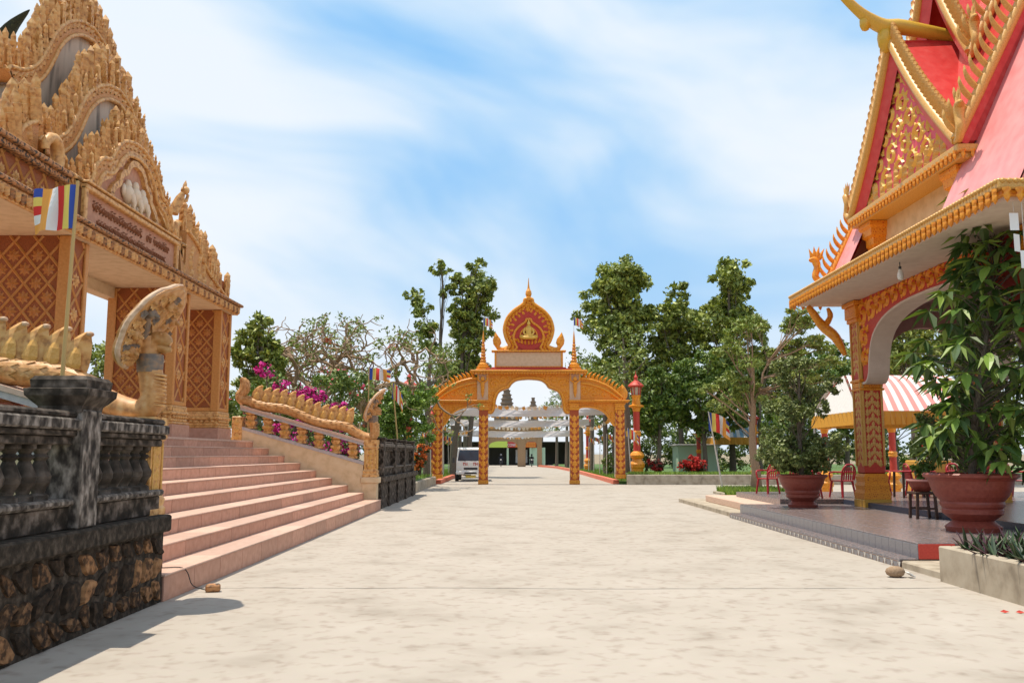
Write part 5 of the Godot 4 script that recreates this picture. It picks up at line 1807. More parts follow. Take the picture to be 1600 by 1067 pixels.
func red_pavilion() -> void:
	var t := thing("red_pavilion", "open red and gold pavilion with pink steep roof and hooked flame bargeboards", "pavilion", Vector3(8.3, 0, -17.9), -PI / 2)
	# pillars at x (nearer +), z (towards the road +)
	for k in [[-3.85, -.35], [3.9, -.35], [-3.85, -3.2], [3.9, -3.2], [-3.85, -7.0], [3.9, -7.0]]: red_pillar(t, k[0], k[1], 5.3)
	var b := MB.new()
	b.span(Vector3(-4.55, 5.3, -8.4), Vector3(5.05, 5.36, 1.05))
	part(t, "soffit", b, M.ceiling_cream)
	b = MB.new()
	b.span(Vector3(-4.65, 5.362, -8.5), Vector3(5.15, 5.44, 1.12), .01)
	part(t, "eave_slab", b, M.gate_gold)
	b = MB.new()
	b.span(Vector3(-4.72, 5.442, -8.6), Vector3(5.22, 5.6, 1.2), .02)
	var ev := part(t, "eave", b, M.ochre_gold)
	fringe(ev, Vector3(-4.7, 5.46, 1.2), Vector3(5.2, 5.46, 1.2), .19, .23, M.gate_gold, true)
	fringe(ev, Vector3(5.22, 5.46, 1.18), Vector3(5.22, 5.46, -2.5), .19, .23, M.gate_gold, true)
	fringe(ev, Vector3(-4.72, 5.46, 1.18), Vector3(-4.72, 5.46, .3), .19, .23, M.gate_gold, true)
	# road side arch: red beam with gold scrolls
	var half := smooth([Vector2(-3.5, 3.3), Vector2(-3.3, 3.32), Vector2(-3.14, 3.5), Vector2(-3.05, 3.9), Vector2(-2.8, 4.35), Vector2(-2.2, 4.68), Vector2(-1.2, 4.86), Vector2(0, 4.9)], 3)
	var inn := mirrored(half)
	for s in [[-.35, .06], [-3.2, .06]]:
		b = MB.new()
		b.strip(inn, inn.map(func(p): return Vector2(p.x, 5.298)), s[0] - .2, s[0] + .22)
		var bm := part(t, "arch_beam", b, M.gate_red if s[0] > -1 else M.mauve_wall)
		b = MB.new()
		b.strip(offset_line(inn, -.05), inn, s[0] - .24, s[0] + .25)
		part(bm, "arch_trim", b, M.ceiling_cream)
		if s[0] > -1:
			for q in [[-3.35, 4.9, .6], [-3.3, 4.35, .5], [-3.3, 3.85, .4], [-2.8, 4.95, .55], [-2.35, 5.0, .44], [-1.95, 5.05, .4], [-1.5, 5.08, .38], [-1.05, 5.1, .36], [-.6, 5.1, .36], [-.2, 5.1, .36], [.2, 5.1, .36], [.6, 5.1, .36], [1.05, 5.1, .36], [1.5, 5.08, .38], [1.95, 5.05, .4], [2.4, 5.0, .44]]:
				part(bm, "scroll", shapes.scroll, M.gate_gold, Vector3(q[0], q[1], s[0] + .22), Basis(Vector3.BACK, .4) * sb(q[2], q[2], .5))
	# end walls with small arches between the pillars (both ends), far one seen from inside
	for x in [-3.85, 3.9]:
		for q in [[-.7, -2.85], [-3.55, -6.65]]:
			var cc := []
			for j in 17:
				var a := PI * j / 16.0
				cc.append(Vector2(lerpf(q[0], q[1], .5 - .46 * cos(a)), 3.3 + 1.35 * pow(sin(a), .55)))
			cc[0] = Vector2(q[0], 3.3)
			cc[16] = Vector2(q[1], 3.3)
			b = MB.new()
			b.strip(cc, cc.map(func(p): return Vector2(p.x, 5.298)), -.12, .12)
			part(t, "end_arch", b, M.mauve_wall, Vector3(x, 0, 0), Basis(Vector3.UP, -PI / 2))
	b = MB.new()
	b.span(Vector3(-3.6, 5.22, -6.9), Vector3(3.6, 5.298, -.6))
	part(t, "ceiling", b, M.mauve_wall)
	# steep pink roof: slope 2.1 rising from the road side, open in the middle where the gable stands
	var zf := .78
	var zr := -4.6
	var rise := (zf - zr) * 2.1
	var nrm := Vector3(0, 1, 2.1).normalized()
	var on := func(x: float, y: float, sh: float) -> Vector3: return Vector3(x, y, zf - (y - 5.6) / 2.1 + sh)
	b = MB.new()
	for k in [[-3.1, -2.05], [2.35, 5.0]]:
		b.quad(on.call(k[0], 5.6, 0), on.call(k[0], 5.6 + rise, 0), on.call(k[1], 5.6 + rise, 0), on.call(k[1], 5.6, 0))
	b.quad(Vector3(-3.1, 5.6, zr * 2 - zf), Vector3(-3.1, 5.6 + rise, zr), Vector3(5.0, 5.6 + rise, zr), Vector3(5.0, 5.6, zr * 2 - zf))
	part(t, "lower_roof", b, M.roof_pink)
	b = MB.new()
	for x in [-3.05, 4.95]:
		b.tri(Vector3(x, 5.6, zf - .05), Vector3(x, 5.55 + rise, zr), Vector3(x, 5.6, zr * 2 - zf + .05))
	part(t, "gable_wall", b, M.roof_pink)
	barge(t, Vector3(-3.1, 5.65, zf), on.call(-3.1, 5.6 + rise, .02), nrm, .36, .2, Vector3(.2, 0, 0) - nrm * .2, M.gate_gold)
	naga_end(t, Vector3(-3.1, 5.72, zf - .05), Vector3(-.3, 0, .95).normalized(), .62, M.gate_gold)
	# red tiers standing proud on the slope either side of the gables, each with its own bargeboard
	for k in [[2.62, -2.3, 7.1, .36, .16, 10.15], [1.7, -1.5, 9.15, .5, .1, 12.1]]:
		var sh: float = k[3]
		var yt := 5.6 + rise
		b = MB.new()
		for x in [k[0], k[1]]:
			b.tri(on.call(x, k[2], sh), on.call(k[4], k[5], sh), on.call(x, k[5], sh))
			b.quad(on.call(x, k[2], sh), on.call(x, yt, sh), on.call(x, yt, -.02), on.call(x, k[2], -.02))
		b.quad(on.call(k[1], k[5], sh), on.call(k[1], yt, sh), on.call(k[0], yt, sh), on.call(k[0], k[5], sh))
		b.quad(on.call(k[0], k[2], sh), on.call(k[4], k[5], sh), on.call(k[4], k[5], -.3), on.call(k[0], k[2], -.3))
		part(t, "upper_roof", b, M.roof_red)
		var A: Vector3 = on.call(k[0] + .04, k[2], sh + .03)
		var B: Vector3 = on.call(k[0] + .04, yt, sh + .03)
		barge(t, A, B, nrm, .44, .23, -nrm * .22, M.ochre_gold)
	# gables towards the road
	road_gable(t, "road_gable", -2.3, 2.62, .16, 7.1, 10.15, .42, -1.7, .1, true)
	road_gable(t, "road_gable", -1.5, 1.7, .1, 9.15, 12.1, -.45, -2.6, -.8, false)
	# cornice, drum wall and pilasters under the first gable
	b = MB.new()
	b.span(Vector3(-2.42, 6.86, -.6), Vector3(2.76, 7.0, .5), .02)
	b.span(Vector3(-2.36, 6.76, -.6), Vector3(2.7, 6.858, .42), .01)
	var co := part(t, "cornice", b, M.ochre_gold)
	fringe(co, Vector3(-2.4, 6.9, .5), Vector3(2.74, 6.9, .5), .16, .17, M.gate_gold, false)
	fringe(co, Vector3(2.76, 6.9, .48), Vector3(2.76, 6.9, -.2), .16, .17, M.gate_gold, false)
	b = MB.new()
	b.span(Vector3(-2.1, 5.6, -.7), Vector3(2.4, 6.76, -.05))
	part(t, "drum_wall", b, M.cream_plaster)
	for x in [-1.85, 2.05]:
		b = MB.new()
		b.lathe([Vector2(.28, 5.6), Vector2(.26, 6.2), Vector2(.3, 6.25), Vector2(.3, 6.4), Vector2(.38, 6.45), Vector2(.4, 6.6), Vector2(.46, 6.66), Vector2(.46, 6.75)], 4, Vector3(x, 0, .02), true)
		part(t, "pilaster", b, M.gate_carved)
	# gilded horn at the apex
	b = MB.new()
	b.tube(smooth([Vector3(.16, 10.2, -1.0), Vector3(.16, 10.42, .1), Vector3(.16, 10.45, .55), Vector3(.16, 10.75, 1.0), Vector3(.16, 11.25, 1.45), Vector3(.16, 11.75, 1.75)], 4), [.12, .13, .14, .15, .16, .17, .17, .17, .16, .15, .14, .125, .11, .1, .095, .09, .08, .07, .055, .035, .015], 9)
	b.ball(Vector3(.16, 10.2, .5), Vector3(.15, .34, .18), 9, 6)
	b.ball(Vector3(.16, 10.52, .92), Vector3(.1, .18, .12), 8, 5)
	part(t, "horn", b, M.horn_gold)
	# carved bracket under the eave corner
	b = MB.new()
	b.tube(smooth([Vector3(-4.0, 4.0, .1), Vector3(-4.05, 4.45, .3), Vector3(-4.2, 4.75, .55), Vector3(-4.15, 5.0, .75), Vector3(-4.3, 5.25, .85)], 4), [.05, .07, .09, .11, .12, .13, .13, .13, .12, .12, .11, .1, .1, .1, .09, .08, .07], 7)
	b.tube(smooth([Vector3(-4.2, 4.75, .5), Vector3(-4.2, 5.0, .35), Vector3(-4.15, 5.2, .42)], 4), [.08, .08, .08, .07, .07, .07, .06, .05, .04], 6)
	part(t, "bracket", b, M.gate_gold)
	# lamp bulb hanging from the soffit, paper tags by the near corner
	var hb := thing("light_bulb", "bare white bulb hanging under the red pavilion eave", "lamp", Vector3(7.55, 5.3, -17.1))
	b = MB.new()
	b.tube([Vector3.ZERO, Vector3(0, -.12, 0)], [.012, .012], 6)
	b.lathe([Vector2(.0, -.2), Vector2(.04, -.2), Vector2(.04, -.12), Vector2(.0, -.11)], 8)
	part(hb, "socket", b, M.dark_metal)
	b = MB.new()
	b.lathe([Vector2(.0, -.5), Vector2(.06, -.48), Vector2(.085, -.4), Vector2(.075, -.3), Vector2(.045, -.2)], 10)
	part(hb, "bulb", b, M.bulb_white)
	hb.scale = Vector3.ONE * .72
	for k in [[7.42, 5.15, -12.9, "upper"], [7.46, 4.55, -12.75, "lower"]]:
		var tg := thing("paper_tag", "white paper tags on cords by the near eave corner, %s pair" % k[3], "tag", Vector3(k[0], k[1], k[2]))
		b = MB.new()
		b.tube([Vector3(0, 5.4 - k[1], 0), Vector3.ZERO], [.006, .006], 5)
		part(tg, "cord", b, M.pole_white)
		for j in 2:
			b = MB.new()
			b.box(Vector3(.02 * j, -.15 - j * .32, 0), Vector3(.13, .26, .008), .0, Basis(Vector3.UP, .5 * j))
			part(tg, "tag", b, M.tag_white)

# ---------------------------------------------------------------- platform in front of the pavilion
func platform() -> void:
	var x0 := 5.78
	var t := thing("tiled_platform", "low grey tiled platform with patterned riser tiles under the red pavilion", "platform", Vector3(0, 0, 0))
	var b := MB.new()
	b.span(Vector3(x0 + .012, -.05, -23.0), Vector3(20, .318, -13.0))
	part(t, "core", b, M.grout)
	b = MB.new()
	b.span(Vector3(x0 - .26, -.05, -23.0), Vector3(x0 + .01, .1, -13.0))
	part(t, "lower_step_core", b, M.grout)
	var r := RandomNumberGenerator.new()
	r.seed = 9
	# floor tiles as far as they can be told apart
	var tm := MB.new()
	tm.box(Vector3.ZERO, Vector3(.492, .02, .492), .003)
	var tmesh := tm.mesh()
	for i in 6:
		for j in 20:
			part(t, "floor_tile", tmesh, M.marble_tile, Vector3(x0 + .25 + i * .5, .328 + r.randf_range(-.001, .001), -13.25 - j * .5))
	b = MB.new()
	b.span(Vector3(x0 + 3.0, .318, -23), Vector3(20, .334, -13.0))
	part(t, "back_floor", b, M.marble_tile)
	var st := MB.new()
	st.box(Vector3.ZERO, Vector3(.268, .02, .492), .003)
	var smesh := st.mesh()
	var rm := MB.new()
	rm.box(Vector3.ZERO, Vector3(.02, .2, .244), .003)
	var rmesh := rm.mesh()
	var lm := MB.new()
	lm.box(Vector3.ZERO, Vector3(.02, .112, .244), .003)
	var lmesh := lm.mesh()
	var tri := MB.new()
	tri.tri(Vector3(0, .04, -.05), Vector3(0, -.05, 0), Vector3(0, .04, .05))
	var trim := tri.mesh()
	var br := MB.new()
	br.quad(Vector3(0, .052, -.115), Vector3(0, .038, -.1), Vector3(0, .038, .1), Vector3(0, .052, .115))
	br.quad(Vector3(0, .052, .115), Vector3(0, .038, .1), Vector3(0, -.04, .06), Vector3(0, -.05, .08))
	br.quad(Vector3(0, .052, -.115), Vector3(0, .038, -.1), Vector3(0, -.04, -.06), Vector3(0, -.05, -.08))
	var brm := br.mesh()
	for j in 40:
		var z := -13.125 - j * .25
		part(t, "riser_tile", rmesh, M.riser_tile, Vector3(x0 + .002, .216, z))
		var lt := part(t, "step_riser_tile", lmesh, M.riser_tile, Vector3(x0 - .27, .044, z))
		part(lt, "pale_motif", trim, M.tile_pale, Vector3(-.0125, 0, .122))
		part(lt, "brown_motif", brm, M.tile_brown, Vector3(-.0125, 0, 0))
		if j % 2 == 0: part(t, "step_tile", smesh, M.marble_tile, Vector3(x0 - .136, .109, z - .125))
	b = MB.new()
	b.span(Vector3(x0, .118, -13.0), Vector3(6.3, .325, -12.985), .002)
	part(t, "red_end_panel", b, M.red_paint)
	# inner floor a step higher
	b = MB.new()
	b.span(Vector3(8.42, .334, -23.0), Vector3(20, .46, -13.2))
	part(t, "inner_floor", b, M.marble_tile)
	b = MB.new()
	b.span(Vector3(8.40, .336, -23.0), Vector3(8.419, .452, -13.2))
	part(t, "inner_riser", b, M.blue_tile)
	# plain concrete steps running on beyond the tiles
	t = thing("concrete_step", "plain cream concrete steps continuing past the tiled platform", "step", Vector3(0, 0, 0))
	b = MB.new()
	b.span(Vector3(5.6, -.05, -30.5), Vector3(16, .12, -23.02), .015)
	part(t, "lower_step", b, M.kerb_concrete)
	b = MB.new()
	b.span(Vector3(6.1, .12, -28.6), Vector3(16, .31, -23.02), .015)
	part(t, "upper_step", b, M.rail_pink)
	b = MB.new()
	b.span(Vector3(5.52, -.05, -12.98), Vector3(6.6, .1, -11.6), .02)
	single("concrete_ledge", b, M.kerb_concrete, "crumbling concrete ledge before the red end panel", "ledge")

func lathe_pot(label: String, at: Vector3, s: float) -> void:
	var t := thing("plant_pot", label, "plant pot", at)
	t.scale = Vector3.ONE * s
	var b := MB.new()
	b.lathe([Vector2(.3, 0), Vector2(.42, .0), Vector2(.44, .08), Vector2(.36, .14), Vector2(.32, .18), Vector2(.4, .24), Vector2(.47, .3), Vector2(.475, .36), Vector2(.46, .38), Vector2(.49, .42), Vector2(.5, .46), Vector2(.49, .5), Vector2(.56, .58), Vector2(.62, .7), Vector2(.66, .84), Vector2(.7, .88), Vector2(.74, .9), Vector2(.745, .94), Vector2(.72, .965), Vector2(.66, .965), Vector2(.62, .9)], 28)
	part(t, "bowl", b, M.terracotta)
	b = MB.new()
	b.lathe([Vector2(.0, .9), Vector2(.64, .9)], 20)
	part(t, "soil", b, M.soil)

func chair(at: Vector3, turn: float, label: String) -> void:
	if not shapes.has("chair"):
		var t := thing("plastic_chair", label, "chair", at, turn, "red plastic chairs")
		var b := MB.new()
		b.box(Vector3(0, .43, 0), Vector3(.42, .03, .42), .012)
		part(t, "seat", b, M.red_plastic)
		for s in [[-1, -1], [1, -1], [1, 1], [-1, 1]]:
			b = MB.new()
			b.tube([Vector3(s[0] * .18, .43, s[1] * .18), Vector3(s[0] * .23, 0, s[1] * .23)], [.035, .025], 6)
			part(t, "leg", b, M.red_plastic)
		b = MB.new()
		for k in 5: b.box(Vector3(-.16 + k * .08, .62, -.22 - .02), Vector3(.045, .34, .02), .006, Basis(Vector3.RIGHT, -.15))
		b.tube(smooth([Vector3(-.22, .45, -.2), Vector3(-.23, .7, -.25), Vector3(-.12, .84, -.28), Vector3(0, .86, -.285), Vector3(.12, .84, -.28), Vector3(.23, .7, -.25), Vector3(.22, .45, -.2)], 3), filled(.025, 19), 6)
		part(t, "backrest", b, M.red_plastic)
		for s in [-1, 1]:
			b = MB.new()
			b.tube(smooth([Vector3(s * .23, .66, -.24), Vector3(s * .26, .66, .1), Vector3(s * .24, .6, .2), Vector3(s * .2, .43, .2)], 3), filled(.025, 10), 6)
			part(t, "armrest", b, M.red_plastic)
		shapes.chair = t
	else:
		copy(shapes.chair, at, turn, label)

func table(at: Vector3, label: String) -> void:
	var t := thing("table", label, "table", at, 0.0, "dark red tables")
	var b := MB.new()
	b.box(Vector3(0, .68, 0), Vector3(.9, .04, .7), .012)
	part(t, "tabletop", b, M.red_plastic)
	for s in [[-1, -1], [1, -1], [1, 1], [-1, 1]]:
		b = MB.new()
		b.tube([Vector3(s[0] * .38, .67, s[1] * .28), Vector3(s[0] * .4, 0, s[1] * .3)], [.035, .03], 6)
		part(t, "leg", b, M.dark_wood)

func tent(label: String, at: Vector3, w: float, dp: float, h0: float, h1: float, ca: Material, cb: Material, n: int) -> void:
	var t := thing("canopy_tent", label, "tent", at)
	for i in n:
		var b := MB.new()
		var xa := -w / 2 + w * i / n
		var xb := -w / 2 + w * (i + 1) / n
		for s in [1.0, -1.0]:
			for k in 8:
				var f0 := k / 8.0
				var f1 := (k + 1) / 8.0
				var pp := func(x: float, f: float) -> Vector3:
					var ins := .12 * w * pow(f, 1.5)
					return Vector3(clampf(x * (1.0 - .2 * f), -w / 2 + ins, w / 2 - ins), lerpf(h0, h1, sin(f * PI / 2)), s * dp / 2 * (1.0 - f))
				b.quad(pp.call(xa, f0), pp.call(xa, f1), pp.call(xb, f1), pp.call(xb, f0))
		part(t, "stripe", b, ca if i % 2 == 0 else cb)
	var v := MB.new()
	for s in [1.0, -1.0]:
		for i in 24:
			var xa := -w / 2 + w * i / 24.0
			var xb := -w / 2 + w * (i + 1) / 24.0
			var o := .05 if i % 2 == 0 else -.02
			v.quad(Vector3(xa, h0 + .02, s * dp / 2), Vector3(xa, h0 - .42, s * (dp / 2 + o)), Vector3(xb, h0 - .42, s * (dp / 2 - o)), Vector3(xb, h0 + .02, s * dp / 2))
			var za := -dp / 2 + dp * i / 24.0
			var zb := -dp / 2 + dp * (i + 1) / 24.0
			v.quad(Vector3(s * w / 2, h0 + .02, za), Vector3(s * (w / 2 + o), h0 - .42, za), Vector3(s * (w / 2 - o), h0 - .42, zb), Vector3(s * w / 2, h0 + .02, zb))
	part(t, "valance", v, M.valance_gold)
	for sx in [-1, 1]:
		for sz in [-1, 1]:
			v = MB.new()
			v.tube([Vector3(sx * (w / 2 - .05), 0, sz * (dp / 2 - .05)), Vector3(sx * (w / 2 - .05), h0, sz * (dp / 2 - .05))], [.035, .035], 8)
			part(t, "leg", v, M.steel)
	for sx in [-1, 1]:
		v = MB.new()
		for s in [1.0, -1.0]:
			v.tri(Vector3(sx * w / 2, h0, s * dp / 2), Vector3(sx * w / 2 * .8, h1, 0), Vector3(sx * w / 2, h0, 0))
		part(t, "end_panel", v, ca)

func right_side() -> void:
	platform()
	red_pavilion()
	lathe_pot("large brown footed pot by the pillar holding the small leaved tree", Vector3(6.95, .338, -21.7), .8)
	lathe_pot("largest brown footed pot at the right, nearest the concrete planter", Vector3(7.6, .338, -15.0), .98)
	# near planter box
	var t := thing("planter_box", "long bare concrete planter box at the lower right corner", "planter", Vector3(5.42, 0, 0))
	var b := MB.new()
	b.span(Vector3(0, -.05, -11.62), Vector3(.16, .44, -5.0), .015)
	part(t, "front_wall", b, M.kerb_concrete)
	b = MB.new()
	b.span(Vector3(.16, -.05, -11.62), Vector3(3.2, .44, -11.46), .015)
	part(t, "end_wall", b, M.kerb_concrete)
	b = MB.new()
	b.span(Vector3(.16, -.05, -11.46), Vector3(3.2, .38, -5.0))
	part(t, "soil", b, M.soil)
	# garden wall in front of the trees
	t = thing("garden_wall", "low tan garden wall with grassy top right of the gate", "wall", Vector3(0, 0, -47.2))
	b = MB.new()
	b.span(Vector3(6.0, -.05, -.2), Vector3(30, .52, 0), .03)
	part(t, "wall", b, M.kerb_concrete)
	b = MB.new()
	b.span(Vector3(6.2, -.05, -3.5), Vector3(30, .54, -.2))
	part(t, "bed", b, M.grass_soil)
	t = thing("garden_wall", "low curved kerb wall left of the gate by the black wall", "wall", Vector3(0, 0, 0))
	b = MB.new()
	b.span(Vector3(-9, -.05, -47.6), Vector3(-4.0, .42, -36.3), .03)
	part(t, "wall", b, M.kerb_concrete)
	b = MB.new()
	b.span(Vector3(-9, .42, -47.5), Vector3(-4.2, .45, -36.5))
	part(t, "bed", b, M.grass_soil)
	lamp_post("red and gold lamp post standing just right of the arched gate", Vector3(6.85, .5, -49.4), 1.0)
	lamp_post("red lamp post rising over the green bush left of the gate", Vector3(-5.25, .42, -45.6), .96)
	for k in [[14.0, -52.0, "among the garden trunks right of the red flowers"], [11.6, -56.0, "in the garden behind the lone flag"], [15.2, -36.0, "seen beyond the red pillar, left one"], [17.4, -37.0, "seen beyond the red pillar, right one"], [13.2, -38.0, "beside the striped tent, behind the potted tree"]]:
		lamp_post("red lamp post %s" % k[2], Vector3(k[0], .16 if k[1] < -48 else 0.0, k[1]), .72)
	flag_pole("leaning white pole with drooping striped flag before the garden wall", Vector3(8.47, 0, -36.3), Vector3(7.95, 3.3, -36.3), .035, .85, .75, PI, M.pole_white, .55)
	flag_pole("white flag staff beside the red lamp post right of the gate", Vector3(6.45, .5, -49.0), Vector3(6.3, 3.0, -49.0), .03, .6, .5, PI, M.pole_white, .9)
	flag_pole("striped flag on thin staff above the far naga head", Vector3(-5.05, .9, -31.5), Vector3(-5.05, 4.65, -31.5), .025, .75, .42, PI, M.bamboo, .25)
	flag_pole("furled flag on a leaning staff at the black balustrade end", Vector3(-4.3, 1.9, -34.0), Vector3(-4.55, 4.3, -34.0), .03, .4, .6, PI, M.bamboo, .9)
	# striped tents
	tent("red and white striped canopy tent with gold valance behind the red pillar", Vector3(13.2, 0, -31.0), 4.2, 4.4, 2.95, 4.3, M.canvas_white, M.stripe_pink, 25)
	tent("pale blue striped canopy tent with gold valance among garden trunks", Vector3(15.0, .1, -58.0), 4.6, 4.0, 2.5, 3.6, M.canvas_white, M.stripe_blue, 21)
	# tables, chairs, stool
	var cl := ["red plastic chair just right of the footed pot", "red plastic chair facing away, left of the red pillar", "red plastic chair hidden half behind the red pillar", "red plastic chair at the table right of the pillar", "red plastic chair pushed against the far table side", "red plastic chair below the yellow planter, left one", "red plastic chair below the yellow planter, right one", "red plastic chair between stool and far table", "red plastic chair farthest right under the tent edge", "red plastic chair nearest the platform edge behind the pot", "red plastic chair beyond the dark red table by the pillar", "red plastic chair turned sideways near the yellow planter", "red plastic chair at the back left beside the grass bed"]
	var cp := [[8.0, -24.6, .4], [8.75, -24.0, 3.6], [8.2, -25.6, 2.4], [11.0, -24.6, 1.5], [11.6, -25.6, 3.0], [12.1, -24.4, .3], [12.9, -25.0, 5.0], [12.4, -23.4, 3.4], [13.6, -24.2, 1.0], [7.7, -23.5, 1.9], [10.2, -25.2, .2], [13.0, -26.3, 2.0], [7.4, -26.2, 5.2]]
	b = MB.new()
	b.span(Vector3(6.8, .3, -27.5), Vector3(20, .46, -23.02))
	struct("pavilion_floor", b, M.marble_tile)
	for i in cp.size(): chair(Vector3(cp[i][0], .46, cp[i][1]), cp[i][2], cl[i])
	table(Vector3(10.6, .46, -23.9), "dark red table right of the red pillar")
	table(Vector3(12.2, .46, -24.0), "dark red table below the yellow planter")
	t = thing("stool", "small dark wooden stool carrying a bowl pot on the platform", "stool", Vector3(8.1, .338, -17.9))
	b = MB.new()
	b.box(Vector3(0, .5, 0), Vector3(.46, .05, .42), .01)
	part(t, "seat", b, M.dark_wood)
	for s in [[-1, -1], [1, -1], [1, 1], [-1, 1]]:
		b = MB.new()
		b.box(Vector3(s[0] * .18, .24, s[1] * .16), Vector3(.05, .48, .05), .006, Basis(Vector3.BACK, s[0] * .05))
		part(t, "leg", b, M.dark_wood)
	b = MB.new()
	b.box(Vector3(0, .2, .16), Vector3(.34, .04, .03))
	b.box(Vector3(0, .2, -.16), Vector3(.34, .04, .03))
	part(t, "stretcher", b, M.dark_wood)
	t = thing("bowl_pot", "shallow reddish bowl pot with pale rim on the wooden stool", "plant pot", Vector3(8.1, .865, -17.9))
	b = MB.new()
	b.lathe([Vector2(.14, 0), Vector2(.22, .1), Vector2(.26, .2), Vector2(.2, .2), Vector2(.0, .18)], 16)
	part(t, "bowl", b, M.terracotta)
	b = MB.new()
	b.lathe([Vector2(.26, .195), Vector2(.28, .21), Vector2(.28, .235), Vector2(.24, .235)], 16)
	part(t, "rim", b, M.pink_rim)
	part(t, "plant", leaves([[Vector3(0, .42, 0), .2]], 130, .16, 9, Color(.06, .12, .02), Color(.18, .28, .06)), M.foliage)
	t = thing("flower_box", "yellow square planter with red flowers under the striped tent", "planter", Vector3(12.9, .1, -28.0))
	b = MB.new()
	b.span(Vector3(-.5, .3, -.5), Vector3(.5, 1.3, .5), .03)
	part(t, "box", b, M.yellow_paint)
	part(t, "plant", leaves([[Vector3(-.2, 1.5, 0), .3], [Vector3(.3, 1.5, 0), .3]], 260, .16, 12, Color(.05, .1, .02), Color(.12, .2, .04)), M.foliage)
	part(t, "flowers", leaves([[Vector3(-.2, 1.62, .05), .3], [Vector3(.3, 1.6, .05), .3]], 60, .12, 13, Color(.5, .02, .02), Color(.6, .06, .05), 1.3), M.petals)
	# litter and cable
	b = MB.new()
	b.box(Vector3(0, .045, 0), Vector3(.17, .09, .12), .02, Basis(Vector3.UP, .3))
	single("brick", b, M.tan_stained, "small orange brick on the ground by the lowest step", "brick", Vector3(-3.5, 0, -10.75))
	b = MB.new()
	b.tube(smooth([Vector3(-4.24, .47, -10.5), Vector3(-4.1, .31, -10.55), Vector3(-3.85, .3, -10.6), Vector3(-3.77, .24, -10.64), Vector3(-3.72, .08, -10.7), Vector3(-3.55, .015, -10.75)], 4), filled(.006, 21), 5)
	single("cable", b, M.black_rubber, "thin black cable running down the lowest step to the brick", "cable")
	b = MB.new()
	b.ball(Vector3(0, .07, 0), Vector3(.13, .075, .1), 9, 6)
	single("coconut_husk", b, M.bark_tan, "dry tan husk lying on the concrete before the ledge", "husk", Vector3(5.02, 0, -12.0))
	b = MB.new()
	b.box(Vector3(0, .045, 0), Vector3(.1, .012, .13), .0, Basis(Vector3.BACK, -.6))
	for k in [[5.0, -9.35, "red scrap on the concrete at the lower right corner"], [5.14, -9.32, "small red scrap beside another at the lower right corner"]]:
		var rb := MB.new()
		rb.quad(Vector3(-.04, .012, -.015), Vector3(.0, .03, -.02), Vector3(.05, .012, .0), Vector3(-.01, .006, .025))
		single("paper_scrap", rb, M.red_paint, k[2], "paper", Vector3(k[0], 0, k[1]))
	single("paper_scrap", b, M.tag_white, "white paper scrap leaning on the dry husk", "paper", Vector3(5.19, 0, -11.95))

# ---------------------------------------------------------------- foliage
# clumps: [centre, radius]; leaves lie mostly near the surface of each clump
func leaves(cl: Array, n: int, size: float, sd: int, c0: Color, c1: Color, long := 2.2, droop := 0.0) -> ArrayMesh:
	var r := RandomNumberGenerator.new()
	r.seed = sd + 500
	var tot := 0.0
	for q in cl: tot += q[1] * q[1]
	var V := PackedVector3Array()
	var N := PackedVector3Array()
	var C := PackedColorArray()
	for q in cl:
		var m := int(n * q[1] * q[1] / tot)
		var sq: float = q[2] if q.size() > 2 else .8
		# leaves gather in tufts at the ends of twigs spread through the clump
		var tufts_at := []
		for i in 9:
			var td := Vector3(r.randfn(), r.randfn(), r.randfn()).normalized()
			tufts_at.append(td * q[1] * r.randf_range(.45, 1.08))
		for i in m:
			var tc: Vector3 = tufts_at[r.randi() % 9]
			var d := Vector3(r.randfn(), r.randfn(), r.randfn()).normalized()
			var o: Vector3 = tc + d * q[1] * .34 * pow(r.randf(), .5)
			if r.randf() < .12: o = d * q[1] * pow(r.randf(), .4)
			var p: Vector3 = q[0] + Vector3(o.x, o.y * sq, o.z)
			var up := (d * .5 + Vector3(r.randfn(), r.randfn() + .55, r.randfn()) * .75).normalized()
			var ax := up.cross(Vector3(r.randfn(), r.randfn(), r.randfn())).normalized()
			ax = (ax + Vector3(0, -droop, 0)).normalized()
			var sd2 := ax.cross(up).normalized()
			var l := size * r.randf_range(.7, 1.3)
			var w := l / long
			var a := p - ax * l * .5
			var b := p + sd2 * w * .5 - up * w * .16
			var c := p + ax * l * .5 - up * l * .1
			var e := p - sd2 * w * .5 - up * w * .16
			var mid := p
			var n1 := (c - a).cross(b - a).normalized()
			var n2 := (e - a).cross(c - a).normalized()
			if n1.dot(up) < 0:
				n1 = -n1
				n2 = -n2
				V.append(a); V.append(c); V.append(b)
				V.append(a); V.append(e); V.append(c)
			else:
				V.append(a); V.append(b); V.append(c)
				V.append(a); V.append(c); V.append(e)
			N.append(n1); N.append(n1); N.append(n1)
			N.append(n2); N.append(n2); N.append(n2)
			var col := c0.lerp(c1, r.randf() * r.randf() * 1.2)
			for k in 6: C.append(col)
	var arr := []
	arr.resize(Mesh.ARRAY_MAX)
	arr[Mesh.ARRAY_VERTEX] = V
	arr[Mesh.ARRAY_NORMAL] = N
	arr[Mesh.ARRAY_COLOR] = C
	var me := ArrayMesh.new()
	me.add_surface_from_arrays(Mesh.PRIMITIVE_TRIANGLES, arr)
	return me

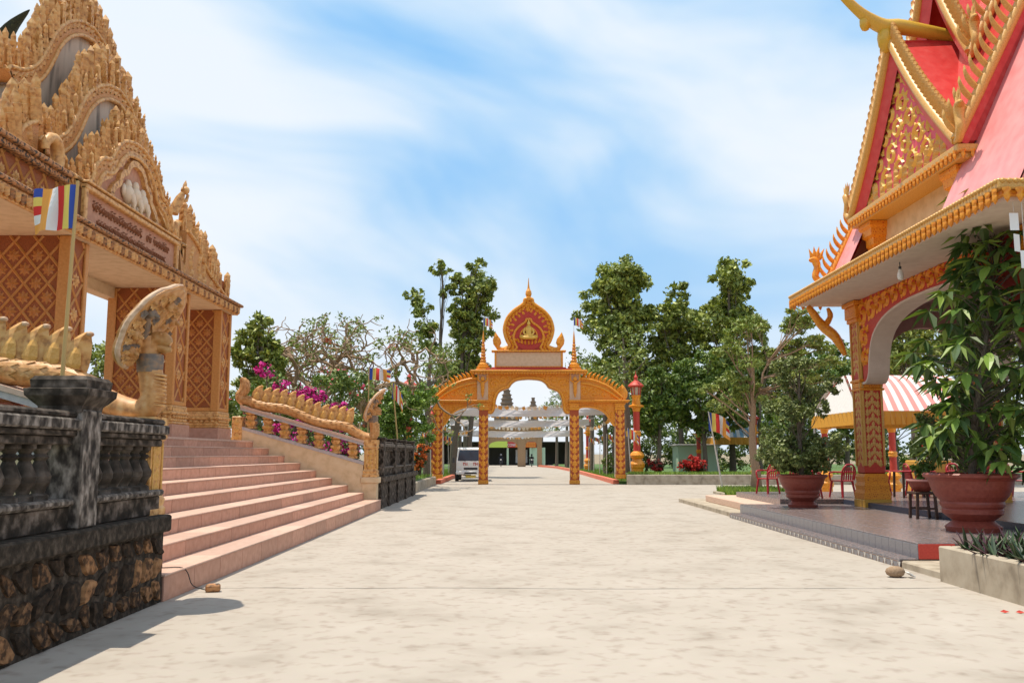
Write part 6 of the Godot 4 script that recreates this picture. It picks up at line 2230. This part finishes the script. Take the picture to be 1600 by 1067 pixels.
func tree(called: String, label: String, at: Vector3, trunks: Array, clumps: Array, n: int, size: float, c0: Color, c1: Color, bark: Material, sd: int, group := "", long := 2.2, rad := .2) -> Node3D:
	var t := thing(called, label, "tree", at, 0.0, group)
	var r := RandomNumberGenerator.new()
	r.seed = sd
	for q in trunks:
		var b := MB.new()
		var base: Vector3 = q[0]
		var top: Vector3 = q[1]
		var pts := []
		var rr := []
		for i in 7:
			var f := i / 6.0
			pts.append(base.lerp(top, f) + Vector3(r.randf_range(-.12, .12), 0, r.randf_range(-.12, .12)) * (1.0 if i > 0 else 0.0) * minf(1.0, base.distance_to(top) * .2))
			rr.append(lerpf(rad, rad * .25, f) * (1.25 if i == 0 else 1.0) * (float(q[2]) if q.size() > 2 else 1.0))
		b.tube(pts, rr, 9)
		for cl in clumps:       # a limb to each clump from the nearest trunk
			var best := 1e9
			var mine := true
			for q2 in trunks:
				var dd: float = Vector2(cl[0].x, cl[0].z).distance_to(Vector2(q2[1].x, q2[1].z))
				if dd < best:
					best = dd
					mine = q2 == q
			if not mine: continue
			var f := clampf((cl[0].y - base.y) / maxf(.1, top.y - base.y) - .28, .3, .92)
			var s: Vector3 = base.lerp(top, f)
			var mid: Vector3 = s.lerp(cl[0], .5) + Vector3(r.randf_range(-.2, .2), -.1, r.randf_range(-.2, .2)) * cl[1]
			b.tube([s, mid, cl[0]], [rad * .2, rad * .14, rad * .06], 6)
			for k in 4:
				var d := Vector3(r.randfn(), r.randf_range(-.2, 1.0), r.randfn()).normalized()
				b.tube([mid.lerp(cl[0], k * .3), cl[0] + d * cl[1] * .8], [rad * .08, rad * .03], 5)
		part(t, "trunk", b, bark)
	part(t, "crown", leaves(clumps, n, size, sd, c0, c1, long), M.foliage)
	return t

func blob(x0: float, x1: float, y0: float, y1: float, n: int, sd: int, rmin: float, rmax: float, dz := 1.0, taper := 0.0) -> Array:
	var r := RandomNumberGenerator.new()
	r.seed = sd
	var o := []
	while o.size() < n:
		var u := r.randf_range(-1, 1)
		var v := r.randf_range(-1, 1)
		if u * u + v * v > 1.0: continue
		var w := 1.0 - taper * (v * .5 + .5)
		o.append([Vector3((x0 + x1) / 2 + u * w * (x1 - x0) / 2 * .85, (y0 + y1) / 2 + v * (y1 - y0) / 2 * .88, r.randf_range(-1, 1) * dz * (x1 - x0) / 2 * .7), r.randf_range(rmin, rmax)])
	return o

func tufts(area: Array, n: int, h: float, sd: int, c0: Color, c1: Color) -> ArrayMesh:
	var r := RandomNumberGenerator.new()
	r.seed = sd
	var b := MB.new()
	for i in n:
		var p := Vector3(r.randf_range(area[0], area[1]), area[4], r.randf_range(area[2], area[3]))
		var a := r.randf() * TAU
		var s := Vector3(cos(a), 0, sin(a)) * h * .1
		var l := Vector3(r.randfn(), 0, r.randfn()) * h * .3 + Vector3(0, h * r.randf_range(.6, 1.2), 0)
		b.col = c0.lerp(c1, r.randf())
		b.tri(p - s, p + l, p + s)
	return b.mesh()

func bush(called: String, label: String, at: Vector3, cl: Array, n: int, size: float, c0: Color, c1: Color, sd: int, fl := 0, fc := Color(), fc2 := Color(), fsize := .14) -> void:
	var t := thing(called, label, "bush", at)
	var b := MB.new()
	for q in cl: b.tube([Vector3(q[0].x * .3, 0, q[0].z * .3), Vector3(q[0].x * .7, q[0].y * .6, q[0].z * .7), q[0]], [.05, .035, .015], 5)
	part(t, "stems", b, M.bark)
	part(t, "foliage", leaves(cl, n, size, sd, c0, c1), M.foliage)
	if fl > 0:
		var big := []
		for q in cl: big.append([q[0] + Vector3(0, .08, .08), q[1] * 1.04])
		part(t, "flowers", leaves(big, fl, fsize, sd + 1, fc, fc2, 1.2), M.petals)

func twisted_tree() -> void:
	# nearly bare spreading tree with twisted limbs, few leaves and some orange bloom
	var t := thing("flame_tree", "spreading half bare tree with twisted limbs above the bougainvillea", "tree", Vector3(-8.6, .9, -43), 0.0)
	var r := RandomNumberGenerator.new()
	r.seed = 19
	var b := MB.new()
	var tips := []
	var grow := [[Vector3(-.9, 0, 0), Vector3(-.08, 1, 0), .3, 0], [Vector3(2.1, 0, .3), Vector3(-.15, 1, 0), .28, 0]]
	while grow.size() > 0:
		var g: Array = grow.pop_front()
		var p: Vector3 = g[0]
		var d: Vector3 = g[1]
		var w: float = g[2]
		var lv: int = g[3]
		var L: float = [3.6, 2.3, 1.8, 1.35, 1.0, .7][lv]
		var pts := [p]
		var rr := [w]
		for i in 4:
			d = (d + Vector3(r.randfn(), r.randfn() * .6, r.randfn()) * ([.1, .35, .45, .5, .55, .6][lv])).normalized()
			p = p + d * L / 4
			pts.append(p)
			rr.append(lerpf(w, w * .66, (i + 1) / 4.0))
		b.tube(pts, rr, 6 if lv < 2 else 4)
		if lv < 5:
			var kids: int = [4, 3, 3, 3, 2][lv]
			for k in kids:
				var a := TAU * (k + r.randf() * .6) / kids
				var side := d.cross(Vector3(cos(a), .3, sin(a))).normalized()
				var nd := (d * .5 + side * .9 + Vector3(0, .22 if lv < 3 else .02, 0)).normalized()
				grow.append([pts[4] if k < 2 else pts[3], nd, w * .6, lv + 1])
		else:
			tips.append([p, .28])
	part(t, "trunk", b, M.bark_tan)
	var some := []
	var fl := []
	for i in tips.size():
		if r.randf() < .55: some.append(tips[i])
		if r.randf() < .04: fl.append([tips[i][0], .2])
	part(t, "crown", leaves(some, 5200, .17, 19, Color(.14, .2, .04), Color(.36, .42, .1)), M.foliage)
	part(t, "blossom", leaves(fl, 220, .14, 20, Color(.6, .14, .07), Color(.7, .25, .15), 1.3), M.petals)

func big_leaf_plant() -> void:
	var t := thing("potted_tree", "tall potted tree with large glossy drooping leaves at right edge", "tree", Vector3(7.6, 1.2, -15.0))
	var r := RandomNumberGenerator.new()
	r.seed = 44
	var lb := MB.new()
	lb.col = Color(1, 1, 1)
	# leaf along +y, one metre long, gently folded and arched
	var rows := [[0.0, .02], [.12, .1], [.35, .17], [.6, .16], [.82, .09], [1.0, .0]]
	for i in rows.size() - 1:
		var a: Array = rows[i]
		var c: Array = rows[i + 1]
		var za: float = -.22 * a[0] * a[0]
		var zc: float = -.22 * c[0] * c[0]
		lb.quad(Vector3(-a[1], a[0], za + a[1] * .25), Vector3(-c[1], c[0], zc + c[1] * .25), Vector3(0, c[0], zc), Vector3(0, a[0], za))
		lb.quad(Vector3(0, a[0], za), Vector3(0, c[0], zc), Vector3(c[1], c[0], zc + c[1] * .25), Vector3(a[1], a[0], za + a[1] * .25))
	var lm := lb.mesh()
	var cols := []
	for k in 4:
		var m := StandardMaterial3D.new()
		m.resource_name = "big_leaf_%d" % k
		m.albedo_color = [lin(.045, .09, .02), lin(.08, .15, .03), lin(.17, .27, .045), lin(.36, .42, .1)][k]
		m.roughness = .32
		m.backlight_enabled = true
		m.backlight = Color(.2, .28, .06)
		cols.append(m)
	var b := MB.new()
	b.tube([Vector3(0, -.3, 0), Vector3(.08, .6, 0), Vector3(.24, 1.5, 0), Vector3(.42, 2.6, .1), Vector3(.62, 3.8, .1)], [.07, .06, .05, .035, .015], 8)
	var count := 0
	var rest := MB.new()
	for i in 260:
		var f := pow(i / 260.0, .9)
		var y := lerpf(.15, 4.9, f)
		var a := i * 2.4 + r.randf_range(-.4, .4)
		var reach := r.randf_range(.35, 1.2) * (1.2 - .45 * absf(f - .4) * 2)
		var c := Vector3(.18 + .17 * y + cos(a) * reach * .92, y + r.randf_range(-.1, .3), sin(a) * reach)
		b.tube([Vector3(.16 * y, y - .25, 0), c.lerp(Vector3(.16 * y, y - .25, 0), .4) + Vector3(0, .08, 0), c], [.011, .009, .006], 5)
		var young := r.randf() < .3
		for k in 6:
			var la := TAU * k / 6.0 + r.randf_range(-.35, .35)
			var dir := (Vector3(cos(la), r.randf_range(-1.1, .15), sin(la)) + Vector3(cos(a), 0, sin(a)) * .5).normalized()
			var up := (Vector3.UP - dir * dir.y).normalized()
			var x := dir.cross(up).normalized()
			var L := r.randf_range(.32, .52)
			var bs := Basis(x * L * .95, dir * L, up * L)
			var facing := c.z > .25 and c.x < .75 and k % 2 == 0
			if count < 290 and facing:
				part(t, "leaf", lm, cols[(3 if r.randf() < .5 else 2) if young else r.randi() % 3], c, bs)
				count += 1
			else:
				rest.col = Color(.06, .11, .025) if r.randf() < .6 else Color(.2, .29, .05)
				var A := c
				var B := c + bs * Vector3(-.16, .4, .03)
				var Cc := c + bs * Vector3(0, 1, -.22)
				var D := c + bs * Vector3(.16, .4, .03)
				rest.tri(A, B, Cc)
				rest.tri(A, Cc, D)
	part(t, "trunk", b, M.bark)
	stuff(part(t, "inner_leaves", rest, M.foliage))

func rhoeo() -> void:
	# rosettes of pointed purple-green leaves along the planter
	var r := RandomNumberGenerator.new()
	r.seed = 3
	var lb := MB.new()
	var rows := [[0.0, .05], [.3, .075], [.7, .05], [1.0, .0]]
	for i in 3:
		var a: Array = rows[i]
		var c: Array = rows[i + 1]
		lb.quad(Vector3(-a[1], a[0], a[1] * .5), Vector3(-c[1], c[0], c[1] * .5), Vector3(0, c[0], 0), Vector3(0, a[0], 0))
		lb.quad(Vector3(0, a[0], 0), Vector3(0, c[0], 0), Vector3(c[1], c[0], c[1] * .5), Vector3(a[1], a[0], a[1] * .5))
	var lm := lb.mesh()
	var ms := []
	for k in 3:
		var m := StandardMaterial3D.new()
		m.resource_name = "spiky_leaf_%d" % k
		m.albedo_color = [lin(.03, .055, .025), lin(.06, .10, .035), lin(.085, .03, .04)][k]
		m.roughness = .4
		ms.append(m)
	var n := 0
	for i in 9:
		for j in 5:
			var t := thing("spiky_plant", "purple green spiky leaved plant in the concrete planter box", "plant", Vector3(5.66 + j * .27 + r.randf_range(-.06, .06), .36, -11.38 + i * .27 + r.randf_range(-.05, .05)), 0.0, "spiky plants in the planter")
			for k in 15:
				var a := k * 2.4 + r.randf()
				var e := r.randf_range(.35, 1.2)
				var d := Vector3(cos(a) * cos(e), sin(e), sin(a) * cos(e))
				var x := d.cross(Vector3.UP).normalized()
				var L := r.randf_range(.26, .42)
				part(t, "leaf", lm, ms[r.randi() % 3], Vector3.ZERO, Basis(x * L * .9, d * L, x.cross(d) * L))
			n += 1

func vegetation() -> void:
	var dk := Color(.13, .18, .032)
	var lt := Color(.52, .55, .11)
	var md := Color(.36, .42, .08)
	# tall trees either side of the gate
	var cl := blob(-4.6, -1.2, 9.0, 14.9, 20, 1, .6, 1.15) + blob(-5.2, -1.6, 5.0, 9.6, 15, 2, .6, 1.1)
	for k in cl: k[0] += Vector3(3.4, 0, 0)
	var left := [[Vector3(-3.0, 11.6, 0), .85], [Vector3(-2.6, 10.3, 0), .9], [Vector3(-3.3, 12.5, .2), .7], [Vector3(-2.5, 9.2, 0), .8], [Vector3(-1.6, 14.4, 0), .7], [Vector3(-1.3, 12.8, 0), .6]]
	tree("tall_tree", "tall tree with leafless side trunks just left of the gate dome", Vector3(-3.4, .1, -62), [[Vector3(-1.7, 0, 0), Vector3(-1.5, 15.0, 0)], [Vector3(-.6, 0, .5), Vector3(.5, 14, .4)], [Vector3(.3, 0, -.3), Vector3(1.1, 11, -.3)]], cl + left, 19000, .32, dk, lt, M.bark, 41, "tall trees behind the gate", 2.0, .22)
	cl = blob(4.9, 10.2, 8.2, 15.4, 24, 5, .9, 1.5, .9, .35) + blob(5.2, 10.0, 5.5, 8.6, 10, 6, .8, 1.3)
	for k in cl: k[0] -= Vector3(7.5, 0, 0)
	tree("tall_tree", "tall broad tree just right of the gate dome", Vector3(7.5, .1, -62), [[Vector3(-.4, 0, 0), Vector3(0, 14, 0)], [Vector3(1.0, 0, .4), Vector3(1.4, 11, .4)]], cl, 21000, .34, dk, lt, M.bark, 42, "tall trees behind the gate", 2.0, .24)
	cl = blob(-1.8, 1.8, 5.5, 13.0, 16, 7, .7, 1.2, 1, .3)
	tree("tall_tree", "middle leafy tree between the two tallest right of the gate", Vector3(11.2, .1, -60), [[Vector3(0, 0, 0), Vector3(.1, 12, 0)]], cl, 9000, .32, dk, lt, M.bark, 43, "tall trees behind the gate", 2.0)
	cl = blob(-3.0, 3.0, 5.5, 14.6, 30, 8, .7, 1.2, 1, .5)
	tree("tall_tree", "tall loose tree over the lone flag right of the gate", Vector3(14.2, .1, -58), [[Vector3(0, 0, 0), Vector3(.1, 14, 0)]], cl, 17000, .34, dk, lt, M.bark, 44, "tall trees behind the gate", 2.0)
	# lower dense trees behind the garden wall
	var spec := [[8.6, -53.5, 1.9, 6.4, "dark dense low tree right beside the gate lamp post"], [11.6, -54.5, 2.4, 7.6, "dense dark tree behind the red flowering bush"], [14.6, -53.0, 2.6, 7.8, "spreading low tree behind the lone flag"], [18.0, -56.0, 2.8, 8.6, "dense tree left of the potted tree, behind the garden wall"], [21.5, -58.0, 3.2, 9.6, "leafy tree beyond the potted tree"], [25.5, -60.0, 3.4, 9.4, "leafy tree beyond the red pillar"]]
	for i in spec.size():
		var q: Array = spec[i]
		cl = blob(-q[2], q[2], 2.6, q[3], 18, 60 + i, .65, 1.05, 1, .3)
		tree("garden_tree", q[4], Vector3(q[0], .15, q[1]), [[Vector3.ZERO, Vector3(.2, q[3] * .8, 0)]], cl, 10000, .28, Color(.07, .13, .022), Color(.28, .37, .06), M.bark, 60 + i, "garden trees behind the low wall", 2.2, .17)
	cl = blob(-2.2, 2.2, 4.6, 8.6, 14, 71, .8, 1.3)
	tree("garden_tree", "tree seen through the arch of the red pavilion", Vector3(19.6, .1, -44), [[Vector3.ZERO, Vector3(0, 7, 0)]], cl, 6000, .26, dk, lt, M.bark, 71, "garden trees behind the low wall")
	cl = blob(-3.5, 3.5, 3.0, 8.4, 20, 72, .9, 1.4)
	tree("garden_tree", "broad tree behind the striped red tent", Vector3(25.0, .1, -47), [[Vector3.ZERO, Vector3(0, 7, 0)]], cl, 7000, .28, dk, md, M.bark, 72, "garden trees behind the low wall")
	# slim tree with feathery crown in its own bed
	cl = []
	var r := RandomNumberGenerator.new()
	r.seed = 15
	for i in 40: cl.append([Vector3(r.randf_range(-1.1, 2.9), r.randf_range(3.3, 7.0), r.randf_range(-1.2, 1.2)), r.randf_range(.4, .7), .45])
	for k in [[Vector3(-1.5, 4.2, 0), .5, .35], [Vector3(-1.9, 4.0, .2), .4, .35]]: cl.append(k)
	tree("slim_tree", "pale trunked tree with feathery crown growing in the small grass bed", Vector3(9.6, .1, -35.6), [[Vector3.ZERO, Vector3(-.05, 4.9, 0)], [Vector3(-.05, 3.4, 0), Vector3(.7, 5.3, 0), .4]], cl, 17000, .2, Color(.15, .21, .04), Color(.42, .48, .1), M.bark_tan, 81, "", 3.0, .2)
	# potted tree by the pillar
	cl = blob(-1.05, 1.05, .15, 1.3, 22, 91, .28, .42) + blob(-.75, .8, 1.2, 2.9, 18, 92, .22, .36)
	tree("potted_tree", "small leaved bushy tree growing in the brown pot by the pillar", Vector3(6.95, 1.05, -21.7), [[Vector3(0, -.2, 0), Vector3(.05, 2.5, 0)]], cl, 21000, .09, Color(.10, .14, .035), Color(.38, .43, .14), M.bark, 91, "", 2.0, .07)
	cl = blob(-.8, .7, .2, 1.6, 14, 93, .25, .38) + blob(.0, 1.1, 1.5, 3.6, 14, 94, .22, .36)
	tree("potted_tree", "small leaved tree standing behind the large drooping leaved one", Vector3(8.75, 1.0, -17.6), [[Vector3(0, -.66, 0), Vector3(.4, 3.2, 0)]], cl, 15000, .09, Color(.08, .13, .03), Color(.30, .38, .1), M.bark, 93, "", 2.0, .06)
	big_leaf_plant()
	rhoeo()
	# left of the gate
	cl = blob(-1.55, 1.5, 1.6, 4.3, 22, 101, .45, .75)
	tree("round_tree", "round bright green tree overlapping the left wing of the gate", Vector3(-4.85, .45, -40.5), [[Vector3.ZERO, Vector3(0, 3.4, 0)]], cl, 11000, .17, Color(.10, .18, .025), Color(.32, .46, .07), M.bark, 101, "", 2.0, .1)
	cl = blob(-1.1, .9, 2.6, 7.2, 16, 102, .5, .8, 1, .4)
	tree("leafy_tree", "upright leafy tree right of the pavilion corner", Vector3(-10.7, .9, -38), [[Vector3.ZERO, Vector3(.1, 6.5, 0)]], cl, 7500, .26, dk, lt, M.bark, 102)
	twisted_tree()
	cl = blob(-3.2, 3.2, 1.0, 3.9, 26, 103, .5, .85)
	bush("hedge_bush", "broad green shrub with scattered pink flowers behind the far stair rail", Vector3(-7.6, .9, -34), cl, 12000, .17, Color(.09, .15, .03), Color(.30, .38, .07), 103, 260, Color(.6, .05, .1), Color(.7, .12, .2), .13)
	cl = blob(-2.0, 1.6, .1, 1.9, 18, 104, .3, .55)
	bush("bougainvillea", "magenta bougainvillea filling the gaps of the far stair rail", Vector3(-6.4, .9, -28.6), cl, 2600, .13, Color(.05, .1, .02), Color(.15, .22, .04), 104, 5200, Color(.50, .012, .2), Color(.68, .05, .34), .1)
	cl = [[Vector3(-.5, 3.3, 0), .34], [Vector3(.0, 2.8, 0), .3], [Vector3(.7, 2.6, 0), .42], [Vector3(1.2, 2.5, 0), .36], [Vector3(1.9, 2.1, 0), .34]]
	bush("bougainvillea", "high magenta bougainvillea sprays above the far naga's fins", Vector3(-7.6, .9, -29.4), cl, 700, .13, Color(.05, .1, .02), Color(.15, .22, .04), 105, 1500, Color(.54, .012, .22), Color(.7, .06, .36), .1)
	bush("flower_bush", "orange flowered bush at the foot of the gate's left pillar", Vector3(-4.75, .45, -46.2), [[Vector3(0, .9, 0), .5], [Vector3(.2, 1.4, 0), .35], [Vector3(-.3, .5, .2), .45]], 1200, .16, Color(.03, .06, .012), Color(.1, .14, .03), 106, 420, Color(.6, .12, .02), Color(.7, .22, .04), .16)
	bush("flower_bush", "round red flowering bush on the garden wall", Vector3(9.75, .5, -48.6), [[Vector3(-.45, .42, 0), .42], [Vector3(0, .5, .1), .46], [Vector3(.42, .42, 0), .42]], 900, .13, Color(.05, .03, .012), Color(.12, .1, .03), 107, 1500, Color(.42, .015, .012), Color(.58, .04, .02), .13)
	bush("flower_bush", "dark red flowering bush beside the gate lamp post", Vector3(7.9, .5, -49.6), [[Vector3(0, .45, 0), .45]], 500, .13, Color(.04, .03, .012), Color(.1, .08, .03), 108, 420, Color(.3, .012, .012), Color(.42, .03, .02), .13)
	bush("green_shrub", "small bright clipped shrub behind the gate's right opening", Vector3(6.6, .16, -60.5), [[Vector3(0, .7, 0), .6], [Vector3(0, 1.2, 0), .45]], 1200, .14, Color(.09, .15, .02), Color(.28, .36, .05), 109)
	# seen through the carved pavilion, and far off fillers
	cl = blob(-2.6, 2.6, 3.5, 7.2, 14, 110, .7, 1.1)
	tree("leafy_tree", "tree seen through the open bay of the carved pavilion", Vector3(-20.5, .1, -44), [[Vector3.ZERO, Vector3(0, 6, 0)]], cl, 4200, .26, dk, lt, M.bark, 110)
	var far_at := [[-46, -92], [-36, -100], [-27, -96], [-18, -104], [-11, -98], [-9, -84], [12, -92], [19, -98], [28, -94], [38, -99], [49, -90], [60, -96]]
	for i in far_at.size():
		var side := "left" if far_at[i][0] < 0 else "right"
		cl = blob(-4.5, 4.5, 1.5, 8.5, 16, 120 + i, 1.2, 2.0)
		tree("distant_tree", "distant tree on the %s far behind the gate" % side, Vector3(far_at[i][0], 0, far_at[i][1]), [[Vector3.ZERO, Vector3(0, 6.5, 0)]], cl, 2600, .5, Color(.1, .15, .035), Color(.28, .34, .08), M.bark, 120 + i, "distant trees " + side)
	# shrubs and low halls closing the garden behind the trees
	var hs := [[9.5, -66.0], [12.6, -64.5], [15.8, -67.0], [19.0, -63.5], [22.5, -66.0], [26.0, -64.0], [30.0, -67.0], [-8.0, -66.0], [-11.0, -62.0], [-14.5, -60.0], [-18.0, -62.0]]
	var hw := ["first", "second", "third", "fourth", "fifth", "sixth", "seventh"]
	for i in hs.size():
		cl = blob(-1.9, 1.9, .2, 2.7, 12, 140 + i, .6, .95)
		bush("garden_shrub", "%s dark shrub from the gate at the back of the %s garden" % [hw[i if i < 7 else i - 7], "right hand" if i < 7 else "left hand"], Vector3(hs[i][0], .1, hs[i][1]), cl, 2600, .26, Color(.06, .1, .02), Color(.22, .28, .05), 140 + i)
	# grass
	var gl := Color(.12, .22, .025)
	var gh := Color(.32, .44, .06)
	for k in [[[6.2, 22.0, -48.6, -47.3, .53], 7000, .16, "grass_strip"], [[-8.8, -4.25, -47.4, -36.6, .44], 4000, .16, "grass_strip_001"], [[5.75, 7.5, -80.0, -48.4, .15], 7000, .18, "grass_strip_002"], [[-6.2, -4.15, -80.0, -48.4, .15], 6000, .18, "grass_strip_003"], [[-7.4, -4.35, -9.7, -4.5, .9], 3500, .16, "terrace_grass"]]:
		var o := part(self, k[3], tufts(k[0], k[1], k[2], 5, gl, gh), M.foliage)
		stuff(o)
		o.set_meta("label", {"grass_strip": "grass along the top of the garden wall", "grass_strip_001": "grass on the bed left of the gate", "grass_strip_002": "grass along the right of the avenue", "grass_strip_003": "grass along the left of the avenue", "terrace_grass": "bright grass behind the blackened balustrade"}[k[3]])
		o.set_meta("category", "grass")
	for k in [[8.3, 10.6, -36.8, -34.4, 0.0, "grass bed round the pale slim trunk"], [7.1, 8.4, -30.2, -28.7, .12, "small grass bed on the concrete steps left of the pot"]]:
		var t := thing("grass_bed", k[5], "grass bed", Vector3(0, 0, 0))
		var b := MB.new()
		b.span(Vector3(k[0] - .12, k[4] - .04, k[2] - .12), Vector3(k[1] + .12, k[4] + .1, k[3] + .12), .02)
		part(t, "edging", b, M.kerb_concrete)
		stuff(part(t, "grass", tufts([k[0], k[1], k[2], k[3], k[4] + .09], 2600, .26, 6, gl, gh), M.foliage))
	# plain shed and trunks in the garden
	var sh := thing("garden_shed", "pale green shed wall among the garden trunks", "shed", Vector3(11.4, .1, -57.0))
	var sb2 := MB.new()
	sb2.span(Vector3(-.9, 0, -2), Vector3(1.6, 2.0, 0), .02)
	part(sh, "wall", sb2, M.mint_wall)
	sb2 = MB.new()
	sb2.span(Vector3(-1.1, 2.0, -2.2), Vector3(1.8, 2.1, .2), .02)
	part(sh, "roof", sb2, M.steel)

func _ready() -> void:
	rng.seed = 11
	set_stage()
	make_materials()
	make_shapes()
	make_ground()
	left_side()
	carved_pavilion()
	old_hall()
	arch_gate()
	truck()
	avenue()
	right_side()
	vegetation()
